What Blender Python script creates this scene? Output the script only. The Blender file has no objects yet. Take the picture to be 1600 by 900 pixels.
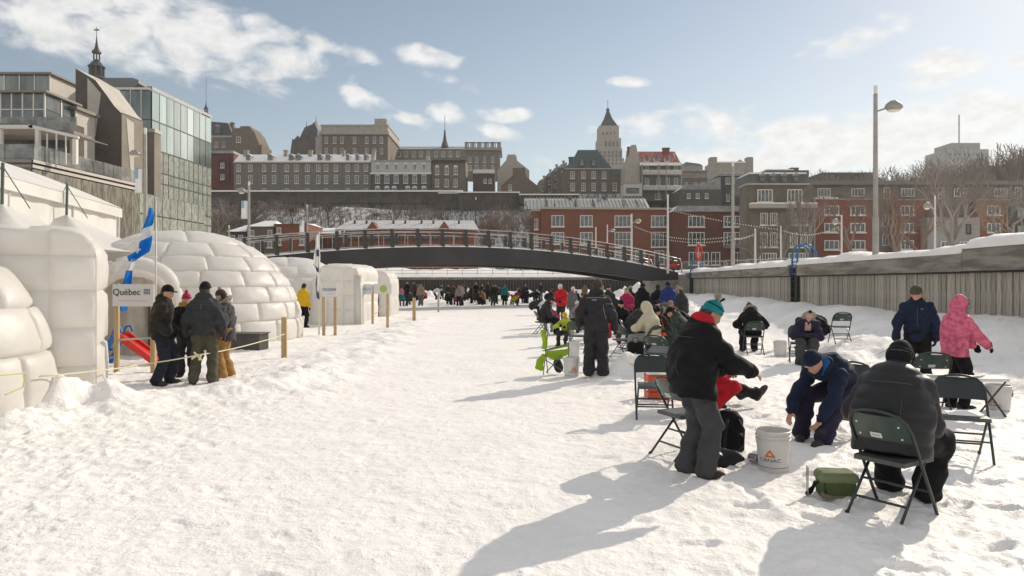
import bpy, math, random
import numpy as np
from mathutils import Vector, Matrix
R = math.radians
sc = bpy.context.scene
COL = sc.collection
# ---------------------------------------------------------------- camera, sky, sun
F, HY, H = 1100.0, 440.0, 1.75          # focal length in photo pixels, horizon row, eye height
cam_d = bpy.data.cameras.new('camera'); cam = bpy.data.objects.new('camera', cam_d); COL.objects.link(cam)
cam_d.sensor_width = 36; cam_d.lens = 36 * F / 1600; cam_d.shift_y = -10 / 1600
cam_d.clip_start = 0.05; cam_d.clip_end = 6000
cam.location = (0, 0, H); cam.rotation_euler = (R(90), 0, 0); sc.camera = cam
sc.view_settings.view_transform = 'Standard'; sc.view_settings.look = 'None'
sc.view_settings.exposure = 0.34; sc.view_settings.gamma = 1
SUN_EL, SUN_AZ = 27.0, 43.0             # azimuth east of the view axis
sd_ = Vector((math.sin(R(SUN_AZ)) * math.cos(R(SUN_EL)), math.cos(R(SUN_AZ)) * math.cos(R(SUN_EL)), math.sin(R(SUN_EL))))
sun_d = bpy.data.lights.new('sun', 'SUN'); sun_d.energy = 3.1; sun_d.angle = R(0.6); sun_d.color = (1.0, 0.90, 0.76)
sun = bpy.data.objects.new('sun', sun_d); COL.objects.link(sun)
sun.rotation_euler = (-sd_).to_track_quat('-Z', 'Y').to_euler()
world = bpy.data.worlds.new('World'); sc.world = world; world.use_nodes = True

class NT:
    """short hand for node trees"""
    def __init__(s, nt): s.nt = nt; s.n = nt.nodes; s.l = nt.links
    def node(s, t, **kw):
        n = s.n.new(t)
        for k, v in kw.items():
            if k.startswith('i_'): pass
            setattr(n, k, v)
        return n
    def put(s, sock, v):
        if isinstance(v, bpy.types.NodeSocket): s.l.new(v, sock)
        elif v is not None:
            if isinstance(v, (tuple, list)) and len(v) == 3 and sock.type == 'RGBA': v = (*v, 1)
            sock.default_value = v
    def math(s, op, a, b=None, c=None, clamp=False):
        n = s.n.new('ShaderNodeMath'); n.operation = op; n.use_clamp = clamp
        s.put(n.inputs[0], a); s.put(n.inputs[1], b); s.put(n.inputs[2], c)
        return n.outputs[0]
    def vmath(s, op, a, b=None, scale=None):
        n = s.n.new('ShaderNodeVectorMath'); n.operation = op
        s.put(n.inputs[0], a); s.put(n.inputs[1], b)
        if scale is not None: s.put(n.inputs['Scale'], scale)
        return n.outputs['Value'] if op in ('LENGTH', 'DOT_PRODUCT', 'DISTANCE') else n.outputs[0]
    def mix(s, f, a, b, mode='MIX'):
        n = s.n.new('ShaderNodeMix'); n.data_type = 'RGBA'; n.blend_type = mode
        s.put(n.inputs[0], f); s.put(n.inputs[6], a); s.put(n.inputs[7], b)
        return n.outputs[2]
    def noise(s, vec, scale, detail=3, rough=0.5, dist=0.0):
        n = s.n.new('ShaderNodeTexNoise'); s.put(n.inputs['Vector'], vec); n.inputs['Scale'].default_value = scale
        n.inputs['Detail'].default_value = detail; n.inputs['Roughness'].default_value = rough
        n.inputs['Distortion'].default_value = dist
        return n.outputs[0]
    def ramp(s, f, a, b):     # smooth step from a to b
        n = s.n.new('ShaderNodeMapRange'); n.interpolation_type = 'SMOOTHSTEP'
        s.put(n.inputs[0], f); s.put(n.inputs[1], a); s.put(n.inputs[2], b)
        return n.outputs[0]

w = NT(world.node_tree); w.n.clear()
sky = w.node('ShaderNodeTexSky'); sky.sky_type = 'NISHITA'; sky.sun_disc = False
sky.sun_elevation = R(SUN_EL); sky.sun_rotation = R(SUN_AZ); sky.altitude = 50
sky.air_density = 1.0; sky.dust_density = 0.25; sky.ozone_density = 1.6
hs = w.node('ShaderNodeHueSaturation'); w.put(hs.inputs['Color'], sky.outputs[0]); hs.inputs['Saturation'].default_value = 0.92
skyc = w.mix(1.0, hs.outputs[0], (1.16, 1.07, 0.96), 'MULTIPLY')
tc = w.node('ShaderNodeTexCoord'); gv = w.vmath('NORMALIZE', tc.outputs['Generated'])
sep = w.node('ShaderNodeSeparateXYZ'); w.put(sep.inputs[0], gv)
# direction -> azimuth / elevation in degrees
az = w.math('MULTIPLY', w.math('ARCTAN2', sep.outputs[0], sep.outputs[1]), 57.2958)
el = w.math('MULTIPLY', w.math('ARCSINE', sep.outputs[2]), 57.2958)
def ae(px, py):
    dx, dz = (px - 800) / F, (HY - py) / F
    return math.degrees(math.atan(dx)), math.degrees(math.atan(dz / math.sqrt(1 + dx * dx)))
comb = w.node('ShaderNodeCombineXYZ'); w.put(comb.inputs[0], az); w.put(comb.inputs[1], w.math('MULTIPLY', el, 1.7))
nz = w.noise(comb.outputs[0], 0.34, 6, 0.52, 0.35)
nz2 = w.noise(comb.outputs[0], 0.07, 5, 0.55, 0.3)
# cumulus of the photograph: centre x, y, half width, half height, strength, tilt
CL = [(60, 25, 260, 40, 1.05, .22), (260, 58, 190, 42, 1.1, .2), (330, 38, 190, 30, .9, .25), (430, 78, 70, 22, .8, .2), (535, 80, 50, 14, .8, .25), (662, 86, 42, 14, 1.1, .12),
      (572, 158, 34, 16, .75, .5), (645, 186, 26, 9, .8, .2), (700, 182, 32, 15, .9, .4), (782, 179, 38, 10, 1.1, .05), (776, 206, 34, 9, .9, .25),
      (984, 129, 28, 8, 1.05, .05), (1128, 196, 80, 26, .7, .25), (1015, 205, 70, 20, .6, 0), (1340, 58, 60, 18, .7, -.2), (1482, 102, 60, 20, 1.15, .1),
      (1446, 131, 34, 11, .9, 0), (1545, 160, 70, 22, .95, .2), (1310, 222, 150, 38, 1.5, 0), (1450, 205, 130, 40, 1.4, -.1), (1230, 245, 150, 22, 1.2, 0),
      (1580, 215, 90, 45, .9, 0), (1600, 95, 60, 14, .7, 0), (945, 202, 30, 6, .5, 0), (700, 128, 40, 7, .4, .3), (1170, 262, 300, 26, .6, 0)]
acc = None
for (px, py, hw, hh, st, tl) in CL:
    a0, e0 = ae(px, py); sx = hw * 0.052 * (math.cos(R(a0)) ** 2) ; sy = hh * 0.052 * math.cos(R(a0))
    da = w.math('SUBTRACT', az, a0); de = w.math('SUBTRACT', el, e0)
    de = w.math('MULTIPLY_ADD', da, tl * 0.8, de)
    q = w.math('ADD', w.math('POWER', w.math('ABSOLUTE', w.math('DIVIDE', da, sx)), 2.0), w.math('POWER', w.math('ABSOLUTE', w.math('DIVIDE', de, sy)), 2.0))
    g = w.math('MULTIPLY', w.math('SUBTRACT', 1.0, w.math('MULTIPLY', q, 0.5)), st)
    acc = g if acc is None else w.math('MAXIMUM', acc, g)
acc = w.math('MAXIMUM', acc, -1.2)
# away from the frame broken cumulus goes on unseen, its cover widened to lift the fill
side = w.ramp(w.math('MAXIMUM', w.math('ABSOLUTE', az), w.math('MULTIPLY', el, 1.7)), 37, 46)
wide = w.math('MULTIPLY', w.math('MULTIPLY', w.math('SUBTRACT', nz2, 0.37), 5.0), side)
acc = w.math('ADD', w.math('MULTIPLY', acc, w.math('SUBTRACT', 1.0, side)), wide)
dens = w.math('ADD', acc, w.math('MULTIPLY', w.math('SUBTRACT', nz, 0.55), 3.3))
cm = w.ramp(dens, -0.15, 0.95)
shade = w.ramp(w.noise(comb.outputs[0], 0.6, 5, 0.6), 0.3, 0.7)
ccol = w.mix(shade, (8.2, 8.1, 7.85), (9.9, 9.8, 9.6))
# thin veil that whitens the sky towards the sun side and the horizon
veil = w.math('MULTIPLY', w.ramp(az, -35, 38), w.ramp(el, 26, 4))
base = w.mix(w.math('MULTIPLY_ADD', veil, 0.24, 0.03), skyc, (8.3, 8.3, 8.0))
cm = w.math('MULTIPLY', cm, w.ramp(el, -1.0, 2.0))
skyout = w.mix(w.math('MULTIPLY', cm, 0.88), base, ccol)
bg = w.node('ShaderNodeBackground'); w.put(bg.inputs[0], skyout); bg.inputs[1].default_value = 0.083
wo = w.node('ShaderNodeOutputWorld'); w.l.new(bg.outputs[0], wo.inputs[0])
world.cycles.sampling_method = 'MANUAL'; world.cycles.sample_map_resolution = 512

# ---------------------------------------------------------------- materials
MATS = {}
def mat(name, col, rough=0.7, col2=None, nscale=3.0, detail=4, bump=0.0, bscale=30.0, bdist=0.02, metal=0.0, spec=0.4,
        stretch=None, lo=0.35, hi=0.65, rand=0.0, coat=0.0, sheen=0.0, emit=None, trans=0.0, alpha=None, snow=0.0, snowlo=.55, wave=None):
    """one procedural material: two tones mixed by noise, fine bump, optional snow lying on top faces"""
    if name in MATS: return MATS[name]
    m = bpy.data.materials.new(name); m.use_nodes = True; t = NT(m.node_tree); t.n.clear()
    out = t.node('ShaderNodeOutputMaterial'); p = t.node('ShaderNodeBsdfPrincipled'); t.l.new(p.outputs[0], out.inputs[0])
    c = t.node('ShaderNodeTexCoord'); v = c.outputs['Object']
    if stretch:
        mp = t.node('ShaderNodeMapping'); t.put(mp.inputs[0], v); mp.inputs['Scale'].default_value = stretch; v = mp.outputs[0]
    colr = (*col, 1)
    if col2 is not None:
        colr = t.mix(t.ramp(t.noise(v, nscale, detail, 0.6), lo, hi), col, col2)
    if rand:
        oi = t.node('ShaderNodeObjectInfo')
        h = t.node('ShaderNodeHueSaturation'); t.put(h.inputs['Color'], colr)
        t.put(h.inputs['Value'], t.math('MULTIPLY_ADD', oi.outputs['Random'], rand * 2, 1 - rand)); colr = h.outputs[0]
    if snow:
        ge = t.node('ShaderNodeNewGeometry'); sx = t.node('ShaderNodeSeparateXYZ'); t.put(sx.inputs[0], ge.outputs['Normal'])
        sn = t.math('ADD', sx.outputs[2], t.math('MULTIPLY', t.math('SUBTRACT', t.noise(c.outputs['Object'], 1.3, 6, 0.7), 0.5), 1.6))
        colr = t.mix(t.math('MULTIPLY', t.ramp(sn, snowlo, snowlo + .15), snow), colr, (0.85, 0.84, 0.82))
    t.put(p.inputs['Base Color'], colr)
    p.inputs['Roughness'].default_value = rough; p.inputs['Metallic'].default_value = metal
    p.inputs['Specular IOR Level'].default_value = spec
    if coat: p.inputs['Coat Weight'].default_value = coat
    if sheen: p.inputs['Sheen Weight'].default_value = sheen
    if emit: p.inputs['Emission Color'].default_value = (*emit[:3], 1); p.inputs['Emission Strength'].default_value = emit[3]
    if alpha is not None: p.inputs['Alpha'].default_value = alpha
    if trans:
        tr = t.node('ShaderNodeBsdfTranslucent'); t.put(tr.inputs[0], colr)
        ms = t.node('ShaderNodeMixShader'); ms.inputs[0].default_value = trans
        t.l.new(p.outputs[0], ms.inputs[1]); t.l.new(tr.outputs[0], ms.inputs[2]); t.l.new(ms.outputs[0], out.inputs[0])
    if bump:
        b = t.node('ShaderNodeBump'); b.inputs['Strength'].default_value = bump; b.inputs['Distance'].default_value = bdist
        t.put(b.inputs['Height'], t.noise(v, bscale, 4, 0.65)); t.l.new(b.outputs[0], p.inputs['Normal'])
    MATS[name] = m
    return m

# ---------------------------------------------------------------- geometry helpers
def Wp(px, py, D): return Vector(((px - 800) / F * D, D, H + (HY - py) / F * D))
def Gp(px, py, z=0.0):
    D = F * (H - z) / (py - HY); return ((px - 800) / F * D, D)

class MB:
    """collects shapes and links them as ONE mesh object"""
    def __init__(s): s.v = []; s.f = []
    def add(s, vs, fs, M=None):
        o = len(s.v)
        if M is not None: vs = [tuple(M @ Vector(p)) for p in vs]
        s.v.extend([tuple(p) for p in vs]); s.f.extend([tuple(i + o for i in f) for f in fs]); return s
    def box(s, x0, x1, y0, y1, z0, z1, M=None):
        vs = [(x0, y0, z0), (x1, y0, z0), (x1, y1, z0), (x0, y1, z0), (x0, y0, z1), (x1, y0, z1), (x1, y1, z1), (x0, y1, z1)]
        return s.add(vs, [(0, 3, 2, 1), (4, 5, 6, 7), (0, 1, 5, 4), (1, 2, 6, 5), (2, 3, 7, 6), (3, 0, 4, 7)], M)
    def prism(s, poly, d, axis='y', M=None, at=0.0):
        """poly in (x,z) extruded along y from at to at+d; axis 'x': poly in (y,z) extruded along x; 'z': poly in (x,y)"""
        n = len(poly)
        if axis == 'y': vs = [(a, at, b) for a, b in poly] + [(a, at + d, b) for a, b in poly]
        elif axis == 'x': vs = [(at, a, b) for a, b in poly] + [(at + d, a, b) for a, b in poly]
        else: vs = [(a, b, at) for a, b in poly] + [(a, b, at + d) for a, b in poly]
        fs = [tuple(range(n)), tuple(range(2 * n - 1, n - 1, -1))] + [(i, i + n, (i + 1) % n + n, (i + 1) % n) for i in range(n)]
        return s.add(vs, fs, M)
    def tube(s, pts, r, n=6, cap=True, M=None, squash=None):
        pts = [Vector(p) for p in pts]; k = len(pts)
        rs = r if isinstance(r, (list, tuple)) else [r] * k
        vs, fs = [], []; up = Vector((0, 0, 1)); prev = None
        for i, p in enumerate(pts):
            t = (pts[min(i + 1, k - 1)] - pts[max(i - 1, 0)])
            if t.length < 1e-9: t = Vector((0, 0, 1))
            t.normalize()
            if prev is None: a = t.cross(up if abs(t.z) < 0.95 else Vector((1, 0, 0))).normalized()
            else:
                a = (prev - t * prev.dot(t))
                a = a.normalized() if a.length > 1e-6 else t.cross(up).normalized()
            prev = a; b = t.cross(a)
            for j in range(n):
                th = 2 * math.pi * j / n; vs.append(p + (a * math.cos(th) + b * math.sin(th) * (squash or 1)) * rs[i])
        for i in range(k - 1):
            for j in range(n):
                j2 = (j + 1) % n; fs.append((i * n + j, i * n + j2, (i + 1) * n + j2, (i + 1) * n + j))
        if cap: fs.append(tuple(range(n - 1, -1, -1))); fs.append(tuple((k - 1) * n + j for j in range(n)))
        return s.add(vs, fs, M)
    def lathe(s, prof, n=16, M=None):
        vs, fs = [], []; k = len(prof)
        for r, z in prof:
            for j in range(n):
                th = 2 * math.pi * j / n; vs.append((r * math.cos(th), r * math.sin(th), z))
        for i in range(k - 1):
            for j in range(n):
                j2 = (j + 1) % n; fs.append((i * n + j, i * n + j2, (i + 1) * n + j2, (i + 1) * n + j))
        if prof[0][0] > 1e-6: fs.append(tuple(range(n - 1, -1, -1)))
        if prof[-1][0] > 1e-6: fs.append(tuple((k - 1) * n + j for j in range(n)))
        return s.add(vs, fs, M)
    def grid(s, fn, nu, nv):
        vs = [fn(i / nu, j / nv) for j in range(nv + 1) for i in range(nu + 1)]
        fs = [(j * (nu + 1) + i, j * (nu + 1) + i + 1, (j + 1) * (nu + 1) + i + 1, (j + 1) * (nu + 1) + i) for j in range(nv) for i in range(nu)]
        return s.add(vs, fs)
    def mesh(s, name, m, smooth=False, sharp=None):
        me = bpy.data.meshes.new(name); me.from_pydata(s.v, [], s.f); me.materials.append(m)
        if smooth:
            me.shade_smooth()
            if sharp: me.set_sharp_from_angle(angle=R(sharp))
        return me
    def build(s, name, m, parent=None, smooth=False, sharp=None, loc=None, rz=0.0):
        return link(name, s.mesh(name, m, smooth, sharp), parent, loc, rz)

def link(name, me, parent=None, loc=None, rz=0.0):
    o = bpy.data.objects.new(name, me); COL.objects.link(o)
    if parent is not None: o.parent = parent
    if loc is not None: o.location = loc
    if rz: o.rotation_euler = (0, 0, rz)
    return o
def tag(o, label=None, cat=None, group=None, kind=None):
    if label: o['label'] = label
    if cat: o['category'] = cat
    if group: o['group'] = group
    if kind: o['kind'] = kind
    return o
def thing(name, label, cat, loc=(0, 0, 0), rz=0.0, group=None):
    o = link(name, None, None, loc, rz); o.empty_display_size = 0.2
    return tag(o, label, cat, group)
def children(o): return [c for c in CH.get(o.name, [])]
CH = {}
def tree_copy(o, parent=None):
    c = o.copy(); COL.objects.link(c); c.parent = parent
    for ch in [x for x in o.children]: tree_copy(ch, c)
    return c
def np_mesh(name, V, Q, m, smooth=True):
    me = bpy.data.meshes.new(name); nv, nf = len(V), len(Q); k = Q.shape[1]
    me.vertices.add(nv); me.vertices.foreach_set('co', np.ascontiguousarray(V, dtype=np.float32).ravel())
    me.loops.add(nf * k); me.loops.foreach_set('vertex_index', np.ascontiguousarray(Q, dtype=np.int32).ravel())
    me.polygons.add(nf); me.polygons.foreach_set('loop_start', np.arange(0, nf * k, k, dtype=np.int32))
    me.update(calc_edges=True)
    if smooth: me.shade_smooth()
    me.materials.append(m); return me

# numpy noise
def hsh(ix, iy, seed=0):
    h = (ix.astype(np.int64) * 374761393 + iy.astype(np.int64) * 668265263 + seed * 974711) & 0x7fffffff
    h = ((h ^ (h >> 13)) * 1274126177) & 0x7fffffff
    return ((h ^ (h >> 16)) & 0xffff) / 65535.0
def vnoise(x, y, seed=0):
    ix, iy = np.floor(x), np.floor(y); fx, fy = x - ix, y - iy
    fx = fx * fx * fx * (fx * (fx * 6 - 15) + 10); fy = fy * fy * fy * (fy * (fy * 6 - 15) + 10)
    a, b, c, d = hsh(ix, iy, seed), hsh(ix + 1, iy, seed), hsh(ix, iy + 1, seed), hsh(ix + 1, iy + 1, seed)
    return (a * (1 - fx) + b * fx) * (1 - fy) + (c * (1 - fx) + d * fx) * fy - 0.5
def fbm(x, y, o=4, seed=0, g=0.5):
    r = 0; a = 1.0
    for i in range(o):
        r = r + a * vnoise(x * 2 ** i + i * 17.3, y * 2 ** i - i * 9.1, seed + i); a *= g
    return r
def sst(a, b, x):
    t = np.clip((x - a) / (b - a), 0, 1); return t * t * (3 - 2 * t)
# ---------------------------------------------------------------- ground
WX0, WXS = 11.0, 0.06                     # the timber wall stands on the line x = WX0 + WXS*y
def xw(y): return WX0 + WXS * y
def gz_base(x, y):
    x = np.asarray(x, dtype=float); y = np.asarray(y, dtype=float)
    z = 0.05 * fbm(x * 0.25, y * 0.25, 3, 5)
    t = (x - (xw(y) - 4.6)) / 4.4
    z = z + (0.80 + 0.25 * fbm(x * 0.5, y * 0.35, 3, 21)) * sst(0, 1, t + 0.18 * fbm(x * 0.6, y * 0.6, 3, 8))
    # snow thrown up along the rope line and against the igloos
    def ridge(x0, y0, x1, y1, wd, h, seed):
        dx, dy = x1 - x0, y1 - y0; L2 = dx * dx + dy * dy
        u = np.clip(((x - x0) * dx + (y - y0) * dy) / L2, 0, 1)
        d = np.hypot(x - x0 - u * dx, y - y0 - u * dy)
        return h * np.exp(-(d / wd) ** 2) * (0.75 + 1.3 * fbm(x * 1.6, y * 1.6, 4, seed))
    z = z + ridge(-3.6, 11.0, -4.2, 33, 0.95, 0.11, 31) + ridge(-5.9, 9.3, -3.4, 12.2, 0.75, 0.12, 33)
    z = z + ridge(-6.1, 9.6, -5.7, 9.9, 0.34, 0.28, 35) + ridge(-7.6, 7.2, -6.1, 8.6, 0.4, 0.25, 37)
    z = z + ridge(-8.6, 31, -5.0, 31, 0.9, 0.12, 38) + ridge(-16, 52, 12, 66, 1.6, 0.25, 39)
    z = z + ridge(-9, 75.5, 18, 77.5, 1.2, 0.75, 40)
    z = z + ridge(6.9, 12.5, 8.6, 18, 0.9, 0.1, 41) + ridge(8.2, 30, 10.5, 52, 1.3, 0.35, 42)
    z = z + ridge(1.75, 13.0, 2.5, 13.5, 0.30, 0.22, 43)
    return z
def gz(x, y): return float(gz_base(np.array([x]), np.array([y]))[0])
def ground_detail(x, y):
    right = sst(0.3, 2.2, x - 0.02 * y)           # trampled side with holes
    left = sst(-2.3, -4.2, x)
    amt = 0.45 + 0.9 * right + 0.75 * left
    z = 0.030 * fbm(x * 1.7, y * 1.7, 4, 51) * amt + 0.016 * fbm(x * 6.3, y * 6.3, 3, 55, 0.6) * (0.5 + 0.5 * amt)
    lump = fbm(x * 3.4, y * 3.4, 3, 61, .55)
    z = z + 0.055 * np.clip(lump - 0.22, 0, 1) * (right + left)
    z = z + 0.045 * np.clip(fbm(x * 13, y * 11, 2, 66, .55) - 0.12, 0, 1) * (0.35 + right * .6 + left * .9)
    # footprints: oval dents, denser on the right
    c = 0.62
    gx, gy = np.floor(x / c), np.floor(y / c)
    for i in (-1, 0, 1):
        for j in (-1, 0, 1):
            cx, cy = gx + i, gy + j
            px = (cx + hsh(cx, cy, 71)) * c; py = (cy + hsh(cx, cy, 72)) * c
            on = (hsh(cx, cy, 73) < 0.30 + 0.5 * right).astype(float)
            th = hsh(cx, cy, 74) * 6.28; dx, dy = x - px, y - py
            u = dx * np.cos(th) + dy * np.sin(th); v = -dx * np.sin(th) + dy * np.cos(th)
            d = np.sqrt((u / 0.15) ** 2 + (v / 0.065) ** 2)
            z = z - on * (0.014 + 0.020 * right) * (1 - sst(0.7, 1.15, d)) + on * 0.009 * right * np.exp(-((d - 1.35) / 0.3) ** 2)
    return z

def snow_material(name='snow_ground', micro=1.0):
    m = bpy.data.materials.new(name); m.use_nodes = True; t = NT(m.node_tree); t.n.clear()
    out = t.node('ShaderNodeOutputMaterial'); p = t.node('ShaderNodeBsdfPrincipled'); t.l.new(p.outputs[0], out.inputs[0])
    c = t.node('ShaderNodeNewGeometry'); v = c.outputs['Position']
    n1 = t.noise(v, 1.1, 5, 0.6); n2 = t.noise(v, 0.13, 4, 0.6)
    col = t.mix(t.ramp(n1, 0.3, 0.7), (0.87, 0.825, 0.785), (0.935, 0.892, 0.85))
    col = t.mix(t.math('MULTIPLY', t.ramp(n2, 0.5, 0.75), 0.3), col, (0.82, 0.76, 0.70))
    specks = t.ramp(t.noise(v, 26, 3, 0.6), 0.70, 0.78)
    col = t.mix(t.math('MULTIPLY', specks, 0.35), col, (0.60, 0.57, 0.53))
    t.put(p.inputs['Base Color'], col); p.inputs['Roughness'].default_value = 0.62; p.inputs['Specular IOR Level'].default_value = 0.25
    p.inputs['Sheen Weight'].default_value = 0.1
    h = t.math('ADD', t.math('MULTIPLY', t.noise(v, 11, 5, 0.68), 1.0), t.math('MULTIPLY', t.noise(v, 42, 3, 0.6), 0.33))
    h = t.math('ADD', h, t.math('MULTIPLY', t.ramp(t.noise(v, 5.5, 4, 0.65), 0.45, 0.7), 0.45))
    b = t.node('ShaderNodeBump'); b.inputs['Strength'].default_value = 0.55 * micro; b.inputs['Distance'].default_value = 0.022
    t.put(b.inputs['Height'], h); t.l.new(b.outputs[0], p.inputs['Normal'])
    MATS[name] = m; return m
SNOW = snow_material()
NU, NV = 520, 760
u = np.linspace(-1, 1, NU); yy = 2.3 * (84 / 2.3) ** np.linspace(0, 1, NV)
U, Y = np.meshgrid(u, yy); X = U * (Y * 0.86 + 1.2)
lim = xw(Y) + 0.3
Z = gz_base(X, Y) + ground_detail(X, Y)
X = np.where(X > lim, lim, X)              # the sheet ends behind the timber wall
Y = np.minimum(Y, 80.0)
V = np.stack([X, Y, Z], -1).reshape(-1, 3)
ii = np.arange(NU * NV).reshape(NV, NU)
Q = np.stack([ii[:-1, :-1], ii[:-1, 1:], ii[1:, 1:], ii[1:, :-1]], -1).reshape(-1, 4)
keep = ~((V[Q[:, 0], 0] == V[Q[:, 1], 0]) | (V[Q[:, 0], 1] == V[Q[:, 2], 1])); Q = Q[keep]
tag(link('snow_ground', np_mesh('snow_ground', V, Q, SNOW)), kind='structure')
MB().grid(lambda a, b: ((a - .5) * 2400, -40 + b * 980, -0.35), 8, 8).build('ground', SNOW)['kind'] = 'structure'
# quay level round the basin
snow_plain = SNOW
q = MB()
q.box(xw(0) + 0.45, 900, -5, 82, -0.3, 2.25, Matrix())
bpy_q = MB(); y0, y1 = 2.0, 82.0
V8 = [(xw(y0) + .42, y0, -.3), (900, y0, -.3), (900, y1, -.3), (xw(y1) + .42, y1, -.3), (xw(y0) + .42, y0, 2.28), (900, y0, 2.28), (900, y1, 2.28), (xw(y1) + .42, y1, 2.28)]
bpy_q.add(V8, [(0, 3, 2, 1), (4, 5, 6, 7), (0, 1, 5, 4), (1, 2, 6, 5), (2, 3, 7, 6), (3, 0, 4, 7)]).build('quay_right', SNOW)['kind'] = 'structure'
MB().box(-900, 900, 82.0, 930, -0.3, 2.25).build('quay_far', SNOW)['kind'] = 'structure'
MB().box(-900, -17.5, 36, 81.9, -0.3, 2.25).build('quay_left', SNOW)['kind'] = 'structure'
MB().grid(lambda a, b: (-45 + 63 * a, 83.5 + 12 * b, 2.2 + 1.15 * math.sin(math.pi * min(max(b, 0), 1)) ** .6 * (1 + .35 * float(fbm(np.array([a * 30]), np.array([b * 4.]), 3, 14)[0]))), 90, 10).build('snow_berm', SNOW, smooth=True)['kind'] = 'structure'
# hill that carries the upper town
def hillz(x, y):
    s = sst(118, 176, y + 6 * fbm(x * .03, y * .03, 2, 90))
    return 2.3 + 17.5 * s ** 1.15 + 5.2 * sst(183, 186, y) + 1.2 * fbm(x * .05, y * .05, 3, 91) * sst(118, 135, y) * (1 - sst(165, 185, y))
hx = np.linspace(-330, 330, 240); hy = np.concatenate([np.linspace(112, 190, 90), np.linspace(195, 850, 20)])
HX, HYY = np.meshgrid(hx, hy); HZ = hillz(HX, HYY)
HX = HX * (0.6 + HYY / 300)
HV = np.stack([HX, HYY, HZ], -1).reshape(-1, 3); ii = np.arange(HX.size).reshape(HX.shape)
HQ = np.stack([ii[:-1, :-1], ii[:-1, 1:], ii[1:, 1:], ii[1:, :-1]], -1).reshape(-1, 4)
hillm = mat('hill_snow_scrub', (0.50, 0.48, 0.46), 0.9, (0.12, 0.10, 0.085), 0.5, 9, lo=.40, hi=.62, stretch=(2.2, .8, .4))
tag(link('hillside', np_mesh('hillside', HV, HQ, hillm)), kind='structure')

# ---------------------------------------------------------------- timber wall on the right
WD = mat('weathered_plank', (0.46, 0.42, 0.355), 0.85, (0.27, 0.24, 0.20), 2.2, 6, bump=0.6, bscale=9, bdist=0.01, stretch=(14, 14, 0.9), rand=0.22)
BEAM = mat('cap_beam_timber', (0.28, 0.255, 0.215), 0.85, (0.14, 0.125, 0.105), 1.0, 6, bump=0.7, bscale=5, bdist=0.02, stretch=(3, .6, 5), rand=.1)
BLACK = mat('black_steel', (0.02, 0.02, 0.022), 0.5)
rnd = random.Random(4)
wall = thing('timber_wall', 'weathered vertical plank quay wall with snowy cap beam on the right', 'wall', (xw(12), 12, 0))
ang = -math.atan(WXS)
def wm(y, z=0, x=0):      # matrix at wall station y, local +y along the wall, -x towards the basin
    return Matrix.Translation((xw(y) + x, y, z)) @ Matrix.Rotation(ang, 4, 'Z')
winv = Matrix.Translation((xw(12), 12, 0)).inverted()
plank_meshes = []
for k in range(8):
    b = MB(); wd = 0.19 + 0.012 * (k % 4); top = 2.02
    pr = [(-0.03, 0), (0.03, 0), (0.03, wd), (-0.012, wd), (-0.03, wd - .02), (-0.03, .02)]
    b.prism([(a, c) for a, c in pr], top - 0.15 + 0.004 * k, 'z', at=0.15)
    plank_meshes.append((b.mesh('plank', WD), wd))
yy_ = 9.0; cnt = 0; gap_at = [31.9, 56.0]
planks_far = MB()
while yy_ < 80:
    me, wd = plank_meshes[rnd.randrange(8)]
    if not any(abs(yy_ - g) < 0.45 for g in gap_at):
        M = winv @ wm(yy_, rnd.uniform(-.02, .02), rnd.uniform(-.02, .015)) @ Matrix.Rotation(R(rnd.uniform(-.35, .35)), 4, 'X')
        if cnt < 285:
            o = link('plank', me, wall); o.matrix_local = M; cnt += 1
        else: planks_far.box(-.03, .03, 0, wd, .15, 2.0, M)
    yy_ += wd + 0.012
if planks_far.v: tag(planks_far.build('plank_run', WD, wall), kind='stuff')
# cap beams: nearest ones stand higher
segs = [(8.0, 18.6, 2.03, 2.62), (18.62, 31.3, 2.02, 2.50), (32.4, 55.4, 2.02, 2.46), (56.6, 80, 2.02, 2.44)]
for a, b_, z0, z1 in segs:
    L = (b_ - a) / math.cos(ang)
    MB().box(-0.22, 0.30, 0, L, z0, z1, winv @ wm(a)).build('cap_beam', BEAM, wall)
    MB().box(-0.10, 0.05, 0, L, z0 - .055, z0 - 0.005, winv @ wm(a)).build('waler', BLACK, wall)
    # snow lying on the beam
    def sn(a=a, L=L, z1=z1):
        n = int(L / 0.22); vs = []; prof = [(-.24, -.01), (-.225, .06), (-.12, .15), (.1, .19), (.5, .20), (1.6, .16)]
        for i in range(n + 1):
            y = L * i / n; hgt = 0.85 + 0.9 * float(fbm(np.array([(a + y) * .5]), np.array([3.3]), 3, 9)[0]) + .15 * rnd.random()
            e = 0.25 if i in (0, n) else 1
            for (px_, pz) in prof: vs.append((px_ + rnd.uniform(-.012, .012) - (.02 if pz > 0 else 0), y, z1 + max(-.01, pz * hgt * e * 1.45)))
        k = len(prof); fs = [(i * k + j, (i + 1) * k + j, (i + 1) * k + j + 1, i * k + j + 1) for i in range(n) for j in range(k - 1)]
        b = MB(); b.add(vs, fs, winv @ wm(a)); return b
    sn().build('snow_cap', SNOW, wall, smooth=True)
for g in gap_at:
    MB().box(-0.05, 0.45, -0.42, 0.42, 0.1, 2.3, winv @ wm(g)).build('recess', BLACK, wall)  # solid black box; the shade of the ladder gap put into its colour
    for s in (-.38, .38):
        MB().box(-0.16, -0.06, s - .06, s + .06, 0.1, 2.42, winv @ wm(g)).build('post', BLACK, wall)
    for z in (1.0, 1.4, 1.8, 2.2):
        MB().tube([(-.14, -.3, z), (-.14, .3, z)], .02, 5, M=winv @ wm(g)).build('rung', BLACK, wall)
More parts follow.
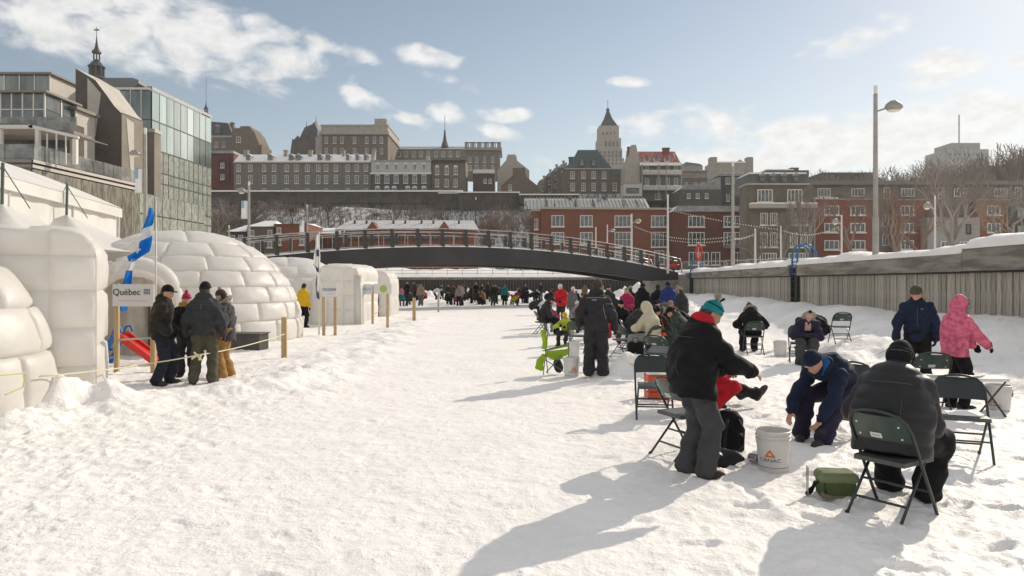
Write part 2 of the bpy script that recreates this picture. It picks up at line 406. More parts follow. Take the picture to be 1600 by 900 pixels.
# far wall of the basin
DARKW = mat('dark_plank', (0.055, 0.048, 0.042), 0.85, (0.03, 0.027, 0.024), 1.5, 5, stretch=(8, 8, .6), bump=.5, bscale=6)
fw = thing('basin_end_wall', 'dark plank wall closing the far end of the basin under the bridge', 'wall', (0, 81, 0))
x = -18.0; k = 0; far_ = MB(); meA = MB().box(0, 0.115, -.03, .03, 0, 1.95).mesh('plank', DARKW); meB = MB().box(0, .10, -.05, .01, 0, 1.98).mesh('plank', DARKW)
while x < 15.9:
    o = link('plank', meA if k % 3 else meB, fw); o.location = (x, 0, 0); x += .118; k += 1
MB().box(-18, 16, -.16, .3, 1.98, 2.26).build('cap_beam', BEAM, fw)
b = MB()
b.grid(lambda a, c: (-18 + 34 * a, -.2 + 1.1 * c, 2.25 + (0 if c in (0,) else 0.20 + .12 * float(fbm(np.array([a * 60]), np.array([c * 3.]), 3, 3)[0]))), 110, 3)
b.build('snow_cap', SNOW, fw, smooth=True)
LW = mat('pale_plank', (0.30, 0.28, 0.24), 0.85, (0.2, 0.18, 0.155), 1.5, 5, stretch=(8, 8, .6), rand=.15)
# railing on the end wall
GALV = mat('galvanised_steel', (0.50, 0.49, 0.47), 0.45, (0.36, 0.35, 0.34), 4, metal=.5)
rl = thing('quay_railing', 'thin galvanised railing along the snowy far quay under the bridge', 'railing', (0, 81.6, 2.3))
pm = MB().tube([(0, 0, 0), (0, 0, 1.1)], .035, 5).mesh('post', GALV)
for i in range(22):
    o = link('post', pm, rl); o.location = (-18 + i * 1.75, 0, 0)
for z in (.4, .75, 1.1):
    MB().tube([(-18, 0, z), (18.7, 0, z)], .025, 5).build('rail', GALV, rl)
# ---------------------------------------------------------------- footbridge
DECK = mat('bridge_girder_paint', (0.035, 0.032, 0.032), 0.55, (0.05, 0.046, 0.044), .6, 4)
DKP = mat('bridge_post_steel', (0.05, 0.045, 0.042), 0.6)
BA, BB = Vector((-15.2, 38.6, 0)), Vector((13.6, 57.6, 0))
bl = (BB - BA).length; bd = (BB - BA).normalized(); bn = Vector((-bd.y, bd.x, 0))   # bn points away from the camera
def deckz(t):   # arched deck, t along the bridge 0..1
    return 2.95 + (2.50 - 2.95) * t + 4 * 1.33 * t * (1 - t)
br = thing('footbridge', 'long dark arched footbridge crossing the frozen basin', 'bridge', tuple(BA))
def bp(t, off=0, z=0): return bd * (bl * t) + bn * off + Vector((0, 0, z))
N = 60
def girder(off0, off1, top_add, thick):
    b = MB(); vs = []
    for i in range(N + 1):
        t = i / N; zt = deckz(t) + top_add; th = thick * (0.22 + 0.78 * min(1, math.sin(math.pi * min(max(t, 0.0), 1)) * 2.2 + (0.35 if t > .5 else 0)))
        for o, z in ((off0, zt), (off1, zt), (off1, zt - th), (off0, zt - th)): vs.append(bp(t, o, z))
    fs = [(0, 1, 2, 3), tuple(N * 4 + k for k in (3, 2, 1, 0))]
    for i in range(N):
        for k in range(4): fs.append((i * 4 + k, (i + 1) * 4 + k, (i + 1) * 4 + (k + 1) % 4, i * 4 + (k + 1) % 4))
    b.add(vs, fs); return b
girder(0, .35, 0, 1.22).build('girder', DECK, br)
girder(3.25, 3.6, 0, 1.22).build('girder', DECK, br)
girder(.36, 3.24, -.08, .25).build('deck', DECK, br)
def strip(o0, o1, h, wob):
    b = MB(); vs = []
    for i in range(121):
        t = i / 120; z = deckz(t)
        hh = h * (1 + wob * rnd.uniform(-1, 1))
        for o, zz in ((o0, z - .02), (o0 + .02, z + hh), (o1, z + hh), (o1 + .01, z - .02)): vs.append(bp(t, o, zz))
    fs = [(i * 4 + k, (i + 1) * 4 + k, (i + 1) * 4 + k + 1, i * 4 + k + 1) for i in range(120) for k in range(3)]
    return b.add(vs, fs)
strip(-.03, .45, .06, .3).build('edge_snow', SNOW, br, smooth=True)
strip(.46, 3.14, .03, .5).build('deck_snow', SNOW, br, smooth=True)
strip(3.15, 3.62, .06, .3).build('edge_snow', SNOW, br, smooth=True)
NP = 20
for side, off in ((0, .12), (1, 3.45)):
    pmesh = MB().box(-.07, .07, -.13, .13, 0, 1.12).box(-.11, .11, -.17, .10, 0, .5).mesh('post', DKP)
    for i in range(NP):
        t = .015 + .97 * i / (NP - 1)
        o = link('post', pmesh, br); o.location = bp(t, off, deckz(t)); o.rotation_euler = (0, 0, math.atan2(bd.y, bd.x))
    for z, r_ in ((1.16, .035), (.92, .028), (.12, .022)):
        MB().tube([bp(i / 60, off, deckz(i / 60) + z) for i in range(61)], r_, 5).build('rail', GALV, br, smooth=True)
    mid = MB()
    sm = MB().tube([(0, 0, .1), (0, 0, .95)], .02, 4).mesh('stanchion', GALV)
    for i in range(NP - 1):
        t = .015 + .97 * (i + .5) / (NP - 1)
        o = link('stanchion', sm, br); o.location = bp(t, off, deckz(t))
    for tt, sg in ((0, -1), (1, 1)):
        p0 = bp(tt, off, deckz(tt)); MB().tube([p0 + Vector((0, 0, 1.16)), p0 + bd * sg * .35 + Vector((0, 0, 1.1)), p0 + bd * sg * .5 + Vector((0, 0, .8)), p0 + bd * sg * .5 + Vector((0, 0, .0))], .045, 6).build('end_loop', GALV, br, smooth=True)
# landings
CONC = mat('abutment_concrete', (0.34, 0.32, 0.29), 0.85, (0.24, 0.225, 0.2), 1.2, 5, snow=.9)
ab = thing('bridge_abutment', 'concrete landing of the footbridge at the right hand quay', 'abutment', (BB.x + 2.0, BB.y + 1.3, 0), math.atan2(bd.y, bd.x))
MB().box(-1.9, 3, -2.2, 4.6, 0, 2.32).build('landing', CONC, ab)
MB().grid(lambda a, c: (-1.9 + 4.9 * a, -2.2 + 6.8 * c, 2.325 + (.14 * math.sin(math.pi * min(max(a, .02), .98)) ** .4 * (1 + .5 * float(fbm(np.array([a * 9.]), np.array([c * 9.]), 3, 7)[0])) if 0 < c < 1 and 0 < a < 1 else 0)), 24, 24).build('snow_cover', SNOW, ab, smooth=True)
ab2 = thing('bridge_abutment', 'concrete landing of the footbridge behind the igloos on the left', 'abutment', (BA.x - 1.9, BA.y - 1.2, 0), math.atan2(bd.y, bd.x))
MB().box(-4, 1.8, -.3, 4.2, 0, 2.8).build('landing', CONC, ab2)
# ---------------------------------------------------------------- inflatable igloos
VINYL = mat('inflated_white_vinyl', (0.87, 0.85, 0.815), 0.45, (0.82, 0.79, 0.745), 1.2, 4, bump=.25, bscale=5, bdist=.03, trans=.42)
VSNOW = mat('vinyl_with_snow', (0.87, 0.85, 0.815), 0.45, (0.82, 0.79, 0.745), 1.2, 4, bump=.35, bscale=7, bdist=.04, trans=.38, snow=1.0, snowlo=.95)
GREYV = mat('inner_vinyl_shaded', (0.62, 0.58, 0.50), 0.7, (0.52, 0.48, 0.41), 2, 4, trans=.2)  # vinyl greyed to carry the dimness inside the entrance
DARKV = mat('painted_inside_shade', (0.06, 0.055, 0.05), 0.9)  # shade inside the openings put into a near-black colour
def pil(u, v, p=0.30):    # pillow profile with creased edges
    return (4 * u * (1 - u)) ** p * (4 * v * (1 - v)) ** p
def pillow(fn, bulge, n=9, seed=0):
    """fn(u,v)->(point, normal); a quilted panel bulging out of its seams"""
    r = random.Random(seed); ph = r.uniform(0, 6.28); b = MB()
    t = [0, .03, .10, .22, .36, .5, .64, .78, .90, .97, 1] if n >= 9 else [0, .08, .3, .5, .7, .92, 1]
    vs = []
    for v in t:
        for u in t:
            p, nr = fn(u, v); e = pil(u, v)
            d = bulge * e - .022 * (1 - min(1, e * 1.6)) + .014 * math.sin(u * 9 + ph) * math.sin(v * 7 + ph * 2) * e + (0.02 * (1 - e) * math.sin(u * 22 + v * 17 + ph) if 0 < u < 1 and 0 < v < 1 else 0)
            vs.append(p + nr * d)
    k = len(t)
    b.add(vs, [(j * k + i, j * k + i + 1, (j + 1) * k + i + 1, (j + 1) * k + i) for j in range(k - 1) for i in range(k - 1)])
    return b
def dome(root, cx, cy, Rr, Hh, rows, cols, m, bulge, a0=0.0, a1=360.0, z0=0.0, n=9, sup=2.3, skip=None):
    """brick bond of inflated panels on a squashed hemisphere"""
    el_ = [math.asin(min(1, (i / rows) ** 0.92)) for i in range(rows + 1)]
    for i in range(rows):
        e0, e1 = el_[i], (el_[i + 1] if i < rows - 1 else R(88))
        nc = max(5, round(cols * math.cos((e0 + e1) / 2) ** .8)); off = (i % 2) * .5
        for j in range(nc):
            A0, A1 = 2 * math.pi * (j + off) / nc, 2 * math.pi * (j + 1 + off) / nc
            am = math.degrees((A0 + A1) / 2) % 360
            if skip and skip(am, i): continue
            def fn(u, v):
                a = A0 + (A1 - A0) * u; e = e0 + (e1 - e0) * v
                ce = max(math.cos(e), 0) ** (2 / sup); se = math.sin(e) ** (2 / sup)
                p = Vector((cx + Rr * ce * math.cos(a), cy + Rr * ce * math.sin(a), z0 + Hh * se))
                nr = Vector((math.cos(e) * math.cos(a), math.cos(e) * math.sin(a), math.sin(e)))
                return p, nr
            pillow(fn, bulge, n, i * 50 + j).build('air_panel', m, root, smooth=True)
def arch_pt(s, W2, Hh, rr):
    """outline of an arch, s 0..1 from right foot over the top to left foot"""
    straight = Hh - rr; top = 2 * (W2 - rr); arc = math.pi * rr / 2; tot = 2 * straight + 2 * arc + top; d = s * tot
    if d <= straight: return (W2, d), (1, 0)
    d -= straight
    if d <= arc: a = d / rr; return (W2 - rr + rr * math.cos(a), straight + rr * math.sin(a)), (math.cos(a), math.sin(a))
    d -= arc
    if d <= top: return (W2 - rr - d, Hh), (0, 1)
    d -= top
    if d <= arc: a = math.pi / 2 + d / rr; return (-W2 + rr + rr * math.cos(a), straight + rr * math.sin(a)), (math.cos(a), math.sin(a))
    d -= arc; return (-W2, straight - d), (-1, 0)
def tunnel(root, W2, Hh, rr, y0, y1, m, bulge, ns=7, ny=2, cap=None, n=7):
    for i in range(ns):
        for j in range(ny):
            def fn(u, v):
                (px, pz), (nx, nz_) = arch_pt((i + u) / ns, W2, Hh, rr)
                return Vector((px, y0 + (y1 - y0) * (j + v) / ny, pz)), Vector((nx, 0, nz_))
            pillow(fn, bulge, n, i * 9 + j).build('air_panel', m, root, smooth=True)
    if cap:
        for (x0, x1, z0, z1) in cap:
            def fn(u, v):
                x = x0 + (x1 - x0) * u; z = z0 + (z1 - z0) * v
                # keep inside the rounded outline
                if abs(x) > W2 - rr and z > Hh - rr:
                    dx, dz = abs(x) - (W2 - rr), z - (Hh - rr); L = math.hypot(dx, dz)
                    if L > rr: x = math.copysign(W2 - rr + dx * rr / L, x); z = Hh - rr + dz * rr / L
                return Vector((x, y0, z)), Vector((0, -1, 0))
            pillow(fn, bulge * .8, n, int(x0 * 10 + z0 * 7)).build('air_panel', m, root, smooth=True)

# nearest igloo, cut by the left edge of the picture
g1 = thing('inflatable_igloo', 'nearest white inflatable igloo dome, cut by the left edge with a yellow rope round it', 'igloo', (-8.15, 8.9, 0), group='inflatable igloos')
dome(g1, 0, 0, 1.97, 2.44, 4, 12, VINYL, .10)
g1b = thing('inflatable_hall', 'tall flat-fronted white inflatable block right behind the nearest igloo dome', 'igloo', (-8.26, 9.13, 0), R(28), group='inflatable igloos')
xs = [-1.5, -.72, .02, .66, 1.28, 1.9, 2.48]; zs = [0, .52, 1.08, 1.62, 2.12, 2.5]
tunnel(g1b, 2.50, 2.5, .42, 0, 2.0, VINYL, .075, 12, 2, [(xs[i], xs[i + 1], zs[j], zs[j + 1]) for i in range(6) for j in range(5)], n=7)
ROPE = mat('yellow_rope', (0.62, 0.55, 0.16), 0.8)
# second igloo
g2 = thing('inflatable_igloo', 'big white quilted inflatable igloo behind the flag and the group of four', 'igloo', (-10.1, 21.6, 0), group='inflatable igloos')
dome(g2, 0, 0, 3.48, 3.24, 7, 18, VSNOW, .085, sup=2.2)
t2 = thing('igloo_entrance', 'white arched entrance tunnel of the quilted igloo behind the blue flag', 'igloo', (-8.62, 16.1, 0), R(31), group='inflatable igloos')
tunnel(t2, .98, 2.28, .92, 0, 2.6, VINYL, .07, 7, 2, n=7)
b = MB(); vs = []; M_ = 26
for i in range(M_ + 1):
    (ax, azz), _n = arch_pt(i / M_, .97, 2.26, .92); (bx, bz), _n = arch_pt(i / M_, .68, 1.86, .62)
    vs += [(ax, -.02, azz), ((ax + bx) / 2, -.16, (azz + bz) / 2), (bx, .03, bz), (bx, .5, bz)]
b.add(vs, [(i * 4 + k, i * 4 + k + 1, (i + 1) * 4 + k + 1, (i + 1) * 4 + k) for i in range(M_) for k in range(3)])
b.build('arch_rim', VINYL, t2, smooth=True)
MB().grid(lambda a, c: (-.7 + 1.4 * a, .55 + .10 * math.sin(a * 9) + .04 * math.sin(a * 23 + c * 3), 1.9 * c), 30, 10).build('interior_shade_sheet', GREYV, t2, smooth=True)  # sheet standing in for the tunnel's dim interior, shade in its colour
MB().box(.30, .44, .30, .50, 0, 1.35).build('door_gap_shade', DARKV, t2)  # dark bar; shade beside the flap painted as a solid
MB().grid(lambda a, c: (.45 + .62 * a, -.10 - .05 * math.sin(math.pi * a), 1.35 * c), 8, 8).build('door_flap', VINYL, t2, smooth=True)
# third and fourth igloo
g3 = thing('inflatable_igloo', 'snow-topped white inflatable igloo behind the person in the yellow jacket', 'igloo', (-10.0, 31.4, 0), group='inflatable igloos')
dome(g3, 0, 0, 2.75, 2.8, 5, 12, VSNOW, .06, n=7, sup=2.5)
t3 = thing('igloo_entrance', 'white tunnel with a sunlit edge behind the white OCEAN board', 'igloo', (-7.15, 28.6, 0), R(-6), group='inflatable igloos')
xs = [-1.0, -.35, .3, .78]; zs = [0, .6, 1.2, 1.8, 2.35]
tunnel(t3, .80, 2.45, .45, 0, 3.2, VSNOW, .05, 7, 2, [(xs[i], xs[i + 1], zs[j], zs[j + 1]) for i in range(3) for j in range(4)])
MB().box(.78, 1.02, -.03, .5, 0, 2.0).grid(lambda a, c: (.78 + .30 * math.sin(c * math.pi / 2) * (1 - a * .1), -.05 + .5 * a, 2.35 * math.cos(c * math.pi / 2) ** .6), 3, 8).build('sunlit_rim', VINYL, t3, smooth=True)
g4 = thing('inflatable_igloo', 'smallest snow-topped inflatable igloo, nearest the basin end, with a dark doorway', 'igloo', (-8.6, 37.8, 0), group='inflatable igloos')
dome(g4, 0, 0, 2.4, 2.45, 4, 10, VSNOW, .05, n=7, sup=2.5)
t4 = thing('igloo_entrance', 'short white entrance tunnel with a person standing in its doorway', 'igloo', (-6.95, 35.3, 0), group='inflatable igloos')
tunnel(t4, .85, 2.3, .6, 0, 2.6, VSNOW, .04, 6, 2, [(-.85, -.30, 0, 1.5), (-.85, -.3, 1.5, 2.3), (-.3, .28, 1.5, 2.3), (.28, .85, 1.5, 2.3), (.28, .85, 0, 1.5)])
MB().box(-.3, .28, .05, .12, 0, 1.5).build('doorway', DARKV, t4)  # near-black sheet painting the shade inside the opening
# low dark crate in front of the second igloo
DKC = mat('dark_crate_panel', (0.055, 0.05, 0.048), 0.5, (0.08, 0.07, 0.065), 3)
cr = thing('low_crate', 'low dark slatted crate lying in the snow beside the big quilted igloo', 'crate', (-7.55, 17.7, 0), R(-4))
for i in range(3): MB().box(-.62 + i * .62, -.01 + i * .62, 0, .02, .02, .42).build('side_panel', DKC, cr)
MB().box(-.64, 1.26, -.03, .6, .42, .45).build('lid', DKC, cr)
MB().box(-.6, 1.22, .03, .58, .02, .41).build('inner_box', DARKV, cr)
# marquees behind
TENT = mat('marquee_canvas', (0.80, 0.78, 0.745), 0.65, (0.74, 0.715, 0.67), .8, 4, bump=.2, bscale=1.2, bdist=.15, trans=.2)
mq = thing('marquee', 'long white marquee with a sloping roof behind the nearest igloos', 'tent', (-14.0, 25.0, 0))
def ml(t, off=0, z=0): p = Vector((1.4, -7.7, 0)) * (1 - t) * 1.9; return Vector((p.x - off * .98, p.y - off * .18, z))
for i in range(4):
    t0, t1 = i / 4, (i + 1) / 4
    MB().grid(lambda a, c: ml(t0 + (t1 - t0) * a, .03 * math.sin(a * 3.14) + .03 * math.sin(a * 17 + i), 4.35 * c), 14, 6).build('wall_panel', TENT, mq, smooth=True)
    MB().tube([ml(t1, -.03), ml(t1, -.03, 4.3)], .03, 6).build('seam_pole', TENT, mq)
MB().grid(lambda a, c: ml(a, -.15 + 5 * c, 4.35 + 1.9 * c + .12 * math.sin(math.pi * c)), 24, 6).build('roof', TENT, mq, smooth=True)
MB().add([tuple(ml(0, -.15, 4.33)), tuple(ml(1, -.15, 4.33)), tuple(ml(1, -.15, 4.02)), tuple(ml(0, -.15, 4.02))], [(0, 1, 2, 3)]).build('valance', TENT, mq)
MB().add([tuple(ml(1, 0, 0)), tuple(ml(1, 5, 0)), tuple(ml(1, 5, 6.2)), tuple(ml(1, 0, 4.35))], [(0, 1, 2, 3)]).build('gable_wall', TENT, mq)
GRN = mat('guy_strap', (0.10, 0.14, 0.11), 0.8)
def peak_tent(px, py, D, rr, lab):
    c = Wp(px, py, D); t = thing('peaked_tent', lab, 'tent', (c.x, c.y, 0), group='peaked white tents')
    zb = c.z - rr * .52
    def fn(a, v):
        th = 2 * math.pi * a; q = min(1 / max(abs(math.cos(th)), 1e-6), 1 / max(abs(math.sin(th)), 1e-6)); k = rr * v * q
        return (k * math.cos(th), k * math.sin(th), zb + (c.z - zb) * (1 - v) ** 1.35)
    MB().grid(fn, 32, 10).build('canopy', TENT, t, smooth=True)
    for sx in (-1, 1):
        for sy in (-1, 1): MB().tube([(sx * rr, sy * rr, 0), (sx * rr, sy * rr, zb)], .04, 6).build('leg', TENT, t)
        MB().box(-rr, rr, sx * rr - .01, sx * rr + .01, 0, zb).build('side_wall', TENT, t)
    MB().tube([(0, 0, c.z - .1), (.02, 0, c.z + .9)], .035, 6).build('finial_pole', GRN, t)
    for s in (-1, 1): MB().tube([(0, 0, c.z + .85), (.55 * s, .1, c.z - .1)], .012, 4).build('strap', GRN, t)
peak_tent(3, 318, 15.5, 1.9, 'peaked white tent whose top shows above the nearest inflatable hall at the left edge')
peak_tent(104, 335, 20.5, 1.9, 'peaked white tent whose top shows between the marquee and the blue flag')

# ---------------------------------------------------------------- museum on the left
GLS = mat('curtain_glass', (0.10, 0.125, 0.115), 0.10, (0.22, 0.25, 0.225), .5, 4, spec=.9, stretch=(1, 1, .25), rand=.30, metal=.35)
GLB = mat('bright_roof_glass', (0.42, 0.50, 0.47), 0.15, (0.60, 0.66, 0.62), .25, 3, spec=.8, stretch=(1.5, 1.5, .3), rand=.22, metal=.25)
GLP = mat('patterned_glass', (0.13, 0.13, 0.11), 0.3, (0.25, 0.245, 0.21), 2.2, 6, spec=.6, stretch=(2.6, 2.6, .9), lo=.42, hi=.6, rand=.10)
GLD = mat('dark_glass', (0.05, 0.055, 0.055), 0.1, (0.12, 0.13, 0.125), .6, 4, spec=.9, rand=.3)
GLT = mat('balustrade_glass', (0.32, 0.33, 0.31), 0.15, (0.15, 0.155, 0.145), .9, 5, spec=.7, alpha=.62)
WHF = mat('white_frame_paint', (0.66, 0.63, 0.58), 0.5)
STN = mat('museum_stone', (0.125, 0.103, 0.087), 0.85, (0.10, 0.083, 0.07), .9, 5, bump=.3, bscale=3, bdist=.05)
STL = mat('museum_pale_and_lit_stone', (0.25, 0.215, 0.175), 0.8, (0.21, 0.18, 0.15), .7, 4)  # also carries the lit look of the wedge's side face
STR = mat('museum_light_panel', (0.52, 0.48, 0.42), 0.75, (0.46, 0.42, 0.37), .7, 4)
BGE = mat('beige_fascia', (0.24, 0.21, 0.18), 0.7)
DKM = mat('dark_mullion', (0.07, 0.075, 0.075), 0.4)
# glass block
D1 = 80.0
c1 = Wp(237, 141, D1)
gb = thing('glass_office_block', 'tall glass block with mirrored top storeys and patterned glass bands at the left', 'building', (c1.x, c1.y, 2.25))
SX = WXS; gl_h = c1.z - 2.25; Lb = 13.9
def gp(u, z, o=0): return Vector((SX * u + o, u, z))
rowz = [0, 2.3, 4.0, 6.9, 8.1, 10.9, 12.1, 14.6, 17.9, gl_h]
GLG = mat('green_printed_glass', (0.21, 0.225, 0.19), 0.25, (0.36, 0.37, 0.32), 2.2, 6, spec=.7, stretch=(2.6, 2.6, .9), lo=.40, hi=.6, rand=.13)
rowk = [GLG, GLS, GLG, GLG, GLG, GLG, GLG, None, GLB]
for r in range(9):
    z0, z1 = rowz[r], rowz[r + 1]; ncol = 9 if r >= 7 else 12
    for i in range(ncol):
        u0, u1 = Lb * i / ncol, Lb * (i + 1) / ncol
        m_ = rowk[r] or (GLB if i < ncol - 3 else GLS)
        o = MB().add([gp(u0 + .06, z0 + .07, .02), gp(u1 - .06, z0 + .07, .02), gp(u1 - .06, z1 - .07, .02), gp(u0 + .06, z1 - .07, .02)], [(0, 1, 2, 3)]).build('glass_panel', m_, gb)
    MB().add([gp(0, z0 - .06, 0.06), gp(Lb, z0 - .06, 0.06), gp(Lb, z0 + .06, .06), gp(0, z0 + .06, .06)], [(0, 1, 2, 3)]).build('floor_band', DKM if r >= 7 else WHF if r in (1,) else DKM, gb)
M0 = MB(); M0.add([gp(0, 0, -.05), gp(Lb, 0, -.05), gp(Lb, gl_h, -.05), gp(0, gl_h, -.05), (-14, 0, 0), (-14, 0, gl_h), (-14, Lb, 0), (-14, Lb, gl_h)],
       [(0, 1, 2, 3), (4, 0, 3, 5), (1, 6, 7, 2), (3, 2, 7, 5), (6, 4, 5, 7)]); M0.build('core', DKM, gb)
MB().add([gp(-.1, gl_h + .05, .12), gp(Lb, gl_h + .05, .12), gp(Lb, gl_h + .42, .12), gp(-.1, gl_h + .42, .12), gp(-.1, gl_h + .42, -.6), gp(Lb, gl_h + .42, -.6)], [(0, 1, 2, 3), (3, 2, 5, 4)]).build('white_coping', STR, gb)
MB().box(-5, -.05, -.12, 0, gl_h + .05, gl_h + .3).build('front_coping', WHF, gb)
for i in range(4):
    for r, (z0, z1) in enumerate(((gl_h - 3.3, gl_h - .1), (gl_h - 6.6, gl_h - 3.4), (gl_h - 9.9, gl_h - 6.7))):
        MB().add([(-1.22 * i - .08, -.06, z0), (-1.22 * i - 1.14, -.06, z0), (-1.22 * i - 1.14, -.06, z1), (-1.22 * i - .08, -.06, z1)], [(0, 1, 2, 3)]).build('glass_panel', GLS, gb)
    MB().box(-1.22 * i - 1.22, -1.22 * i - 1.12, -.1, 0, gl_h - 9.9, gl_h).build('mullion', WHF, gb)
# rooftop plant unit
c = Wp(187, 137, 82)
ru = thing('rooftop_plant_unit', 'grey box-shaped vent hood on the roof beside the stone wedge', 'roof vent', (c.x, c.y, c.z))
MB().prism([(-1.6, 0), (1.6, 0), (2.2, .5), (2.2, .9), (1.5, 1.15), (-1.5, 1.15), (-2.2, .9), (-2.2, .5)], 2.5).build('hood', mat('dull_zinc', (0.20, 0.20, 0.19), .5, metal=.3), ru)
MB().box(-1.4, 1.4, .2, 2.2, -3, 0).build('base', DKM, ru)
# stone wedge
D2 = 70.0; W0 = Wp(118, 107, D2)
def wl(px, py): p = Wp(px, py, D2); return (p.x - W0.x, p.z - 2.25)
sw = thing('stone_wedge_tower', 'dark stone museum tower with a slanting glazed top and pale inset wedges', 'building', (W0.x, W0.y, 2.25))
poly = [wl(118, 107), wl(150, 126), wl(168, 150), wl(180, 167), wl(190, 177), (wl(190, 177)[0], 0), (0, 0)]
def ext(poly, d, sx=SX):    # extrude along the street direction
    n = len(poly); vs = [(a, 0, b) for a, b in poly] + [(a + sx * d, d, b) for a, b in poly]
    return MB().add(vs, [tuple(range(n - 1, -1, -1)), tuple(range(n, 2 * n))] + [(i, (i + 1) % n, (i + 1) % n + n, i + n) for i in range(n)])
ext(poly[::-1] if False else poly, 3.6).build('stone_body', STN, sw)
def inset(pts, y, name, m):
    b = MB(); vs = [(*wl(a, c),) for a, c in pts]; b.prism([(v[0], v[1]) for v in vs], .05, 'y', at=y); return b.build(name, m, sw)
inset([(137, 122), (158, 146), (149, 213), (137, 213)], -.05, 'pale_inset', STR)
xr = wl(190, 177)[0]; zt = wl(190, 177)[1]
def rp(u, z, o=.02): return (xr + SX * u + o, u, z)
MB().add([rp(0, 0, .01), rp(3.6, 0, .01), rp(3.6, zt, .01), rp(0, zt, .01)], [(0, 1, 2, 3)]).build('lit_tone_side', STL, sw)  # side face, its lit look put into a paler colour
MB().add([rp(.7, zt - .3, .04), rp(2.0, zt - .5, .04), rp(2.0, zt - 6, .04), rp(1.75, zt - 8, .04)], [(0, 1, 2, 3)]).build('pale_inset', STR, sw)
top = poly[:5]
b = MB(); vs = []
for a, z in top + [(top[-1][0] + .1, top[-1][1] + .02)]: vs += [(a - .02, -.08, z + .03), (a + SX * 3.7, 3.7, z + .03)]
b.add(vs, [(2 * i, 2 * i + 1, 2 * i + 3, 2 * i + 2) for i in range(5)]); b.build('white_roof_edge', STR, sw)
MB().add([rp(.2, 9.45, .045), rp(3.6, 9.45, .045), rp(3.6, 9.6, .045), rp(.2, 9.6, .045)], [(0, 1, 2, 3)]).build('string_course', STN, sw)
MB().add([(0, -.03, wl(0, 235)[1]), (xr, -.03, wl(0, 237)[1]), (xr, -.03, wl(0, 237)[1] + .14), (0, -.03, wl(0, 235)[1] + .14)], [(0, 1, 2, 3)]).build('string_course', DKM, sw)
# square stone pylon right of the wedge
cpy = Wp(205, 210, 76)
py_ = thing('stone_pylon', 'pale square pylon between the stone wedge and the glass block', 'building', (cpy.x + .8, cpy.y, 2.25))
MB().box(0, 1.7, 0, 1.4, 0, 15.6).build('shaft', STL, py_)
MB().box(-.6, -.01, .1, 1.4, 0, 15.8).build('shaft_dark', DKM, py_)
MB().box(-.1, 1.8, -.1, 1.5, 15.61, 16).build('cap', STR, py_)
# terrace building along the street
D3 = 50.0; T0 = Wp(50, 250, D3)
tb = thing('museum_terrace_wing', 'low glazed museum wing with a snowy balustraded terrace behind the marquee', 'building', (T0.x, T0.y, 2.25))
th_ = T0.z - 2.25; Lt = 13.0
for i in range(10):
    u0, u1 = Lt * i / 10, Lt * (i + 1) / 10
    MB().add([gp(u0 + .02, 0, .02), gp(u1 - .02, 0, .02), gp(u1 - .02, th_ - .62, .02), gp(u0 + .02, th_ - .62, .02)], [(0, 1, 2, 3)]).build('glass_panel', mat('bronze_glass', (.13, .12, .095), .2, (.24, .225, .18), 1.6, 6, spec=.8, stretch=(2.6, 2.6, .6), lo=.4, hi=.6, rand=.15), tb)
    MB().add([gp(u0 + .03, th_ + .1, .1), gp(u1 - .03, th_ + .1, .1), gp(u1 - .03, th_ + 1.15, .1), gp(u0 + .03, th_ + 1.15, .1)], [(0, 1, 2, 3)]).build('balustrade_pane', GLT, tb)
MB().add([gp(0, 0, -.05), gp(Lt, 0, -.05), gp(Lt, th_, -.05), gp(0, th_, -.05), (-16, 0, 0), (-16, 0, th_), (-16, Lt, 0), (-16, Lt, th_)], [(0, 1, 2, 3), (4, 0, 3, 5), (1, 6, 7, 2), (3, 2, 7, 5)]).build('core', DKM, tb)
for z, hh, o in ((th_ - .55, .22, .12), (th_ - .18, .22, .16)):
    MB().add([gp(-.1, z, o), gp(Lt, z, o), gp(Lt, z + hh, o), gp(-.1, z + hh, o), gp(-.1, z + hh, -.2), gp(Lt, z + hh, -.2)], [(0, 1, 2, 3), (3, 2, 5, 4)]).build('white_band', STR, tb)
    MB().box(-16, -.0, -.1, 0, z, z + hh).build('front_band', BGE, tb)
for i in range(8):
    MB().box(-16 + i * 2, -14.05 + i * 2, -.03, -.01, .1, th_ - .6).build('glass_panel', GLD, tb)
    MB().box(-16 + i * 2, -14.05 + i * 2, .12, .15, th_ + .1, th_ + 1.15).build('balustrade_pane', GLT, tb)
MB().grid(lambda a, c: (-15 + 14.6 * a, .5 + 11 * c, th_ + .10 + .25 * float(fbm(np.array([a * 9.]), np.array([c * 7.]), 3, 13)[0])), 30, 20).build('terrace_snow', SNOW, tb, smooth=True)
# the street wall goes on as glazed panels up to the pylon
for i in range(9):
    for k, (z0, z1) in enumerate(((0, 1.9), (2.0, 3.7), (3.8, 5.6), (5.7, th_ - .6))):
        u0, u1 = Lt + .1 + 1.35 * i, Lt + .1 + 1.35 * (i + 1) - .08; MB().add([gp(u0, z0, -.26), gp(u1, z0, -.26), gp(u1, z1, -.26), gp(u0, z1, -.26)], [(0, 1, 2, 3)]).build('glass_panel', GLG, tb)
b = MB(); b.add([gp(Lt + .05, 0, -.34), gp(Lt + 12.3, 0, -.34), gp(Lt + 12.3, th_ - .55, -.34), gp(Lt + .05, th_ - .55, -.34), (-9, Lt + .05, 0), (-9, Lt + .05, th_ - .6)], [(0, 1, 2, 3), (4, 0, 3, 5)]); b.build('street_wall', DKM, tb)
MB().box(-.3, .25, Lt + .1, Lt + 6, 2.6, 2.95).build('canopy_edge', STR, tb)
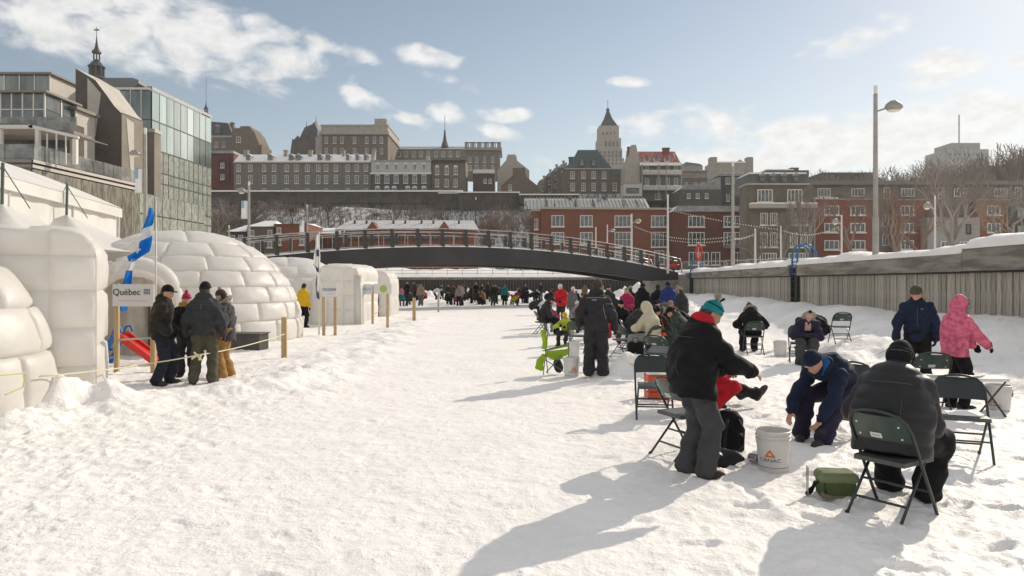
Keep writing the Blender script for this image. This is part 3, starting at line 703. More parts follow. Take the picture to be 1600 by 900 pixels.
# glass pavilions on the terrace
def pavilion(lab, px0, px1, pyt, pyb, D, side, cols, rows, depth, sidecols, gm, fascia=.5, nm='glass_pavilion'):
    a, c = Wp(px0, pyt, D), Wp(px1, pyb, D); t = thing(nm, lab, 'building', (a.x, a.y, c.z)); Wd, Hg = c.x - a.x, a.z - c.z
    MB().box(.05, Wd - .05, .05, depth, 0, Hg).build('core', DKM, t)
    for i in range(cols):
        for j in range(rows):
            MB().box(Wd * i / cols + .07, Wd * (i + 1) / cols - .07, .0, .03, Hg * j / rows + .07, Hg * (j + 1) / rows - .07).build('glass_panel', gm, t)
    for i in range(cols + 1): MB().box(Wd * i / cols - .06, Wd * i / cols + .06, -.06, .04, 0, Hg).build('mullion', WHF, t)
    for j in range(1, rows): MB().box(0.06, Wd - .06, -.04, .035, Hg * j / rows - .05, Hg * j / rows + .05).build('transom', WHF, t)
    for i in range(sidecols):
        for j in range(rows):
            MB().box(Wd - .03, Wd + .0, depth * i / sidecols + .1, depth * (i + 1) / sidecols - .1, Hg * j / rows + .07, Hg * (j + 1) / rows - .07).build('glass_panel', gm, t)
    for i in range(1, sidecols + 1): MB().box(Wd - .02, Wd + .05, depth * i / sidecols - .08, depth * i / sidecols + .08, 0, Hg).build('mullion', WHF, t)
    if not sidecols: MB().box(Wd - .04, Wd + .03, .06, depth, 0, Hg).build('side_wall', STR, t)
    MB().box(-.2, Wd + .4, -.4, depth + .3, Hg + .01, Hg + fascia).build('roof_fascia', BGE, t)
    return t
pavilion('topmost glazed roof pavilion at the upper left corner with a cream side wall', -40, 78, 117, 145, 74, 0, 5, 1, 6, 0, GLS, .2)
pavilion('middle glazed storey with white mullions below the topmost pavilion at the left', -50, 70, 146, 196, 62, 0, 7, 2, 4.5, 2, GLD, .2)
pavilion('narrow glazed stair bay with white mullions against the stone wedge', 103, 118, 172, 244, 66, 0, 1, 3, 3, 0, GLD, .3)
t = thing('terrace_slab', 'sloping dark balcony slab with a glass rail above the canopy at the left edge', 'balcony', tuple(Wp(-20, 204, 57)))
MB().box(-2, 7.0, 0, 2.5, -.28, 0).build('slab', BGE, t)
for i in range(6): MB().box(-2 + 1.55 * i, -.5 + 1.55 * i, -.02, .02, .05, 1.1).build('balustrade_pane', GLT, t)
t = thing('terrace_slab', 'dark recessed wall storey under the middle glazed pavilion at the left', 'building', tuple(Wp(-30, 250, 60)))
MB().box(0, 7.6, 0, 2, -1, 3.2).build('recessed_wall', STN, t)
for i in range(4): MB().box(.4 + 1.75 * i, 1.9 + 1.75 * i, -.05, 0, -.9, 2.5).build('glass_panel', GLD, t)
cn = thing('canopy', 'flat white framed canopy on posts over the snowy terrace at the left', 'canopy', tuple(Wp(-10, 212, 52.5)))
MB().box(-1, 2.9, 0, .25, .55, .8).prism([(2.6, .62), (6.3, -.20), (6.3, .0), (2.6, .86)], .2, 'y').build('front_beam', WHF, cn)
MB().prism([(-1, .87), (2.6, .87), (6.4, .04), (6.4, .0), (2.6, .80), (-1, .82)], 3.5, 'y', at=.2).build('canopy_roof', BGE, cn)
for x_ in (0.4, 3.2, 6.0): MB().box(x_ - .14, x_ + .14, .02, .3, -2.1, .5 if x_ < 5 else -.22).build('post', WHF, cn)
for x_ in (3.9, 4.6, 5.3): MB().box(x_ - .04, x_ + .04, .1, .18, -2.1, .2).build('mullion', WHF, cn)
# ---------------------------------------------------------------- town
PANE = mat('window_pane', (0.05, 0.055, 0.06), 0.12, (0.16, 0.17, 0.17), 1.1, 3, spec=.8, rand=.3)
CREAM = mat('cream_window_paint', (0.72, 0.66, 0.54), 0.6)
WHITEP = mat('white_window_paint', (0.68, 0.65, 0.60), 0.6)
def stone(name, c, v=.8, nsc=.9): return mat(name, c, .88, tuple(x * v for x in c), nsc, 7, bump=.35, bscale=4, bdist=.06)
GSTONE = stone('grey_brown_stone', (0.20, 0.172, 0.145)); BSTONE = stone('brown_stone', (0.175, 0.138, 0.108)); DSTONE = stone('dark_stone', (0.10, 0.088, 0.078))
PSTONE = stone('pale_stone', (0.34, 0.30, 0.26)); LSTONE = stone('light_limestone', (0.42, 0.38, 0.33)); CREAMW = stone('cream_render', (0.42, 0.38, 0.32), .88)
OLIVE = stone('olive_brown_brick', (0.17, 0.148, 0.115)); GREYW = stone('grey_cladding', (0.235, 0.215, 0.19))
def brickmat(name, c1, c2, mo):
    m = bpy.data.materials.new(name); m.use_nodes = True; t = NT(m.node_tree); p = m.node_tree.nodes['Principled BSDF']
    c = t.node('ShaderNodeTexCoord'); mp = t.node('ShaderNodeMapping'); mp.inputs['Rotation'].default_value = (R(90), 0, 0); t.put(mp.inputs[0], c.outputs['Object'])
    b = t.node('ShaderNodeTexBrick'); t.put(b.inputs['Vector'], mp.outputs[0]); b.inputs['Scale'].default_value = 4.0
    b.inputs['Color1'].default_value = (*c1, 1); b.inputs['Color2'].default_value = (*c2, 1); b.inputs['Mortar'].default_value = (*mo, 1); b.inputs['Mortar Size'].default_value = .012
    n = t.noise(c.outputs['Object'], .35, 6, .65)
    t.put(p.inputs['Base Color'], t.mix(t.math('MULTIPLY', t.ramp(n, .35, .7), .45), b.outputs[0], tuple(x * .62 for x in c1))); p.inputs['Roughness'].default_value = .9
    MATS[name] = m; return m
RBRICK = brickmat('red_brown_brick', (0.235, 0.085, 0.047), (0.195, 0.070, 0.042), (0.15, .09, .07))
OBRICK = brickmat('orange_brick', (0.34, 0.15, 0.075), (0.28, 0.12, 0.06), (0.18, .11, .08)); PBRICK = brickmat('rose_brick', (0.28, 0.105, 0.07), (0.235, 0.09, 0.062), (0.15, .09, .075))
MAROON = mat('maroon_paint', (0.12, 0.03, 0.022), .7); BEIGEC = mat('beige_cornice', (0.40, 0.35, 0.29), .8)
SLATE = mat('slate_roof', (0.10, 0.10, 0.105), .7, (0.06, 0.06, .062), 1.2, 5, snow=.8, snowlo=.70)
SNROOF = mat('snowy_tin_roof', (0.36, 0.35, 0.34), .6, (0.22, 0.22, .22), 1.0, 5, snow=1.0, snowlo=.42)
TEAL = mat('green_copper_roof', (0.10, 0.135, 0.135), .6, (0.075, .105, .105), .6, 5, stretch=(3, 1, .3))
REDROOF = mat('red_tin_roof', (0.33, 0.07, 0.05), .55, (0.50, 0.44, 0.42), .9, 5, stretch=(3.4, .5, .5), lo=.52, hi=.60)
STRIPE = mat('striped_snow_roof', (0.62, 0.61, 0.60), .7, (0.09, 0.10, 0.11), .8, 4, stretch=(1.6, .12, .12), lo=.56, hi=.62)
COPPER = mat('dark_patina_roof', (0.065, 0.072, 0.07), .6, (.045, .05, .05), 1, 4)
GWIN = mat('yellow_gable', (0.50, .42, .24), .7)
wcache = {}
def window(parent, x, z, w, h, m=WHITEP, cols=2, rows=1, sill=True, arch=False, y=-.02, head=False):
    """a window set on the facade: frame with mullions and sill, pane as its child"""
    key = (round(w, 1), round(h, 1), m.name, cols, rows, sill, arch, head)
    if key not in wcache:
        w, h = key[0], key[1]; t = .11 if w > .9 else .09; b = MB(); d0, d1 = -.10, .03
        b.box(-w / 2, -w / 2 + t, d0, d1, 0, h).box(w / 2 - t, w / 2, d0, d1, 0, h).box(-w / 2 + t, w / 2 - t, d0, d1, h - t, h).box(-w / 2 + t, w / 2 - t, d0, d1, 0, t)
        for i in range(1, cols): b.box(-w / 2 + w * i / cols - t * .35, -w / 2 + w * i / cols + t * .35, -.07, d1 - .01, t, h - t)
        for j in range(1, rows): b.box(-w / 2 + t, w / 2 - t, -.05, d1 - .02, h * j / rows - .03, h * j / rows + .03)
        if sill: b.box(-w / 2 - .12, w / 2 + .12, -.26, d1 + .01, -.16, -.005)
        if arch: b.prism([(-w / 2 - .08, h), (w / 2 + .08, h), (w / 2 - .1, h + .38), (0, h + .52), (-w / 2 + .1, h + .38)], .12, 'y', at=-.12)
        if head: b.box(-w / 2 - .1, w / 2 + .1, -.18, d1 + .01, h + .005, h + .24)
        wcache[key] = (b.mesh('window', m), MB().box(-w / 2 + t, w / 2 - t, -.02, .0, t, h - t).mesh('pane', PANE))
    a, b = wcache[key]
    o = link('window', a, parent, (x, y, z)); link('pane', b, o); return o
class Bld:
    """building whose front stands at distance D and fills the given photo columns"""
    def __init__(s, label, D, x0, x1, yt, yb, m, depth=9, yaw=0.0, cat='building', group=None, name='building', wall=True, base=None):
        s.D = D; s.cx = (x0 + x1) / 2; s.yb = yb; p = Wp(s.cx, yb, D); s.ox = 0
        s.k = D / F; s.W = (x1 - x0) * s.k; s.Hh = (yb - yt) * s.k; s.depth = depth
        s.root = thing(name, label, cat, tuple(p), R(yaw), group)
        if wall:
            s.wall = MB().box(-s.W / 2, s.W / 2, 0, depth, -(base or 0), s.Hh).build('wall', m, s.root)
    def l(s, px, py): return ((px - s.cx) * s.k, (s.yb - py) * s.k)
    def win(s, xs, yc, w, h, m=WHITEP, **kw):
        for x in (xs if isinstance(xs, (list, tuple)) else [xs]):
            lx, lz = s.l(x, yc); window(s.root, lx, lz - h * s.k / 2, w * s.k, h * s.k, m, **kw)
    def box(s, name, m, x0, x1, y0, y1, d0=-.3, d1=None):
        a, b = s.l(x0, y1); c, d = s.l(x1, y0)
        return MB().box(a, c, d0, s.depth if d1 is None else d1, b, d).build(name, m, s.root)
    def poly(s, name, m, pts, d0=0.0, d=None):
        return MB().prism([s.l(*p) for p in pts][::-1], (s.depth if d is None else d), 'y', at=d0).build(name, m, s.root)
    def roof_side(s, name, m, x0, x1, ye, yr, over=.3, run=None, hip=0.0):
        """ridge parallel to the front: eaves at row ye, ridge at row yr"""
        a, ze = s.l(x0, ye); b, zr = s.l(x1, yr); run = run or s.depth / 2; hh = hip
        vs = [(a, -over, ze), (b, -over, ze), (b - hh, run, zr), (a + hh, run, zr), (a, 2 * run, ze), (b, 2 * run, ze)]
        return MB().add(vs, [(0, 1, 2, 3), (2, 5, 4, 3), (0, 3, 4), (1, 5, 2), (0, 4, 5, 1)]).build(name, m, s.root)
    def chimney(s, x0, x1, y0, y1, m, dy=2.0, dd=1.2):
        a, b = s.l(x0, y1); c, d = s.l(x1, y0)
        MB().box(a, c, dy, dy + dd, b - 1, d - .3).box(a - .12, c + .12, dy - .12, dy + dd + .12, d - .3, d).build('chimney', m, s.root)
    def dormer(s, x, y, w, h, m, dy=.6, wm_=WHITEP, rm=SNROOF):
        cx, cz = s.l(x, y); w *= s.k; h *= s.k
        o = MB().box(-w / 2, w / 2, 0, 2.4, -h / 2, h / 2 * .9).build('dormer', m, s.root, loc=(cx, dy, cz))
        MB().prism([(-w / 2 - .15, h / 2 * .88), (w / 2 + .15, h / 2 * .88), (0, h / 2 + .55)], 2.5, 'y', at=-.2).build('dormer_roof', rm, o)
        ww, wh = round(max(w - .3, .6), 1), round(max(h - .5, .7), 1)
        MB().box(-ww / 2, ww / 2, -.06, -.005, -wh / 2, wh / 2).box(-ww / 2 - .1, ww / 2 + .1, -.045, -.004, wh / 2 + .01, wh / 2 + .12).build('dormer_window', PANE, o)
# ---- upper town, left to right
B = Bld('mansard house with dormers and a chimney just right of the glass block', 232, 326, 364, 214, 245, GSTONE, 10)
B.poly('mansard_roof', SLATE, [(325, 214), (330, 190), (356, 192), (365, 214)]); B.chimney(356, 361, 189, 214, GSTONE); B.dormer(341, 203, 9, 11, GSTONE, -.4)
B.win([338, 349.5], 226, 4.4, 8); B.box('cornice', BEIGEC, 325, 366, 212, 215)
B = Bld('brown stone gable house with a single window left of the chateau turret', 225, 361, 404, 222, 245, BSTONE, 10)
B.poly('gable_wall', BSTONE, [(361, 222), (363, 201), (374, 200), (376, 197), (390, 197), (392, 201), (397, 206), (404, 222)]); B.win(373, 218, 7, 9); B.box('side_wing', BSTONE, 399, 408, 226, 245, .5)
c = Wp(322, 185, 240)
def lantern(px, py_top, py_base, D, wpx, lab, mast):
    k = D / F; p = Wp(px, py_base, D); h = (py_base - py_top) * k; w_ = wpx * k / 2; t = thing('church_spire', lab, 'spire', tuple(p), group='baroque spires')
    MB().lathe([(w_, -h * .6), (w_, 0), (w_ * 1.15, .01), (w_ * 1.15, h * .03), (w_ * .9, h * .05)], 8).build('drum', DSTONE, t)
    for i in range(8):
        a = math.pi * (i + .5) / 4; MB().tube([(w_ * .72 * math.cos(a), w_ * .72 * math.sin(a), h * .05), (w_ * .72 * math.cos(a), w_ * .72 * math.sin(a), h * .22)], w_ * .13, 5).build('column', DSTONE, t)
    MB().lathe([(w_ * .45, h * .05), (w_ * .45, h * .22)], 8).build('core', COPPER, t)
    MB().lathe([(w_ * .95, h * .22), (w_ * 1.0, h * .24), (w_ * .75, h * .27), (w_ * .62, h * .31), (w_ * .35, h * .35), (w_ * .30, h * .37)], 8).build('lower_dome', COPPER, t, smooth=True, sharp=40)
    for i in range(6):
        a = math.pi * i / 3; MB().tube([(w_ * .34 * math.cos(a), w_ * .34 * math.sin(a), h * .37), (w_ * .34 * math.cos(a), w_ * .34 * math.sin(a), h * .50)], w_ * .09, 5).build('column', DSTONE, t)
    MB().lathe([(w_ * .55, h * .50), (w_ * .5, h * .53), (w_ * .28, h * .57), (w_ * .20, h * .62), (w_ * .10, h * .72), (w_ * .03, h * .84)], 8).build('upper_dome', COPPER, t, smooth=True, sharp=40)
    MB().tube([(0, 0, h * .8), (0, 0, h * (1.0 + mast))], w_ * .035, 4).build('mast', COPPER, t)
    if not mast: MB().box(-w_ * .3, w_ * .3, -.05, .05, h * .93, h * .955).build('cross_arm', COPPER, t)
lantern(151, 42, 124, 190, 26, 'tall dark baroque spire with a cross behind the stone wedge tower', 0)
lantern(322, 152, 188, 240, 14, 'small dark lantern spire with a long mast right of the glass block', .9)
B = Bld('dark red timber house squeezed between the glass block and the stone row', 205, 328, 365, 240, 299, MAROON, 8)
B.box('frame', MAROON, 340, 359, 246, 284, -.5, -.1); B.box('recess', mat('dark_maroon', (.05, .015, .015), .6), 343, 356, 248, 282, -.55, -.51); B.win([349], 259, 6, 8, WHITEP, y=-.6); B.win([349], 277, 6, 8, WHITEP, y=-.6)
B.box('roof_edge', SNROOF, 327, 366, 236, 240, -.6)
for (x0, x1, wx, dorm, ch, lab) in ((365, 402, [373, 391.5], [386], (373, 380), 'first grey stone row house with a snowy roof from the left'),
        (402, 437.5, [413, 428.5], [420], (437, 443), 'second row house from the left with darker upper windows'),
        (437.5, 473, [448, 463.5], [453, 464], (476, 482), 'third grey stone row house, with two dormers'),
        (473, 535, [480.5, 497.5, 509.7, 525], [498, 511], (530, 534), 'wide grey stone row house with four windows across'),
        (535, 580, [543.5, 557.6, 572], [542, 557, 570], (577, 583), 'grey stone row house beside the white mansard house')):
    B = Bld(lab, 200, x0 + .2, x1 - .2, 253.5, 301, GSTONE, 9, group='stone row houses on the rampart')
    B.roof_side('roof', SNROOF, x0, x1, 254, 237, run=4.5); B.box('eaves', BEIGEC, x0, x1, 253, 255, -.4, -.02)
    for d_ in dorm: B.dormer(d_, 246, 7 if len(dorm) < 3 else 5, 9, PSTONE, .8)
    B.chimney(ch[0] + .6, ch[1], 231, 244, PSTONE, 3.2)
    B.win(wx, 262.5, 6, 10.5, rows=2); B.win(wx, 280.5, 6, 13, rows=3); B.win(wx[::2], 297.5, 5.5, 6)
B = Bld('dark stone house with a white mansard storey and arched white windows', 199, 580.4, 673, 271, 304, DSTONE, 10)
WMANS = mat('white_mansard', (0.50, .48, .47), .7, (.40, .385, .375), 2, 4)
B.box('mansard_wall', WMANS, 580, 673, 252, 271, .1); B.box('eave_band', WHITEP, 579, 674, 269.5, 272.5, -.5, .1); B.box('roof_edge', SNROOF, 579, 674, 250, 252.2, -.1)
B.win([590, 604.6, 619, 634, 648, 662.5], 261, 5, 9, y=.07, arch=True); B.win([590, 604.6, 619, 634, 648, 662.5], 280, 7, 12.5, arch=True, rows=2); B.win([590, 604.6, 616, 637, 648, 662.5], 298, 7, 10, arch=True, rows=2)
B.chimney(579, 584, 241, 252, LSTONE, 1); B.chimney(665, 670, 243, 252, LSTONE, 1)
B = Bld('plain brown stone house with three arched windows right of the white mansard house', 200, 674, 727.5, 250, 304, BSTONE, 10)
B.box('roof_band', mat('dark_band', (.05, .03, .03), .7), 673.5, 728, 250, 254, -.4, -.02); B.win([683, 698, 712], 267, 6, 12, arch=True, rows=2); B.win([683, 698, 712], 286, 6, 12, rows=2); B.win([683, 712], 301, 6, 6)
B = Bld('large brown block with a pale cornice and tall chimney above the row houses', 262, 503, 606, 209, 256, BSTONE, 26, yaw=0)
B.box('cornice', LSTONE, 500, 608, 206, 210.5, -.8, 27); B.box('attic', LSTONE, 502, 606, 197, 206, -.2, 26); B.box('cornice', BEIGEC, 501, 607, 195, 197, -.5, 26.4)
B.win([510, 523, 534.5, 554, 573, 585, 596], 219, 4.5, 10); B.win([510, 523, 534.5, 554, 573, 585, 596], 236, 4.5, 9)
B.win([523, 554, 585], 201.5, 4.5, 3, sill=False)
a = B.l(582, 195); b_ = B.l(601, 181.5); MB().box(a[0], b_[0], 4, 10, a[1], b_[1]).box(a[0] - .5, b_[0] + .5, 3.5, 10.5, b_[1] - 2.6, b_[1] - 2.2).build('chimney_tower', LSTONE, B.root)
B.poly('lit_tone_side_wall', LSTONE, [(492, 256), (492, 216), (500.5, 203), (502.8, 203), (502.8, 256)], 1, 20)  # light on this side painted as paler stone than the front
B = Bld('long low block with a pale sloping roof behind the white mansard house', 285, 604, 731, 233, 262, GSTONE, 14)
B.roof_side('roof', mat('pale_metal_roof', (.33, .33, .32), .6, (.25, .25, .245), .4, 4, stretch=(.1, .1, 3)), 603, 732, 233.5, 223, run=8); B.win([612 + 11.5 * i for i in range(10)], 241, 5, 8)
# chateau roofs
t = thing('chateau_roofs', 'dark steep chateau roofs with spires rising behind the stone row', 'building', tuple(Wp(475, 245, 320)))
def tl(px, py): return ((px - 475) * 320 / F, (245 - py) * 320 / F)
MB().prism([tl(*p) for p in [(457, 245), (459, 236), (473, 205), (476, 199), (488, 194), (491, 190), (496, 202), (496, 245)]][::-1], 14, 'y').build('main_roof', mat('chateau_slate', (.075, .075, .08), .6, (.05, .05, .055), .5, 5), t)
MB().prism([tl(*p) for p in [(456, 245), (457, 239), (460, 219), (463, 220), (468, 214), (472, 220), (478, 212), (484, 222), (496, 216), (500, 245)]][::-1], 3, 'y', at=-3.1).build('front_gables', mat('chateau_brick', (.11, .075, .065), .8, (.07, .06, .055), .6, 5), t)
for px, y0, y1 in ((476, 200, 186), (491, 192, 178), (454.5, 236, 224)):
    a = tl(px, y0); b_ = tl(px, y1); MB().lathe([(1.3, a[1] - 3), (.5, a[1]), (.12, a[1] + (b_[1] - a[1]) * .5), (.05, b_[1])], 6, Matrix.Translation((a[0], 3, 0))).build('spire', COPPER, t)
B = Bld('square stone block with a balustraded roof above the rampart', 245, 728, 781, 233, 275, GSTONE, 14)
B.box('cornice', PSTONE, 726, 784, 231, 235, -.9, 15)
for i in range(16):
    a = B.l(728.5 + i * 3.5, 231); MB().box(a[0] - .15, a[0] + .15, -.5, -.2, a[1], a[1] + 1.5).build('baluster', PSTONE, B.root)
for i in range(6): a = B.l(728.5 + i * 10.4, 231); MB().box(a[0] - .5, a[0] + .5, -.6, -.1, a[1], a[1] + 1.9).build('pedestal', PSTONE, B.root)
B.box('rail', PSTONE, 728, 781, 222.5, 224, -.6, -.1); B.win([734.5, 745, 757, 770], 249.5, 4.2, 9); B.win([734.5, 745, 757, 770], 262, 5, 8)
t = thing('radio_mast', 'thin mast with a small pyramid base on the roof behind the arched-window house', 'mast', tuple(Wp(695, 226, 290)))
MB().lathe([(1.6, -1), (.9, 1.2), (.5, 3.5), (.3, 6)], 6).build('base', DSTONE, t); MB().tube([(0, 0, 6), (0, 0, 12)], .1, 4).build('mast', COPPER, t)
B = Bld('cream gabled house with a stepped chimney behind the round rampart', 220, 777, 827, 266, 303, CREAMW, 14)
B.poly('gable', CREAMW, [(777, 266), (791, 250), (792, 244), (807, 244), (808, 251), (827, 266)]); B.box('chimney_pots', CREAMW, 793, 806, 240.5, 244, 1, 2.5)
B = Bld('dark timber house with a white roof rail below the balustraded block', 204, 739, 773, 271, 302, stone('dark_brown_timber', (.11, .075, .06)), 8)
B.box('roof_rail', WHITEP, 739, 773, 265, 270, -.2, -.1); B.win([758, 766], 283, 5, 7); B.box('roof_edge', SNROOF, 738, 774, 270.4, 272, -.4)
B = Bld('brown gable-end house with a wide chimney behind the round rampart', 192, 783, 841, 291, 303, BSTONE, 12)
B.poly('gable', BSTONE, [(783, 291), (801, 275), (801, 262), (820, 262), (822, 276), (841, 291)]); B.win([797], 293, 5, 9)
MB().grid(lambda a, c: (*(lambda p: (p[0], -.3 + 10 * c, p[1] + .12))(B.l(783 + 18 * a, 291.5 - 16 * a)),), 2, 2).build('roof_snow', SNOW, B.root)
# receding street and the green-roofed house
t_ = [(841, 853, 286), (853, 863, 276), (863, 873, 268), (873, 884, 262)]
for i, (x0, x1, yt) in enumerate(t_):
    B = Bld(['lowest', 'second', 'third', 'topmost'][i] + ' of the narrow houses stepping up to the green-roofed house', 235 - 9 * i, x0, x1 + 2, yt, 306, [PSTONE, BSTONE, GSTONE, BSTONE][i], 9, group='stepping narrow houses')
    B.poly('roof', SNROOF, [(x0 - 1, yt), (x0 + 3, yt - 5), (x1 + 2, yt - 9), (x1 + 2, yt)], .0, 8); B.chimney(x1 - 4, x1 - 1, yt - 13, yt - 3, PSTONE, 2); B.win([(x0 + x1) / 2 + 1], yt + 9, 4, 7); B.win([(x0 + x1) / 2 + 1], yt + 22, 4, 7)
B = Bld('big brown stone house with a green hipped roof and white windows', 188, 883, 972, 264, 307, BSTONE, 14)
B.poly('green_roof', TEAL, [(882, 264), (905, 234.5), (934, 234.5), (957, 264)], .05, 13.5); B.poly('side_roof', TEAL, [(950, 274), (955, 265), (973, 269), (974, 274)], -.1, 10)
B.chimney(890, 904, 243, 262, TEAL, 2); B.chimney(904, 932, 233.3, 236, TEAL, 1, 9)
for x_ in (909, 927.5): B.dormer(x_, 255, 7, 11, TEAL, -.5, rm=TEAL)
B.win([894.6, 911.6, 927.6, 943.9], 273.5, 6.3, 11, rows=3); B.win([894.6, 911.6, 927.6, 943.9, 960.6], 292, 6.3, 12, rows=3)
B.box('eaves', BEIGEC, 882, 958, 263, 265, -.4, -.02)
B = Bld('tall art deco stone tower with a dark copper hipped crown', 335, 933, 975, 247, 275, LSTONE, 13, name='office_tower', cat='tower')
for (x0, x1, y0, y1, d) in ((933.5, 972.5, 232, 247, .5), (935, 971, 215, 232, 1), (937, 968, 195, 215, 1.6)):
    a, b_ = B.l(x0, y1); c, d_ = B.l(x1, y0); MB().box(a, c, d, 13 - d, b_, d_).build('setback', LSTONE, B.root)
a, z0 = B.l(939, 195); c_, z1 = B.l(966, 181); m_ = (a + c_) / 2
MB().add([(a, 1.8, z0), (c_, 1.8, z0), (c_, 11, z0), (a, 11, z0), (m_ - 1.9, 4.8, z1), (m_ + 1.9, 4.8, z1), (m_ + 1.9, 8, z1), (m_ - 1.9, 8, z1), (m_ - .8, 5.7, z1 + 3.2), (m_ + .8, 5.7, z1 + 3.2), (m_ + .8, 7, z1 + 3.2), (m_ - .8, 7, z1 + 3.2)],
         [(0, 1, 5, 4), (1, 2, 6, 5), (2, 3, 7, 6), (3, 0, 4, 7), (4, 5, 9, 8), (5, 6, 10, 9), (6, 7, 11, 10), (7, 4, 8, 11), (8, 9, 10, 11)]).build('copper_crown', COPPER, B.root)
MB().box(m_ - .7, m_ + .7, 5.8, 6.9, z1 + 3.2, z1 + 5).build('crown_cap', COPPER, B.root); MB().tube([(m_, 6.3, z1 + 5), (m_, 6.3, z1 + 9)], .12, 4).build('mast', COPPER, B.root)
TW = mat('tower_window_frame', (.16, .145, .125), .7)
for yy0 in (238, 243.5, 250, 256): B.win([939 + 6.1 * i for i in range(6)], yy0, 2.2, 3.2, TW, sill=False, cols=1)
B.win([947, 953, 959, 965], 224, 2.6, 8, TW, sill=False, cols=1, y=.9); B.win([943, 949, 955, 961], 207, 2, 4, TW, sill=False, cols=1, y=1.5)
# red roofed balcony house
B = Bld('tall house with a striped red tin roof, two brick chimneys and white balconies', 176, 1000, 1064, 258, 314, stone('balcony_house_stone', (.17, .16, .15)), 11)
B.poly('gable_wall', CREAMW, [(977, 312), (978, 262), (986, 238), (987, 226), (994, 226), (1000.5, 256), (1000.5, 312)], .2, 8)
B.roof_side('red_roof', REDROOF, 999, 1064, 257, 231, run=5, hip=.4)
B.box('eave_snow', SNOW, 999, 1064, 255, 259.5, -1.0, -.31)
B.chimney(985, 993, 225, 240, RBRICK, 3.5); B.chimney(1041, 1051, 226.5, 244, RBRICK, 3.5)
for x_ in (1011, 1026.5, 1043): B.dormer(x_, 249, 8, 8, WHITEP, .3, rm=REDROOF)
for y_ in (270, 294):
    B.box('balcony_rail', WHITEP, 1001, 1063, y_ - 3, y_ - 2, -1.6, -1.5); B.box('balcony_floor', BEIGEC, 1001, 1063, y_ + 3, y_ + 4.4, -1.6, -.02)
    for i in range(31):
        a, zz = B.l(1001.5 + i * 2.05, y_ + 3); MB().box(a - .11, a + .11, -1.58, -1.5, zz, zz + .9).build('baluster', WHITEP, B.root)
for x_ in (1001.5, 1027.5, 1039, 1062.5): a, zz = B.l(x_, 312); MB().box(a - .12, a + .12, -1.62, -1.4, zz, zz + 8.6).build('post', PSTONE, B.root)
B.win([1011, 1029, 1043, 1056], 284, 6, 11); B.win([1011, 1029, 1043, 1056], 263, 5, 6); B.win([1028], 307, 9, 9, cols=2, rows=2)
B = Bld('small white box bay with a five-light window beside the balcony house', 172, 974.5, 1003, 286.5, 306.5, mat('white_box_paint', (.52, .49, .45), .7), 5)
B.win([988.5], 298, 20, 8, DKP, cols=5, sill=False); B.box('roof_edge', BEIGEC, 973.5, 1004, 285.3, 286.6, -.2)
# behind and right of the balcony house
B = Bld('brown house with a snowy roof terrace right of the balcony house', 200, 1065, 1106, 278, 318, BSTONE, 9)
B.box('terrace_rail', PSTONE, 1065, 1106, 268, 278, .5, .7); B.win([1072, 1086, 1098], 289, 5, 8); B.box('roof_edge', SNROOF, 1064, 1107, 266, 268, -.3, 3)
B = Bld('pale low house with a green dormer roof behind the snowy roof terrace', 240, 1066, 1098, 259, 272, PSTONE, 9); B.poly('roof', mat('faded_green_roof', (.16, .18, .14), .7), [(1066, 259), (1072, 253), (1094, 256), (1098, 259)]); B.chimney(1082, 1089, 254, 262, PSTONE)
B = Bld('hazy grey chateau-like block with two square towers behind the rooftops', 330, 1112, 1176, 254, 285, PSTONE, 12)
B.box('tower', PSTONE, 1110, 1120, 245.5, 285, -.4, 4); B.box('tower', PSTONE, 1167.5, 1176.5, 245.5, 285, -.4, 4); B.poly('gable', PSTONE, [(1150, 254), (1157, 249), (1163, 254)], 0, 5)
B.box('roof_snow', SNOW, 1113, 1166, 252.6, 254.2, -.2, 3); B.win([1124 + 6 * i for i in range(7)], 267, 3, 5)
B = Bld('dark brick house with pale windows above the string lights', 170, 1124, 1182, 275, 335, stone('dark_brick_house', (.095, .082, .072)), 10)
B.box('roof_snow', SNROOF, 1123, 1183, 272.5, 275, -.4); B.win([1137, 1151, 1161, 1174], 282.5, 7, 10); B.win([1137, 1159], 309, 5, 11)
B = Bld('low brown building with snow on its flat roof behind the brick block', 165, 1062, 1128, 296, 330, stone('dark_brown_wall', (.12, .10, .085)), 10)
B.poly('sloping_roof', SNROOF, [(1062, 296), (1072, 288), (1100, 285), (1128, 275), (1128, 296)], 1, 8); B.win([1076, 1090, 1104], 306, 5, 8)
B = Bld('green-grey mansard house with a row of dormers behind the olive brick house', 128, 1168, 1262, 288, 300, GREYW, 10)
B.poly('mansard', mat('green_grey_slate', (.165, .175, .155), .7, (.125, .13, .12), 1, 4), [(1168, 288), (1171, 272), (1259, 272), (1262, 288)], .1, 8); B.box('roof_snow', SNOW, 1170, 1260, 269.5, 272, -.2, 6)
for x_ in (1190, 1206.5, 1224, 1242): B.dormer(x_, 279.5, 8, 10, GREYW, -.5)
B = Bld('olive brown brick house of four floors with cream window bands', 88, 1166, 1271, 288.5, 430, OLIVE, 2.6)
B.box('eaves', BEIGEC, 1165, 1263, 287, 289.5, -.5, 2.8); B.win([1195, 1241.5], 306, 24, 20, CREAM, cols=4, rows=1)
B.box('ledge', BEIGEC, 1170, 1271, 320, 326, -1.2, -.02); B.box('ledge_snow', SNOW, 1170, 1271, 318, 319.8, -1.15, -.02)
for x_ in (1193.5, 1208.5, 1240, 1256): B.win([x_], 342, 11.5, 19, CREAM, cols=3); B.win([x_], 375, 11.5, 22, CREAM, cols=3)
B.box('drain_pipe', PSTONE, 1270, 1272, 312, 420, -.4, -.1); B.win([1200, 1245], 402, 26, 14, CREAM, cols=6)
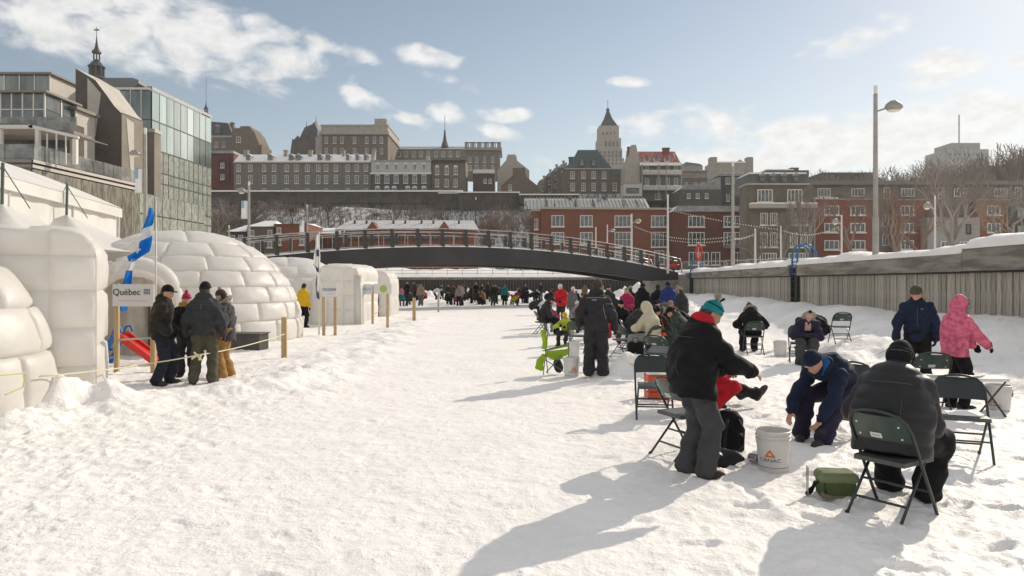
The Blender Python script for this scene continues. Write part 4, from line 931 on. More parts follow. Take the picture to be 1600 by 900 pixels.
# brick residences right of centre
B = Bld('red-brown brick block with white casement windows behind the footbridge', 112, 845, 1050, 326, 425, RBRICK, 9)
B.poly('parapet', BEIGEC, [(843, 326.8), (843, 323.5), (1052, 325), (1052, 328)], -.35, .33)
B.win([871.5, 916], 345, 20, 18, cols=3, rows=1); B.win([973, 1030], 345.5, 26, 18, cols=4)
B.win([871.5, 916], 372, 20, 19, cols=3); B.win([973, 1030], 374, 26, 24, cols=4, rows=2); B.win([880, 930], 398, 22, 16, cols=4); B.win([968, 1000, 1030], 402, 16, 22, cols=2)
B = Bld('narrow canted brick bay at the left corner of the brick block', 112.5, 831, 844.6, 330, 425, RBRICK, 9, yaw=0)
B.win([838], 350, 6, 17, cols=2); B.win([838], 376, 6, 17, cols=2); B.box('roof_edge', BEIGEC, 830, 845, 327, 330, -.1)
B = Bld('long low building with a striped snow-streaked roof above the brick block', 124, 822, 1014, 326, 345, PSTONE, 10)
B.roof_side('striped_roof', STRIPE, 820, 1016, 327, 305, run=5)
for x_ in (892, 948): B.chimney(x_, x_ + 4, 302, 312, GSTONE, 4)
b = MB()
for i in range(34): a, z_ = B.l(823 + i * 5.7, 327); a2, z2 = B.l(823 + i * 5.7, 305); b.add([(a - .07, -.3, z_ + .02), (a + .07, -.3, z_ + .02), (a + .07, 5, z2 + .12), (a - .07, 5, z2 + .12), (a - .07, -.3, z_ + .16), (a + .07, -.3, z_ + .16), (a + .07, 5, z2 + .26), (a - .07, 5, z2 + .26)], [(4, 5, 6, 7), (0, 4, 7, 3), (1, 2, 6, 5), (0, 1, 5, 4)])
tag(b.build('standing_seams', PSTONE, B.root), kind='stuff')
B = Bld('darker brick block with glazed door canopies behind the string lights', 109, 1051, 1168, 331, 425, brickmat('dark_red_brick', (.16, .058, .038), (.13, .05, .034), (.12, .07, .055)), 8)
B.poly('low_roof', SNROOF, [(1049, 331), (1058, 322), (1160, 322), (1169, 331)], -.4, 8); B.win([1088, 1143], 346, 25, 17, cols=4); B.win([1088, 1143], 373, 25, 20, cols=4)
B.box('door_canopy', GREYW, 1130, 1160, 383, 388, -1.6, -.02); B.win([1083, 1100, 1118, 1152], 404, 14, 20, cols=2, rows=1)
B = Bld('grey modern apartment row with a flat projecting roof slab on the right', 92, 1266, 1640, 290, 440, GREYW, 12)
B.box('roof_slab', stone('roof_slab_grey', (.21, .20, .185)), 1262, 1645, 284, 290.2, -1.0, 12.5)
B.win([1287, 1340, 1418, 1500, 1563], 301, 20, 13, cols=4, sill=False); B.win([1385, 1470, 1590], 302, 9, 18, cols=2, sill=False)
B.win([1383], 345, 10, 18, cols=2, sill=False); B.win([1383], 375, 10, 18, cols=2, sill=False)
def bay(x0, x1, yt, m, wx, w, rows_, lab):
    b = Bld(lab, 90.5, x0, x1, yt, 440, m, 1.45, group='brick bays of the apartment row')
    b.box('parapet', BEIGEC, x0 - .5, x1 + .5, yt - 1.6, yt - .05, -.1)
    for y_ in rows_: b.win(wx, y_, w, 14, cols=3)
    return b
b = bay(1274, 1365, 312, PBRICK, [1299, 1340], 23, (329, 356, 383), 'rose brick bay with six windows, leftmost on the grey apartment row'); b.box('roof_snow', SNOW, 1274, 1310, 308.5, 310, 0)
bay(1400, 1447, 313, PBRICK, [1417], 21, (329, 356, 383), 'rose brick bay with one column of windows behind the tall street lamp')
bay(1527, 1577, 313, OBRICK, [1552], 21, (329, 356, 383), 'orange brick bay with one column of windows, rightmost on the apartment row')
B = Bld('pale grey slanted block standing before the apartment row between brick bays', 89, 1449, 1531, 340, 440, mat('pale_panel_cladding', (.36, .335, .31), .8, (.31, .29, .27), .5, 3), 2.4)
B.win([1513], 358, 8, 16, DKP, cols=1, sill=False); B.win([1508], 383, 18, 11, cols=3, sill=False); B.win([1476], 383, 14, 12, cols=2, sill=False)
B = Bld('balcony stack of pale panels at the right end of the apartment row', 90, 1579, 1625, 318, 440, GREYW, 1.9)
for y_ in (318, 346, 372): B.box('balcony', mat('pale_green_panel', (.25, .28, .265), .6), 1579, 1625, y_ + 8, y_ + 22, -1.3, -1.2); B.box('balcony_floor', GREYW, 1578, 1626, y_ + 22.3, y_ + 24.5, -1.35, -.02)
# far tower on the hill and dark long block
B = Bld('hazy grey tower block with an antenna far off above the trees on the right', 560, 1480, 1545, 233, 262, mat('hazy_concrete', (.36, .35, .335), .9, (.32, .31, .30), .1, 3), 30, base=80)
B.box('upper_storey', mat('hazy_concrete_dark', (.30, .29, .28), .9), 1489, 1534, 222.5, 233, 2, 25); a, z_ = B.l(1511, 222)
MB().tube([(a, 10, z_), (a, 10, z_ + 24)], .5, 4).build('antenna', DSTONE, B.root); B.win([1486 + 7 * i for i in range(8)], 241, 3.5, 3, TW, sill=False, cols=1)
B = Bld('long dark flat building on the skyline left of the tall street lamp', 210, 1285, 1364, 271, 290, stone('dark_skyline_wall', (.10, .085, .075)), 10); B.box('roof_edge', GREYW, 1284, 1365, 269.5, 271, -.3)
B = Bld('low flat-roofed block on the skyline above the green-grey mansard', 240, 1198, 1264, 266, 285, DSTONE, 10); B.box('penthouse', DSTONE, 1238, 1250, 261, 266, 1, 6); B.box('roof_edge', SNOW, 1197, 1240, 264.4, 266, -.3)
# ---- below the rampart: rows of houses left, market hall
ROCK = mat('rampart_stone', (0.115, 0.10, 0.088), .95, (0.07, .06, .052), .5, 8, bump=.8, bscale=2, bdist=.2, snow=.8, snowlo=.8)
B = Bld('long stone rampart wall with a snowy top below the row houses', 182, 326, 722, 300, 317, ROCK, 3, cat='wall', name='rampart_wall')
B.box('snow_cap', SNOW, 325, 723, 297.6, 299.9, -.6)
B = Bld('round dark stone bastion left half with a snowy parapet', 172, 686, 716, 302.5, 326, ROCK, 6, cat='wall', name='rampart_wall'); B.box('snow_cap', SNOW, 685, 717, 300.8, 302.4, -.3)
B = Bld('dark stone bastion with snow patches and a snowy parapet right of the first', 168, 716, 811, 301.5, 331, ROCK, 8, cat='wall', name='rampart_wall'); B.box('snow_cap', SNOW, 715, 812, 299.6, 301.4, -.3)
B = Bld('low terrace wall with a snowy edge below the green-roofed house', 165, 811, 905, 305, 318, ROCK, 5, cat='wall', name='rampart_wall'); B.box('snow_cap', SNOW, 811, 905, 303, 304.9, -.3)
B = Bld('low red brick market hall with a long snow-covered roof behind the footbridge', 100, 533, 742, 359, 425, RBRICK, 11)
B.roof_side('snow_roof', mat('ribbed_snow_roof', (.60, .585, .57), .75, (.42, .41, .40), 2.2, 4, stretch=(5, .2, .2), lo=.5, hi=.62), 524, 748, 359, 340, over=.8, run=4.5, hip=1.0)
for x_ in (584, 695):
    B.poly('brick_gable', RBRICK, [(x_ - 9, 359), (x_, 346.5), (x_ + 9, 359)], -1.1, 3); a, z_ = B.l(x_, 346)
for x_ in (548, 567, 610, 629, 655, 674, 715): a, z_ = B.l(x_, 347); MB().box(a - .12, a + .12, 2.4, 2.9, z_ - .3, z_ + .45).build('roof_vent', DKP, B.root)
B.win([545 + 15 * i for i in range(13)], 370, 9, 8, DKP, cols=2); B.win([545 + 15 * i for i in range(13)], 390, 9, 9, DKP, cols=2)
B = Bld('lower brick wing with a snowy roof at the left end of the market hall', 103, 478, 535, 366, 434, RBRICK, 9)
B.roof_side('snow_roof', SNROOF, 476, 537, 366, 352, run=5); B.win([490, 505, 520], 378, 8, 9, DKP, cols=2)
for (x0, x1, yt, yr, m, lab) in ((356, 384, 362, 348, DSTONE, 'dark house with a snowy roof left of the bannered lamp post'), (386, 430, 354, 341, BSTONE, 'brown brick house with a snowy hipped roof behind the bannered lamp post'), (428, 480, 350, 346, RBRICK, 'flat-roofed red-brown house behind the left end of the footbridge')):
    B = Bld(lab, 97, x0, x1, yt, 425, m, 8); B.roof_side('roof', SNROOF, x0 - 1, x1 + 1, yt, yr, run=4, hip=1.2 if m is not RBRICK else .2)
    B.win([x0 + 8, x1 - 8], yt + 10, 7, 9); B.win([x0 + 8, x1 - 8], yt + 28, 7, 9)
# ---------------------------------------------------------------- bare trees
BARK = mat('bare_bark', (0.31, 0.265, 0.23), .9, (0.22, 0.185, 0.16), 3, 4)
BARKR = mat('reddish_twigs', (0.27, 0.195, 0.155), .9, (0.20, 0.145, 0.115), 3, 4)
BARKD = mat('dark_twigs', (0.15, 0.12, 0.105), .9)
def grow(seed, levels=5, spread=0.55, up=0.25, first=0.28, fork=(2, 4), thick=.030, twig=.0019):
    """unit-height bare tree: (trunk mesh data, crown mesh data)"""
    r = random.Random(seed); tr, cr = MB(), MB()
    def br(p, d, L, rad, lv):
        n = 3 if lv < 3 else 2; pts = [p]; q = p; dd = d
        for i in range(n):
            dd = (dd + Vector((r.uniform(-.16, .16), r.uniform(-.16, .16), r.uniform(-.04, .16)))).normalized(); q = q + dd * (L / n); pts.append(q)
        e = max(twig, rad * .62)
        (tr if lv == 0 else cr).tube(pts, [rad + (e - rad) * i / n for i in range(n + 1)], 7 if lv == 0 else (4 if lv < 3 else 3), cap=lv == 0)
        if lv >= levels: return
        k = r.randint(*fork) if lv else r.randint(3, 4)
        for i in range(k):
            a = 2 * math.pi * (i + r.random() * .7) / k; s = spread * r.uniform(.6, 1.25)
            side = dd.orthogonal().normalized(); side.rotate(Matrix.Rotation(a, 3, dd))
            nd = (dd + side * s * 1.15 + Vector((0, 0, up))).normalized()
            t = r.uniform(.55, 1) if i and lv else 1
            j = min(n, max(1, round(t * n)))
            br(pts[j], nd, L * r.uniform(.62, .86) * (1.15 if lv == 0 else 1), e * (.78 if i else .95), lv + 1)
    br(Vector((0, 0, 0)), Vector((0, 0, 1)), first, thick, 0)
    zz = max(v[2] for v in cr.v)
    for m in (tr, cr): m.v = [(x / zz, y / zz, z / zz) for x, y, z in m.v]
    return tr, cr
TPL = {}
def tpl(kind, mt):
    if (kind, mt.name) not in TPL:
        kw = dict([(0, dict(seed=3)), (1, dict(seed=8, spread=.42, up=.4)), (2, dict(seed=15, spread=.75, up=.1)), (3, dict(seed=21, levels=5, first=.14, fork=(3, 4), spread=.6, twig=.0019, thick=.02)),
                   (4, dict(seed=33, spread=.5, levels=6, first=.22, fork=(2, 3), thick=.034, twig=.0018))])[kind] if False else [dict(seed=3), dict(seed=8, spread=.42, up=.4), dict(seed=15, spread=.75, up=.1), dict(seed=21, levels=5, first=.14, fork=(3, 4), spread=.6, twig=.0019, thick=.02), dict(seed=33, spread=.5, levels=6, first=.22, fork=(2, 3), thick=.034, twig=.0018)][kind]
        a, b = grow(**kw); TPL[(kind, mt.name)] = (a.mesh('trunk', mt, True), b.mesh('crown', mt))
    return TPL[(kind, mt.name)]
ORD = ['first', 'second', 'third', 'fourth', 'fifth', 'sixth', 'seventh', 'eighth', 'ninth', 'tenth', 'eleventh', 'twelfth']
def tree(label, px, pyb, pyt, D, kind=0, mt=BARK, rz=0, wide=1.0, group='bare winter trees', zb=None):
    p = Wp(px, pyb, D); h = (pyb - pyt) * D / F
    if zb is not None: h += p.z - zb; p.z = zb
    t = thing('bare_tree', label, 'tree', tuple(p), rz, group); t.scale = (h * wide, h * wide, h)
    a, b = tpl(kind, mt); link('trunk', a, t); link('crown', b, t); return t
# in front of the apartments
tree('large bare tree with reddish branches before the slanted pale block', 1490, 394, 225, 62, 4, BARK, 1.0, 1.0, zb=2.2)
tree('bare tree with forked pale trunk just right of the tall street lamp', 1402, 398, 270, 70, 4, BARKR, 2.2, 1.0, zb=2.2)
tree('bare tree before the leftmost rose brick bay', 1335, 400, 285, 74, 0, BARKR, .3, 1.05, zb=2.2)
tree('slim bare tree at the corner of the olive brick house', 1262, 402, 290, 74, 1, BARK, 4.0, 1.2, zb=2.2)
tree('slim bare tree before the olive brick house, by the white lamp pole', 1222, 404, 315, 78, 1, BARK, 5.0, 1.1, zb=2.2)
tree('small bare tree left of the olive brick house', 1180, 406, 345, 80, 2, BARKR, 1.0, 1.0, zb=2.2)
tree('bare tree at the far right before the orange brick bay', 1590, 394, 262, 66, 2, BARK, 3.0, .9, zb=2.2)
tree('bare tree between the pale block and the middle brick bay', 1440, 396, 300, 76, 2, BARKR, 2.0, 1.0, zb=2.2)
# skyline
r2 = random.Random(12); cn_ = {}
for i in range(26):
    where = ['above the left rose brick bay', 'between street lamp and far tower', 'in front of the far grey tower block', 'right of the far grey tower block']
    px = 1275 + i * 13.5 + r2.uniform(-5, 5); top = 262 + r2.uniform(-8, 8) - (14 if px > 1440 else 0) - (20 if px > 1550 else 0)
    if i % 5 == 2: continue
    if 1282 < px < 1360: top = 262 + r2.uniform(-4, 6)
    wi = 0 if i < 7 else 1 if i < 14 else 2 if i < 20 else 3; tree(ORD[cn_.setdefault(wi, []).append(0) or len(cn_[wi]) - 1] + ' skyline tree from the left ' + where[wi], px, 296, top, 130 + r2.uniform(-8, 20), r2.choice([0, 2, 3]), r2.choice([BARK, BARK, BARKR]), r2.uniform(0, 6), 1.15, 'bare trees on the skyline', zb=10)
for i, px in enumerate((1588, 1560, 1602, 1530)):
    tree(['tall dark skyline tree at the right edge, left one', 'dark skyline tree just right of the tower block', 'tallest dark skyline tree cut by the right edge', 'dark skyline tree overlapping the tower block'][i], px, 292, 222 + 8 * i, 120, [0, 1, 0, 1][i], BARK, i * 1.3, 1.0, 'bare trees on the skyline', zb=10)
# scrub trees on the slope and by the glass block
for i in range(8):
    tree(ORD[i] + ' brown tree from the left between glass block and bannered post', 336 + i * 8 + r2.uniform(-3, 3), 376, 312 + r2.uniform(-8, 14), 118 + i * 2, r2.choice([0, 2, 3]), BARKD if i % 2 else BARK, r2.uniform(0, 6), 1.1, 'bare trees by the glass block', zb=4)
for i in range(12):
    tree(ORD[i] + ' low bare tree from the left on the slope behind the market hall', 410 + i * 26 + r2.uniform(-9, 9), 352, 318 + r2.uniform(-8, 12), 130 + r2.uniform(0, 10), r2.choice([0, 2, 3]), r2.choice([BARKD, BARKD, BARK]), r2.uniform(0, 6), 1.3, 'bare trees on the slope')
for i, (px, tp) in enumerate(((770, 330), (792, 316), (808, 326), (752, 338), (822, 330))):
    tree(ORD[i] + ' of five rusty brown bare trees left of the brick block', px, 362, tp, 108 + i * 2, [3, 0, 2, 3, 0][i], BARKR, i * 1.7, 1.1, 'rusty bare trees by the brick block', zb=5)
# scrub standing on the slope: thin stems nobody could count
rs = np.random.RandomState(5); n = 9000
sx = rs.uniform(-85, 14, n); sy = rs.uniform(122, 181, n); sx = sx * (0.6 + sy / 300) * 1.0
cl = fbm(sx * .12, sy * .1, 3, 77); k = cl + rs.uniform(-.25, .25, n) > -.02; sx, sy = sx[k], sy[k]; n = len(sx)
szz = hillz(sx / (0.6 + sy / 300), sy); hh = rs.uniform(.8, 3.6, n); lean = rs.uniform(-.45, .45, (n, 2)); wd_ = rs.uniform(.03, .075, n)
b0 = np.stack([sx - wd_, sy, szz], -1); b1 = np.stack([sx + wd_, sy, szz], -1); tp_ = np.stack([sx + lean[:, 0] * hh * .6, sy + lean[:, 1], szz + hh], -1); tq = np.stack([sx + wd_ * .5 + lean[:, 0] * hh * .6, sy + lean[:, 1], szz + hh], -1)
SV = np.stack([b0, b1, tq, tp_], 1).reshape(-1, 3); SQ = np.arange(4 * n).reshape(-1, 4)
tag(link('slope_scrub', np_mesh('slope_scrub', SV, SQ, BARKD, False)), 'brown leafless scrub standing in the snow of the slope', 'scrub', kind='stuff')

# ---------------------------------------------------------------- lamps
POLE = mat('lamp_post_grey', (0.40, 0.375, 0.34), .5, (0.33, .31, .28), 2, 3, metal=.3); LHEAD = mat('lamp_head', (0.33, .31, .28), .45, metal=.3); LGL = mat('lamp_glass', (.75, .72, .62), .3)
POLEL = mat('lamp_post_white', (0.62, 0.59, 0.55), .5)
def lamp(label, px, pyt, pyb, D, wpx, m=POLE, arm=0, armpx=30, army=None, banner=None, group='street lamps along the quay', zb=None):
    a = Wp(px, pyt, D); b = Wp(px, pyb, D)
    if zb is not None: b.z = zb
    t = thing('street_lamp', label, 'street lamp', (b.x, b.y, b.z), 0, group); h = a.z - b.z; r = wpx * D / F / 2
    MB().tube([(0, 0, 0), (0, 0, h * .28)], r * 1.25, 10).tube([(0, 0, h * .281), (0, 0, h * .955)], [r, r * .8], 10).build('post', m, t, smooth=True, sharp=50)
    MB().tube([(0, 0, h * .956), (0, 0, h)], r * .75, 8).build('top_light', LGL, t)
    if arm:
        L = armpx * D / F; z = h - (army or 34) * D / F; s = L * .42
        MB().tube([(0, 0, z - .1), (arm * L * .5, 0, z + .02)], r * .4, 6).build('arm', m, t)
        MB().lathe([(0, -.06), (s * .75, -.03), (s, .04), (s * .85, .16), (s * .4, .27), (0, .30)], 14, Matrix.Translation((arm * (L * .5 + s * .8), 0, z)) @ Matrix.Scale(.7, 4, (0, 1, 0))).build('lamp_head', LHEAD, t, smooth=True)
        MB().lathe([(0, -.13), (s * .6, -.09), (s * .72, -.04)], 12, Matrix.Translation((arm * (L * .5 + s * .8), 0, z)) @ Matrix.Scale(.7, 4, (0, 1, 0))).build('diffuser', LGL, t, smooth=True)
    if banner:
        x0, x1, y0, y1 = banner; k = D / F; X0, X1, Z0, Z1 = (x0 - px) * k, (x1 - px) * k, (pyb - y1) * k + (Wp(px, pyb, D).z - b.z), (pyb - y0) * k + (Wp(px, pyb, D).z - b.z)
        bn_ = MB().grid(lambda u, v: (X0 + (X1 - X0) * u, -.03 + .04 * math.sin(u * 4 + v * 2), Z0 + (Z1 - Z0) * v), 6, 10).build('banner', mat('white_banner', (.66, .66, .66), .7, trans=.2), t, smooth=True)
        MB().grid(lambda u, v: (X0 + (X1 - X0) * (.02 + .45 * u), -.045 + .04 * math.sin(u * 2 + v * .8 + 1.2), Z0 + (Z1 - Z0) * (.6 + .38 * v)), 4, 5).build('blue_patch', mat('banner_blue', (.25, .42, .55), .7), bn_, smooth=True)
        MB().tube([(0, -.03, Z1), (X0, -.03, Z1)], .02, 4).tube([(0, -.03, Z0), (X0, -.03, Z0)], .02, 4).build('banner_arm', m, t)
    return t
lamp('tallest street lamp at the right with a fish-shaped head to its right', 1368, 134, 405, 24, 7.5, POLE, 1, 34, 36, zb=2.2)
lamp('tall plain grey pole with small lights, centre right before the dark brick block', 1145, 252, 425, 48, 5.0, POLE, zb=2.3)
lamp('plain white pole with a thin top carrying the string lights above the bridge end', 1043.5, 304, 425, 56, 3.4, POLEL, zb=2.4)
lamp('white lamp with a small head to the right, standing behind the bridge rail', 987, 334, 425, 62, 3.0, POLEL, 1, 12, 13, zb=2.3)
lamp('small white lamp with a right hand head, furthest left of those before the brick block', 949, 351, 425, 80, 2.4, POLEL, 1, 10, 10, zb=2.3)
lamp('short plain white post behind the bridge rail before the brick block', 931, 355, 425, 78, 2.4, POLEL, zb=2.3)
lamp('plain white post before the left edge of the olive brick house', 1180, 357, 425, 50, 3.2, POLEL, zb=2.3)
lamp('slim white pole with a small left arm before the olive brick house', 1220, 353, 425, 50, 2.4, POLEL, zb=2.3)
lamp('white lamp with a left hand head before the leftmost rose brick bay', 1315, 336, 410, 44, 3.0, POLEL, -1, 12, 12, zb=2.3)
lamp('white lamp with a left hand head before the slanted pale block', 1461, 306, 400, 38, 3.2, POLEL, -1, 15, 18, zb=2.3)
lamp('lamp with a blue and white banner standing before the glass office block', 227, 200, 400, 40, 6.2, POLE, -1, 20, 42, (211, 223, 264, 302), group='bannered lamps', zb=2.3)
lamp('lamp with a blue and white banner between the glass block and the bridge', 389, 284, 410, 44, 4.2, POLE, -1, 14, 16, (377, 387.5, 314, 342), group='bannered lamps', zb=2.3)
lamp('lamp with a small banner behind the left half of the footbridge', 480, 320, 410, 50, 2.6, POLE, -1, 10, 13, (468, 476, 344, 366), group='bannered lamps', zb=2.3)
lamp('low plain post behind the igloo, left of the banner lamp beside the glass block', 358, 352, 410, 50, 2.8, POLE, zb=2.3)
lamp('thin dark pole in front of the round bastion', 743.5, 308, 380, 105, 1.8, DKP, zb=5)
lamp('low white post on the footbridge rail, third lamp from the left', 538, 341, 395, 52, 2.4, POLEL, zb=2.3)
# string lights
WIRE = mat('thin_wire', (.06, .055, .05), .6); BULB = mat('frosted_bulb', (.70, .66, .58), .3)
def string(label, a, b, sag, nb):
    A, Bv = Wp(*a), Wp(*b); t = thing('string_lights', label, 'string lights', tuple(A), 0, 'strings of bulbs'); pts = []
    for i in range(nb + 1):
        s = i / nb; p = A.lerp(Bv, s) - A; p.z -= sag * 4 * s * (1 - s); pts.append(p)
    MB().tube(pts, .016, 4, cap=False).build('wire', WIRE, t)
    me = MB().lathe([(0, -.10), (.035, -.07), (.035, -.03), (.02, 0)], 6).mesh('bulb', BULB)
    for p in pts[1:-1]: o = link('bulb', me, t); o.location = p
string('upper string of bulbs from the white pole to the slim pole by the olive house', (1045, 327, 56), (1219, 358, 50), .12, 42)
string('middle string of bulbs sagging from the lamp to the pole by the olive house', (989, 352, 62), (1145, 368, 48), .6, 44)
string('lower string of bulbs sagging between the white poles over the quay', (1045, 374, 56), (1180, 366, 50), .35, 34)
string('string of bulbs from the tall grey pole to the post by the olive house', (1145, 372, 48), (1180, 362, 50), .2, 10)
string('string of bulbs from the slim pole to the bay of rose brick', (1222, 358, 50), (1312, 352, 44), .45, 26)
# crowd barriers on the right quay
for i in range(5):
    p = Wp(1066 + i * 33, 420, 59 - i * 2.2); t = thing('crowd_barrier', ORD[i] + ' galvanised crowd barrier from the bridge behind the right quay edge', 'barrier', (p.x, p.y, 2.3), R(-18), 'crowd barriers on the quay')
    L = 1.85; MB().tube([(0, 0, 0), (0, 0, .95), (.12, 0, 1.1), (L - .12, 0, 1.1), (L, 0, .95), (L, 0, 0)], .028, 6).build('frame', GALV, t); bar = MB().tube([(0, 0, .2), (0, 0, 1.08)], .012, 4).mesh('bar', GALV)
    MB().tube([(0, 0, .2), (L, 0, .2)], .02, 4).build('rail', GALV, t)
    for k in range(1, 12): o = link('bar', bar, t); o.location = (L * k / 12, 0, 0)
# blue ladder hoops on the quay edge
BLUE = mat('blue_painted_steel', (0.035, 0.13, 0.28), .45)
for (g, lab, nn) in ((gap_at[0], 'big blue hooped ladder rails standing on the quay wall at the nearer recess', 1.0), (gap_at[1], 'smaller blue hooped ladder rails under the red ring, farther along the wall', 1.0)):
    t = thing('ladder_rail', lab, 'ladder', (xw(g), g, 2.3), ang, 'blue ladder hoops')
    for yy0 in (-.34, .34):
        MB().tube([(-.10, yy0, -.4), (-.10, yy0, .7), (0.0, yy0, 1.0), (.25, yy0, 1.14), (.5, yy0, 1.05), (.72, yy0, .75), (.75, yy0, 0)], .045, 8).build('hoop', BLUE, t, smooth=True)
        MB().tube([(-.10, yy0, .35), (.75, yy0, .35)], .03, 6).build('side_rail', BLUE, t)
    MB().tube([(-.1, -.34, .1), (-.1, .34, .1)], .03, 6).build('rung', BLUE, t)
    MB().tube([(-.1, -.34, -.2), (-.1, .34, -.2)], .03, 6).build('rung', BLUE, t)
p = Wp(1092, 420, 55.5); t = thing('lifebuoy_stand', 'red lifebuoy seen edge-on on a pole above the far blue ladder hoops', 'lifebuoy', (p.x, p.y, 2.3))
MB().tube([(0, .12, 0), (0, .12, 2.6)], .05, 6).build('pole', POLEL, t)
RED = mat('lifebuoy_red', (.55, .03, .02), .4)
vs, fs = [], []
for i in range(24):
    a = 2 * math.pi * i / 24
    for j in range(8):
        b_ = 2 * math.pi * j / 8; rr = .52 + .13 * math.cos(b_); vs.append((rr * math.cos(a) * .45, .16 * math.sin(b_), 1.75 + rr * math.sin(a) * 1.05))
for i in range(24):
    for j in range(8): fs.append((i * 8 + j, ((i + 1) % 24) * 8 + j, ((i + 1) % 24) * 8 + (j + 1) % 8, i * 8 + (j + 1) % 8))
MB().add(vs, fs).build('ring', RED, t, smooth=True)
p = Wp(1052, 418, 56.5); t = thing('life_ring_rope', 'orange-red hose bundle lying at the right end of the footbridge', 'rope', (p.x, p.y, 2.85))
for k in range(4): MB().tube([(.34 * math.cos(i * .5) + .1 * k - .2, .2 * math.sin(i * .5), .05 + .07 * k + .03 * math.sin(i * 1.3 + k)) for i in range(14)], .04, 5).build('coil', RED, t, smooth=True)

# ---------------------------------------------------------------- signs, stakes, rope, flags
PINE = mat('new_pine', (0.50, 0.36, 0.20), .7, (0.40, 0.28, 0.15), 2.0, 5, stretch=(12, 12, .7), rand=.08)
BOARD = mat('sign_board_white', (.66, .645, .62), .5); NAVYT = mat('navy_print', (.03, .045, .12), .6); BLKT = mat('black_print', (.05, .05, .05), .6); PBLUE = mat('pale_blue_print', (.20, .42, .62), .6); GRNP = mat('lime_print', (.36, .46, .10), .6); REDT = mat('thin_red_print', (.45, .12, .1), .6)
def text(parent, s, x, y, z, size, m, name='lettering', rx=90, rz=0, ext=.003, space=1.0, sx=1.0):
    cu = bpy.data.curves.new(name, 'FONT'); cu.body = s; cu.size = size; cu.extrude = ext; cu.align_x = 'CENTER'; cu.align_y = 'CENTER'; cu.space_character = space; cu.resolution_u = 3
    o = bpy.data.objects.new('tmp', cu); COL.objects.link(o); dg = bpy.context.evaluated_depsgraph_get(); me = bpy.data.meshes.new_from_object(o.evaluated_get(dg)); bpy.data.objects.remove(o)
    me.materials.clear(); me.materials.append(m); o = link(name, me, parent, (x, y, z)); o.rotation_euler = (R(rx), 0, R(rz)); o.scale = (sx, 1, 1); return o
def signboard(label, D, x0, x1, y0, y1, posts, pyb, rz=0, name='signboard'):
    c = Wp((x0 + x1) / 2, y0, D); k = D / F; g = gz(c.x, c.y); t = thing(name, label, 'sign', (c.x, c.y, g), R(rz)); w_ = (x1 - x0) * k; z1 = c.z - g; z0 = z1 - (y1 - y0) * k
    MB().box(-w_ / 2, w_ / 2, -.035, -.01, z0, z1).build('board', BOARD, t)
    for (px, pt) in posts:
        x = (px - (x0 + x1) / 2) * k; top = z1 - (pt - y0) * k; MB().box(x - .045, x + .045, 0, .055, -.15, top).build('post', PINE, t)
    return t, w_, z0, z1
t, w_, z0, z1 = signboard('white board reading Québec on pine posts before the quilted igloo', 13.4, 175.5, 244, 444, 478.5, ((179, 443), (240, 479)), 578, -6)
text(t, 'Québec', -.13, -.04, (z0 + z1) / 2 + .055, .175, BLKT)
for i in (0, 1):
    for j in (0, 1):
        o = MB().box(-.028, .028, -.002, .002, -.022, .022).build('flag_square', NAVYT, t); o.location = (.245 + i * .068, -.038, (z0 + z1) / 2 + .04 + j * .055)
        MB().box(-.004, .004, -.004, -.002, -.02, .02).box(-.026, .026, -.004, -.0021, -.004, .004).build('white_cross', BOARD, o)
MB().box(-.30, .30, -.037, -.035, z0 + .1, z0 + .106).build('fine_line', REDT, t)
MB().tube([(-.33, .06, .62), (.36, .06, .66)], .02, 5).build('cross_rail', GALV, t)
t, w_, z0, z1 = signboard('square white board reading OCEAN on two pine stakes', 22.6, 503.5, 526.5, 443, 464, ((505.5, 450), (523.5, 463.5)), 523)
text(t, 'OCEAN', 0, -.04, (z0 + z1) / 2 + .02, .135, NAVYT, sx=.92); MB().box(-.08, .14, -.038, -.0355, z0 + .09, z0 + .1).build('fine_line', PBLUE, t)
t, w_, z0, z1 = signboard('long white board with pale blue script behind the OCEAN board', 29.0, 558, 582, 444, 460, ((582, 445),), 497)
for i in range(9): MB().box(-.22 + i * .055, -.19 + i * .055, -.04, -.0355, (z0 + z1) / 2 - .05, (z0 + z1) / 2 - .05 + .07 * (1 + (i * 7 % 3) * .5)).build('script_stroke', PBLUE, t)
t, w_, z0, z1 = signboard('white board with a round lime emblem on a pale post', 24.5, 584.5, 612, 443.5, 459, ((605.5, 458),), 520)
MB().lathe([(0, 0), (.13, 0), (.13, .003)], 18, Matrix.Translation((.02, -.036, (z0 + z1) / 2)) @ Matrix.Rotation(R(90), 4, 'X')).build('emblem', GRNP, t)
for (px, yt, yb, wpx, lab) in ((444, 498, 562, 8, 'thick pine stake holding the rope, nearest of the line'), (647, 469, 505, 5, 'pine stake standing alone right of the lime emblem sign'), (685, 460, 489, 3, 'thin grey stake, farthest of the line'), (573.5, 446, 497, 0, '')):
    if not wpx: continue
    D = F * H / (yb - HY); X = (px - 800) / F * D; g = gz(X, D); t = MB().box(-wpx * D / F / 2, wpx * D / F / 2, -.03, .03, -.2, (yb - yt) * D / F).build('stake', PINE if wpx > 4 else POLE); t.location = (X, D, min(g, .1)); tag(t, lab, 'stake', 'rope stakes')
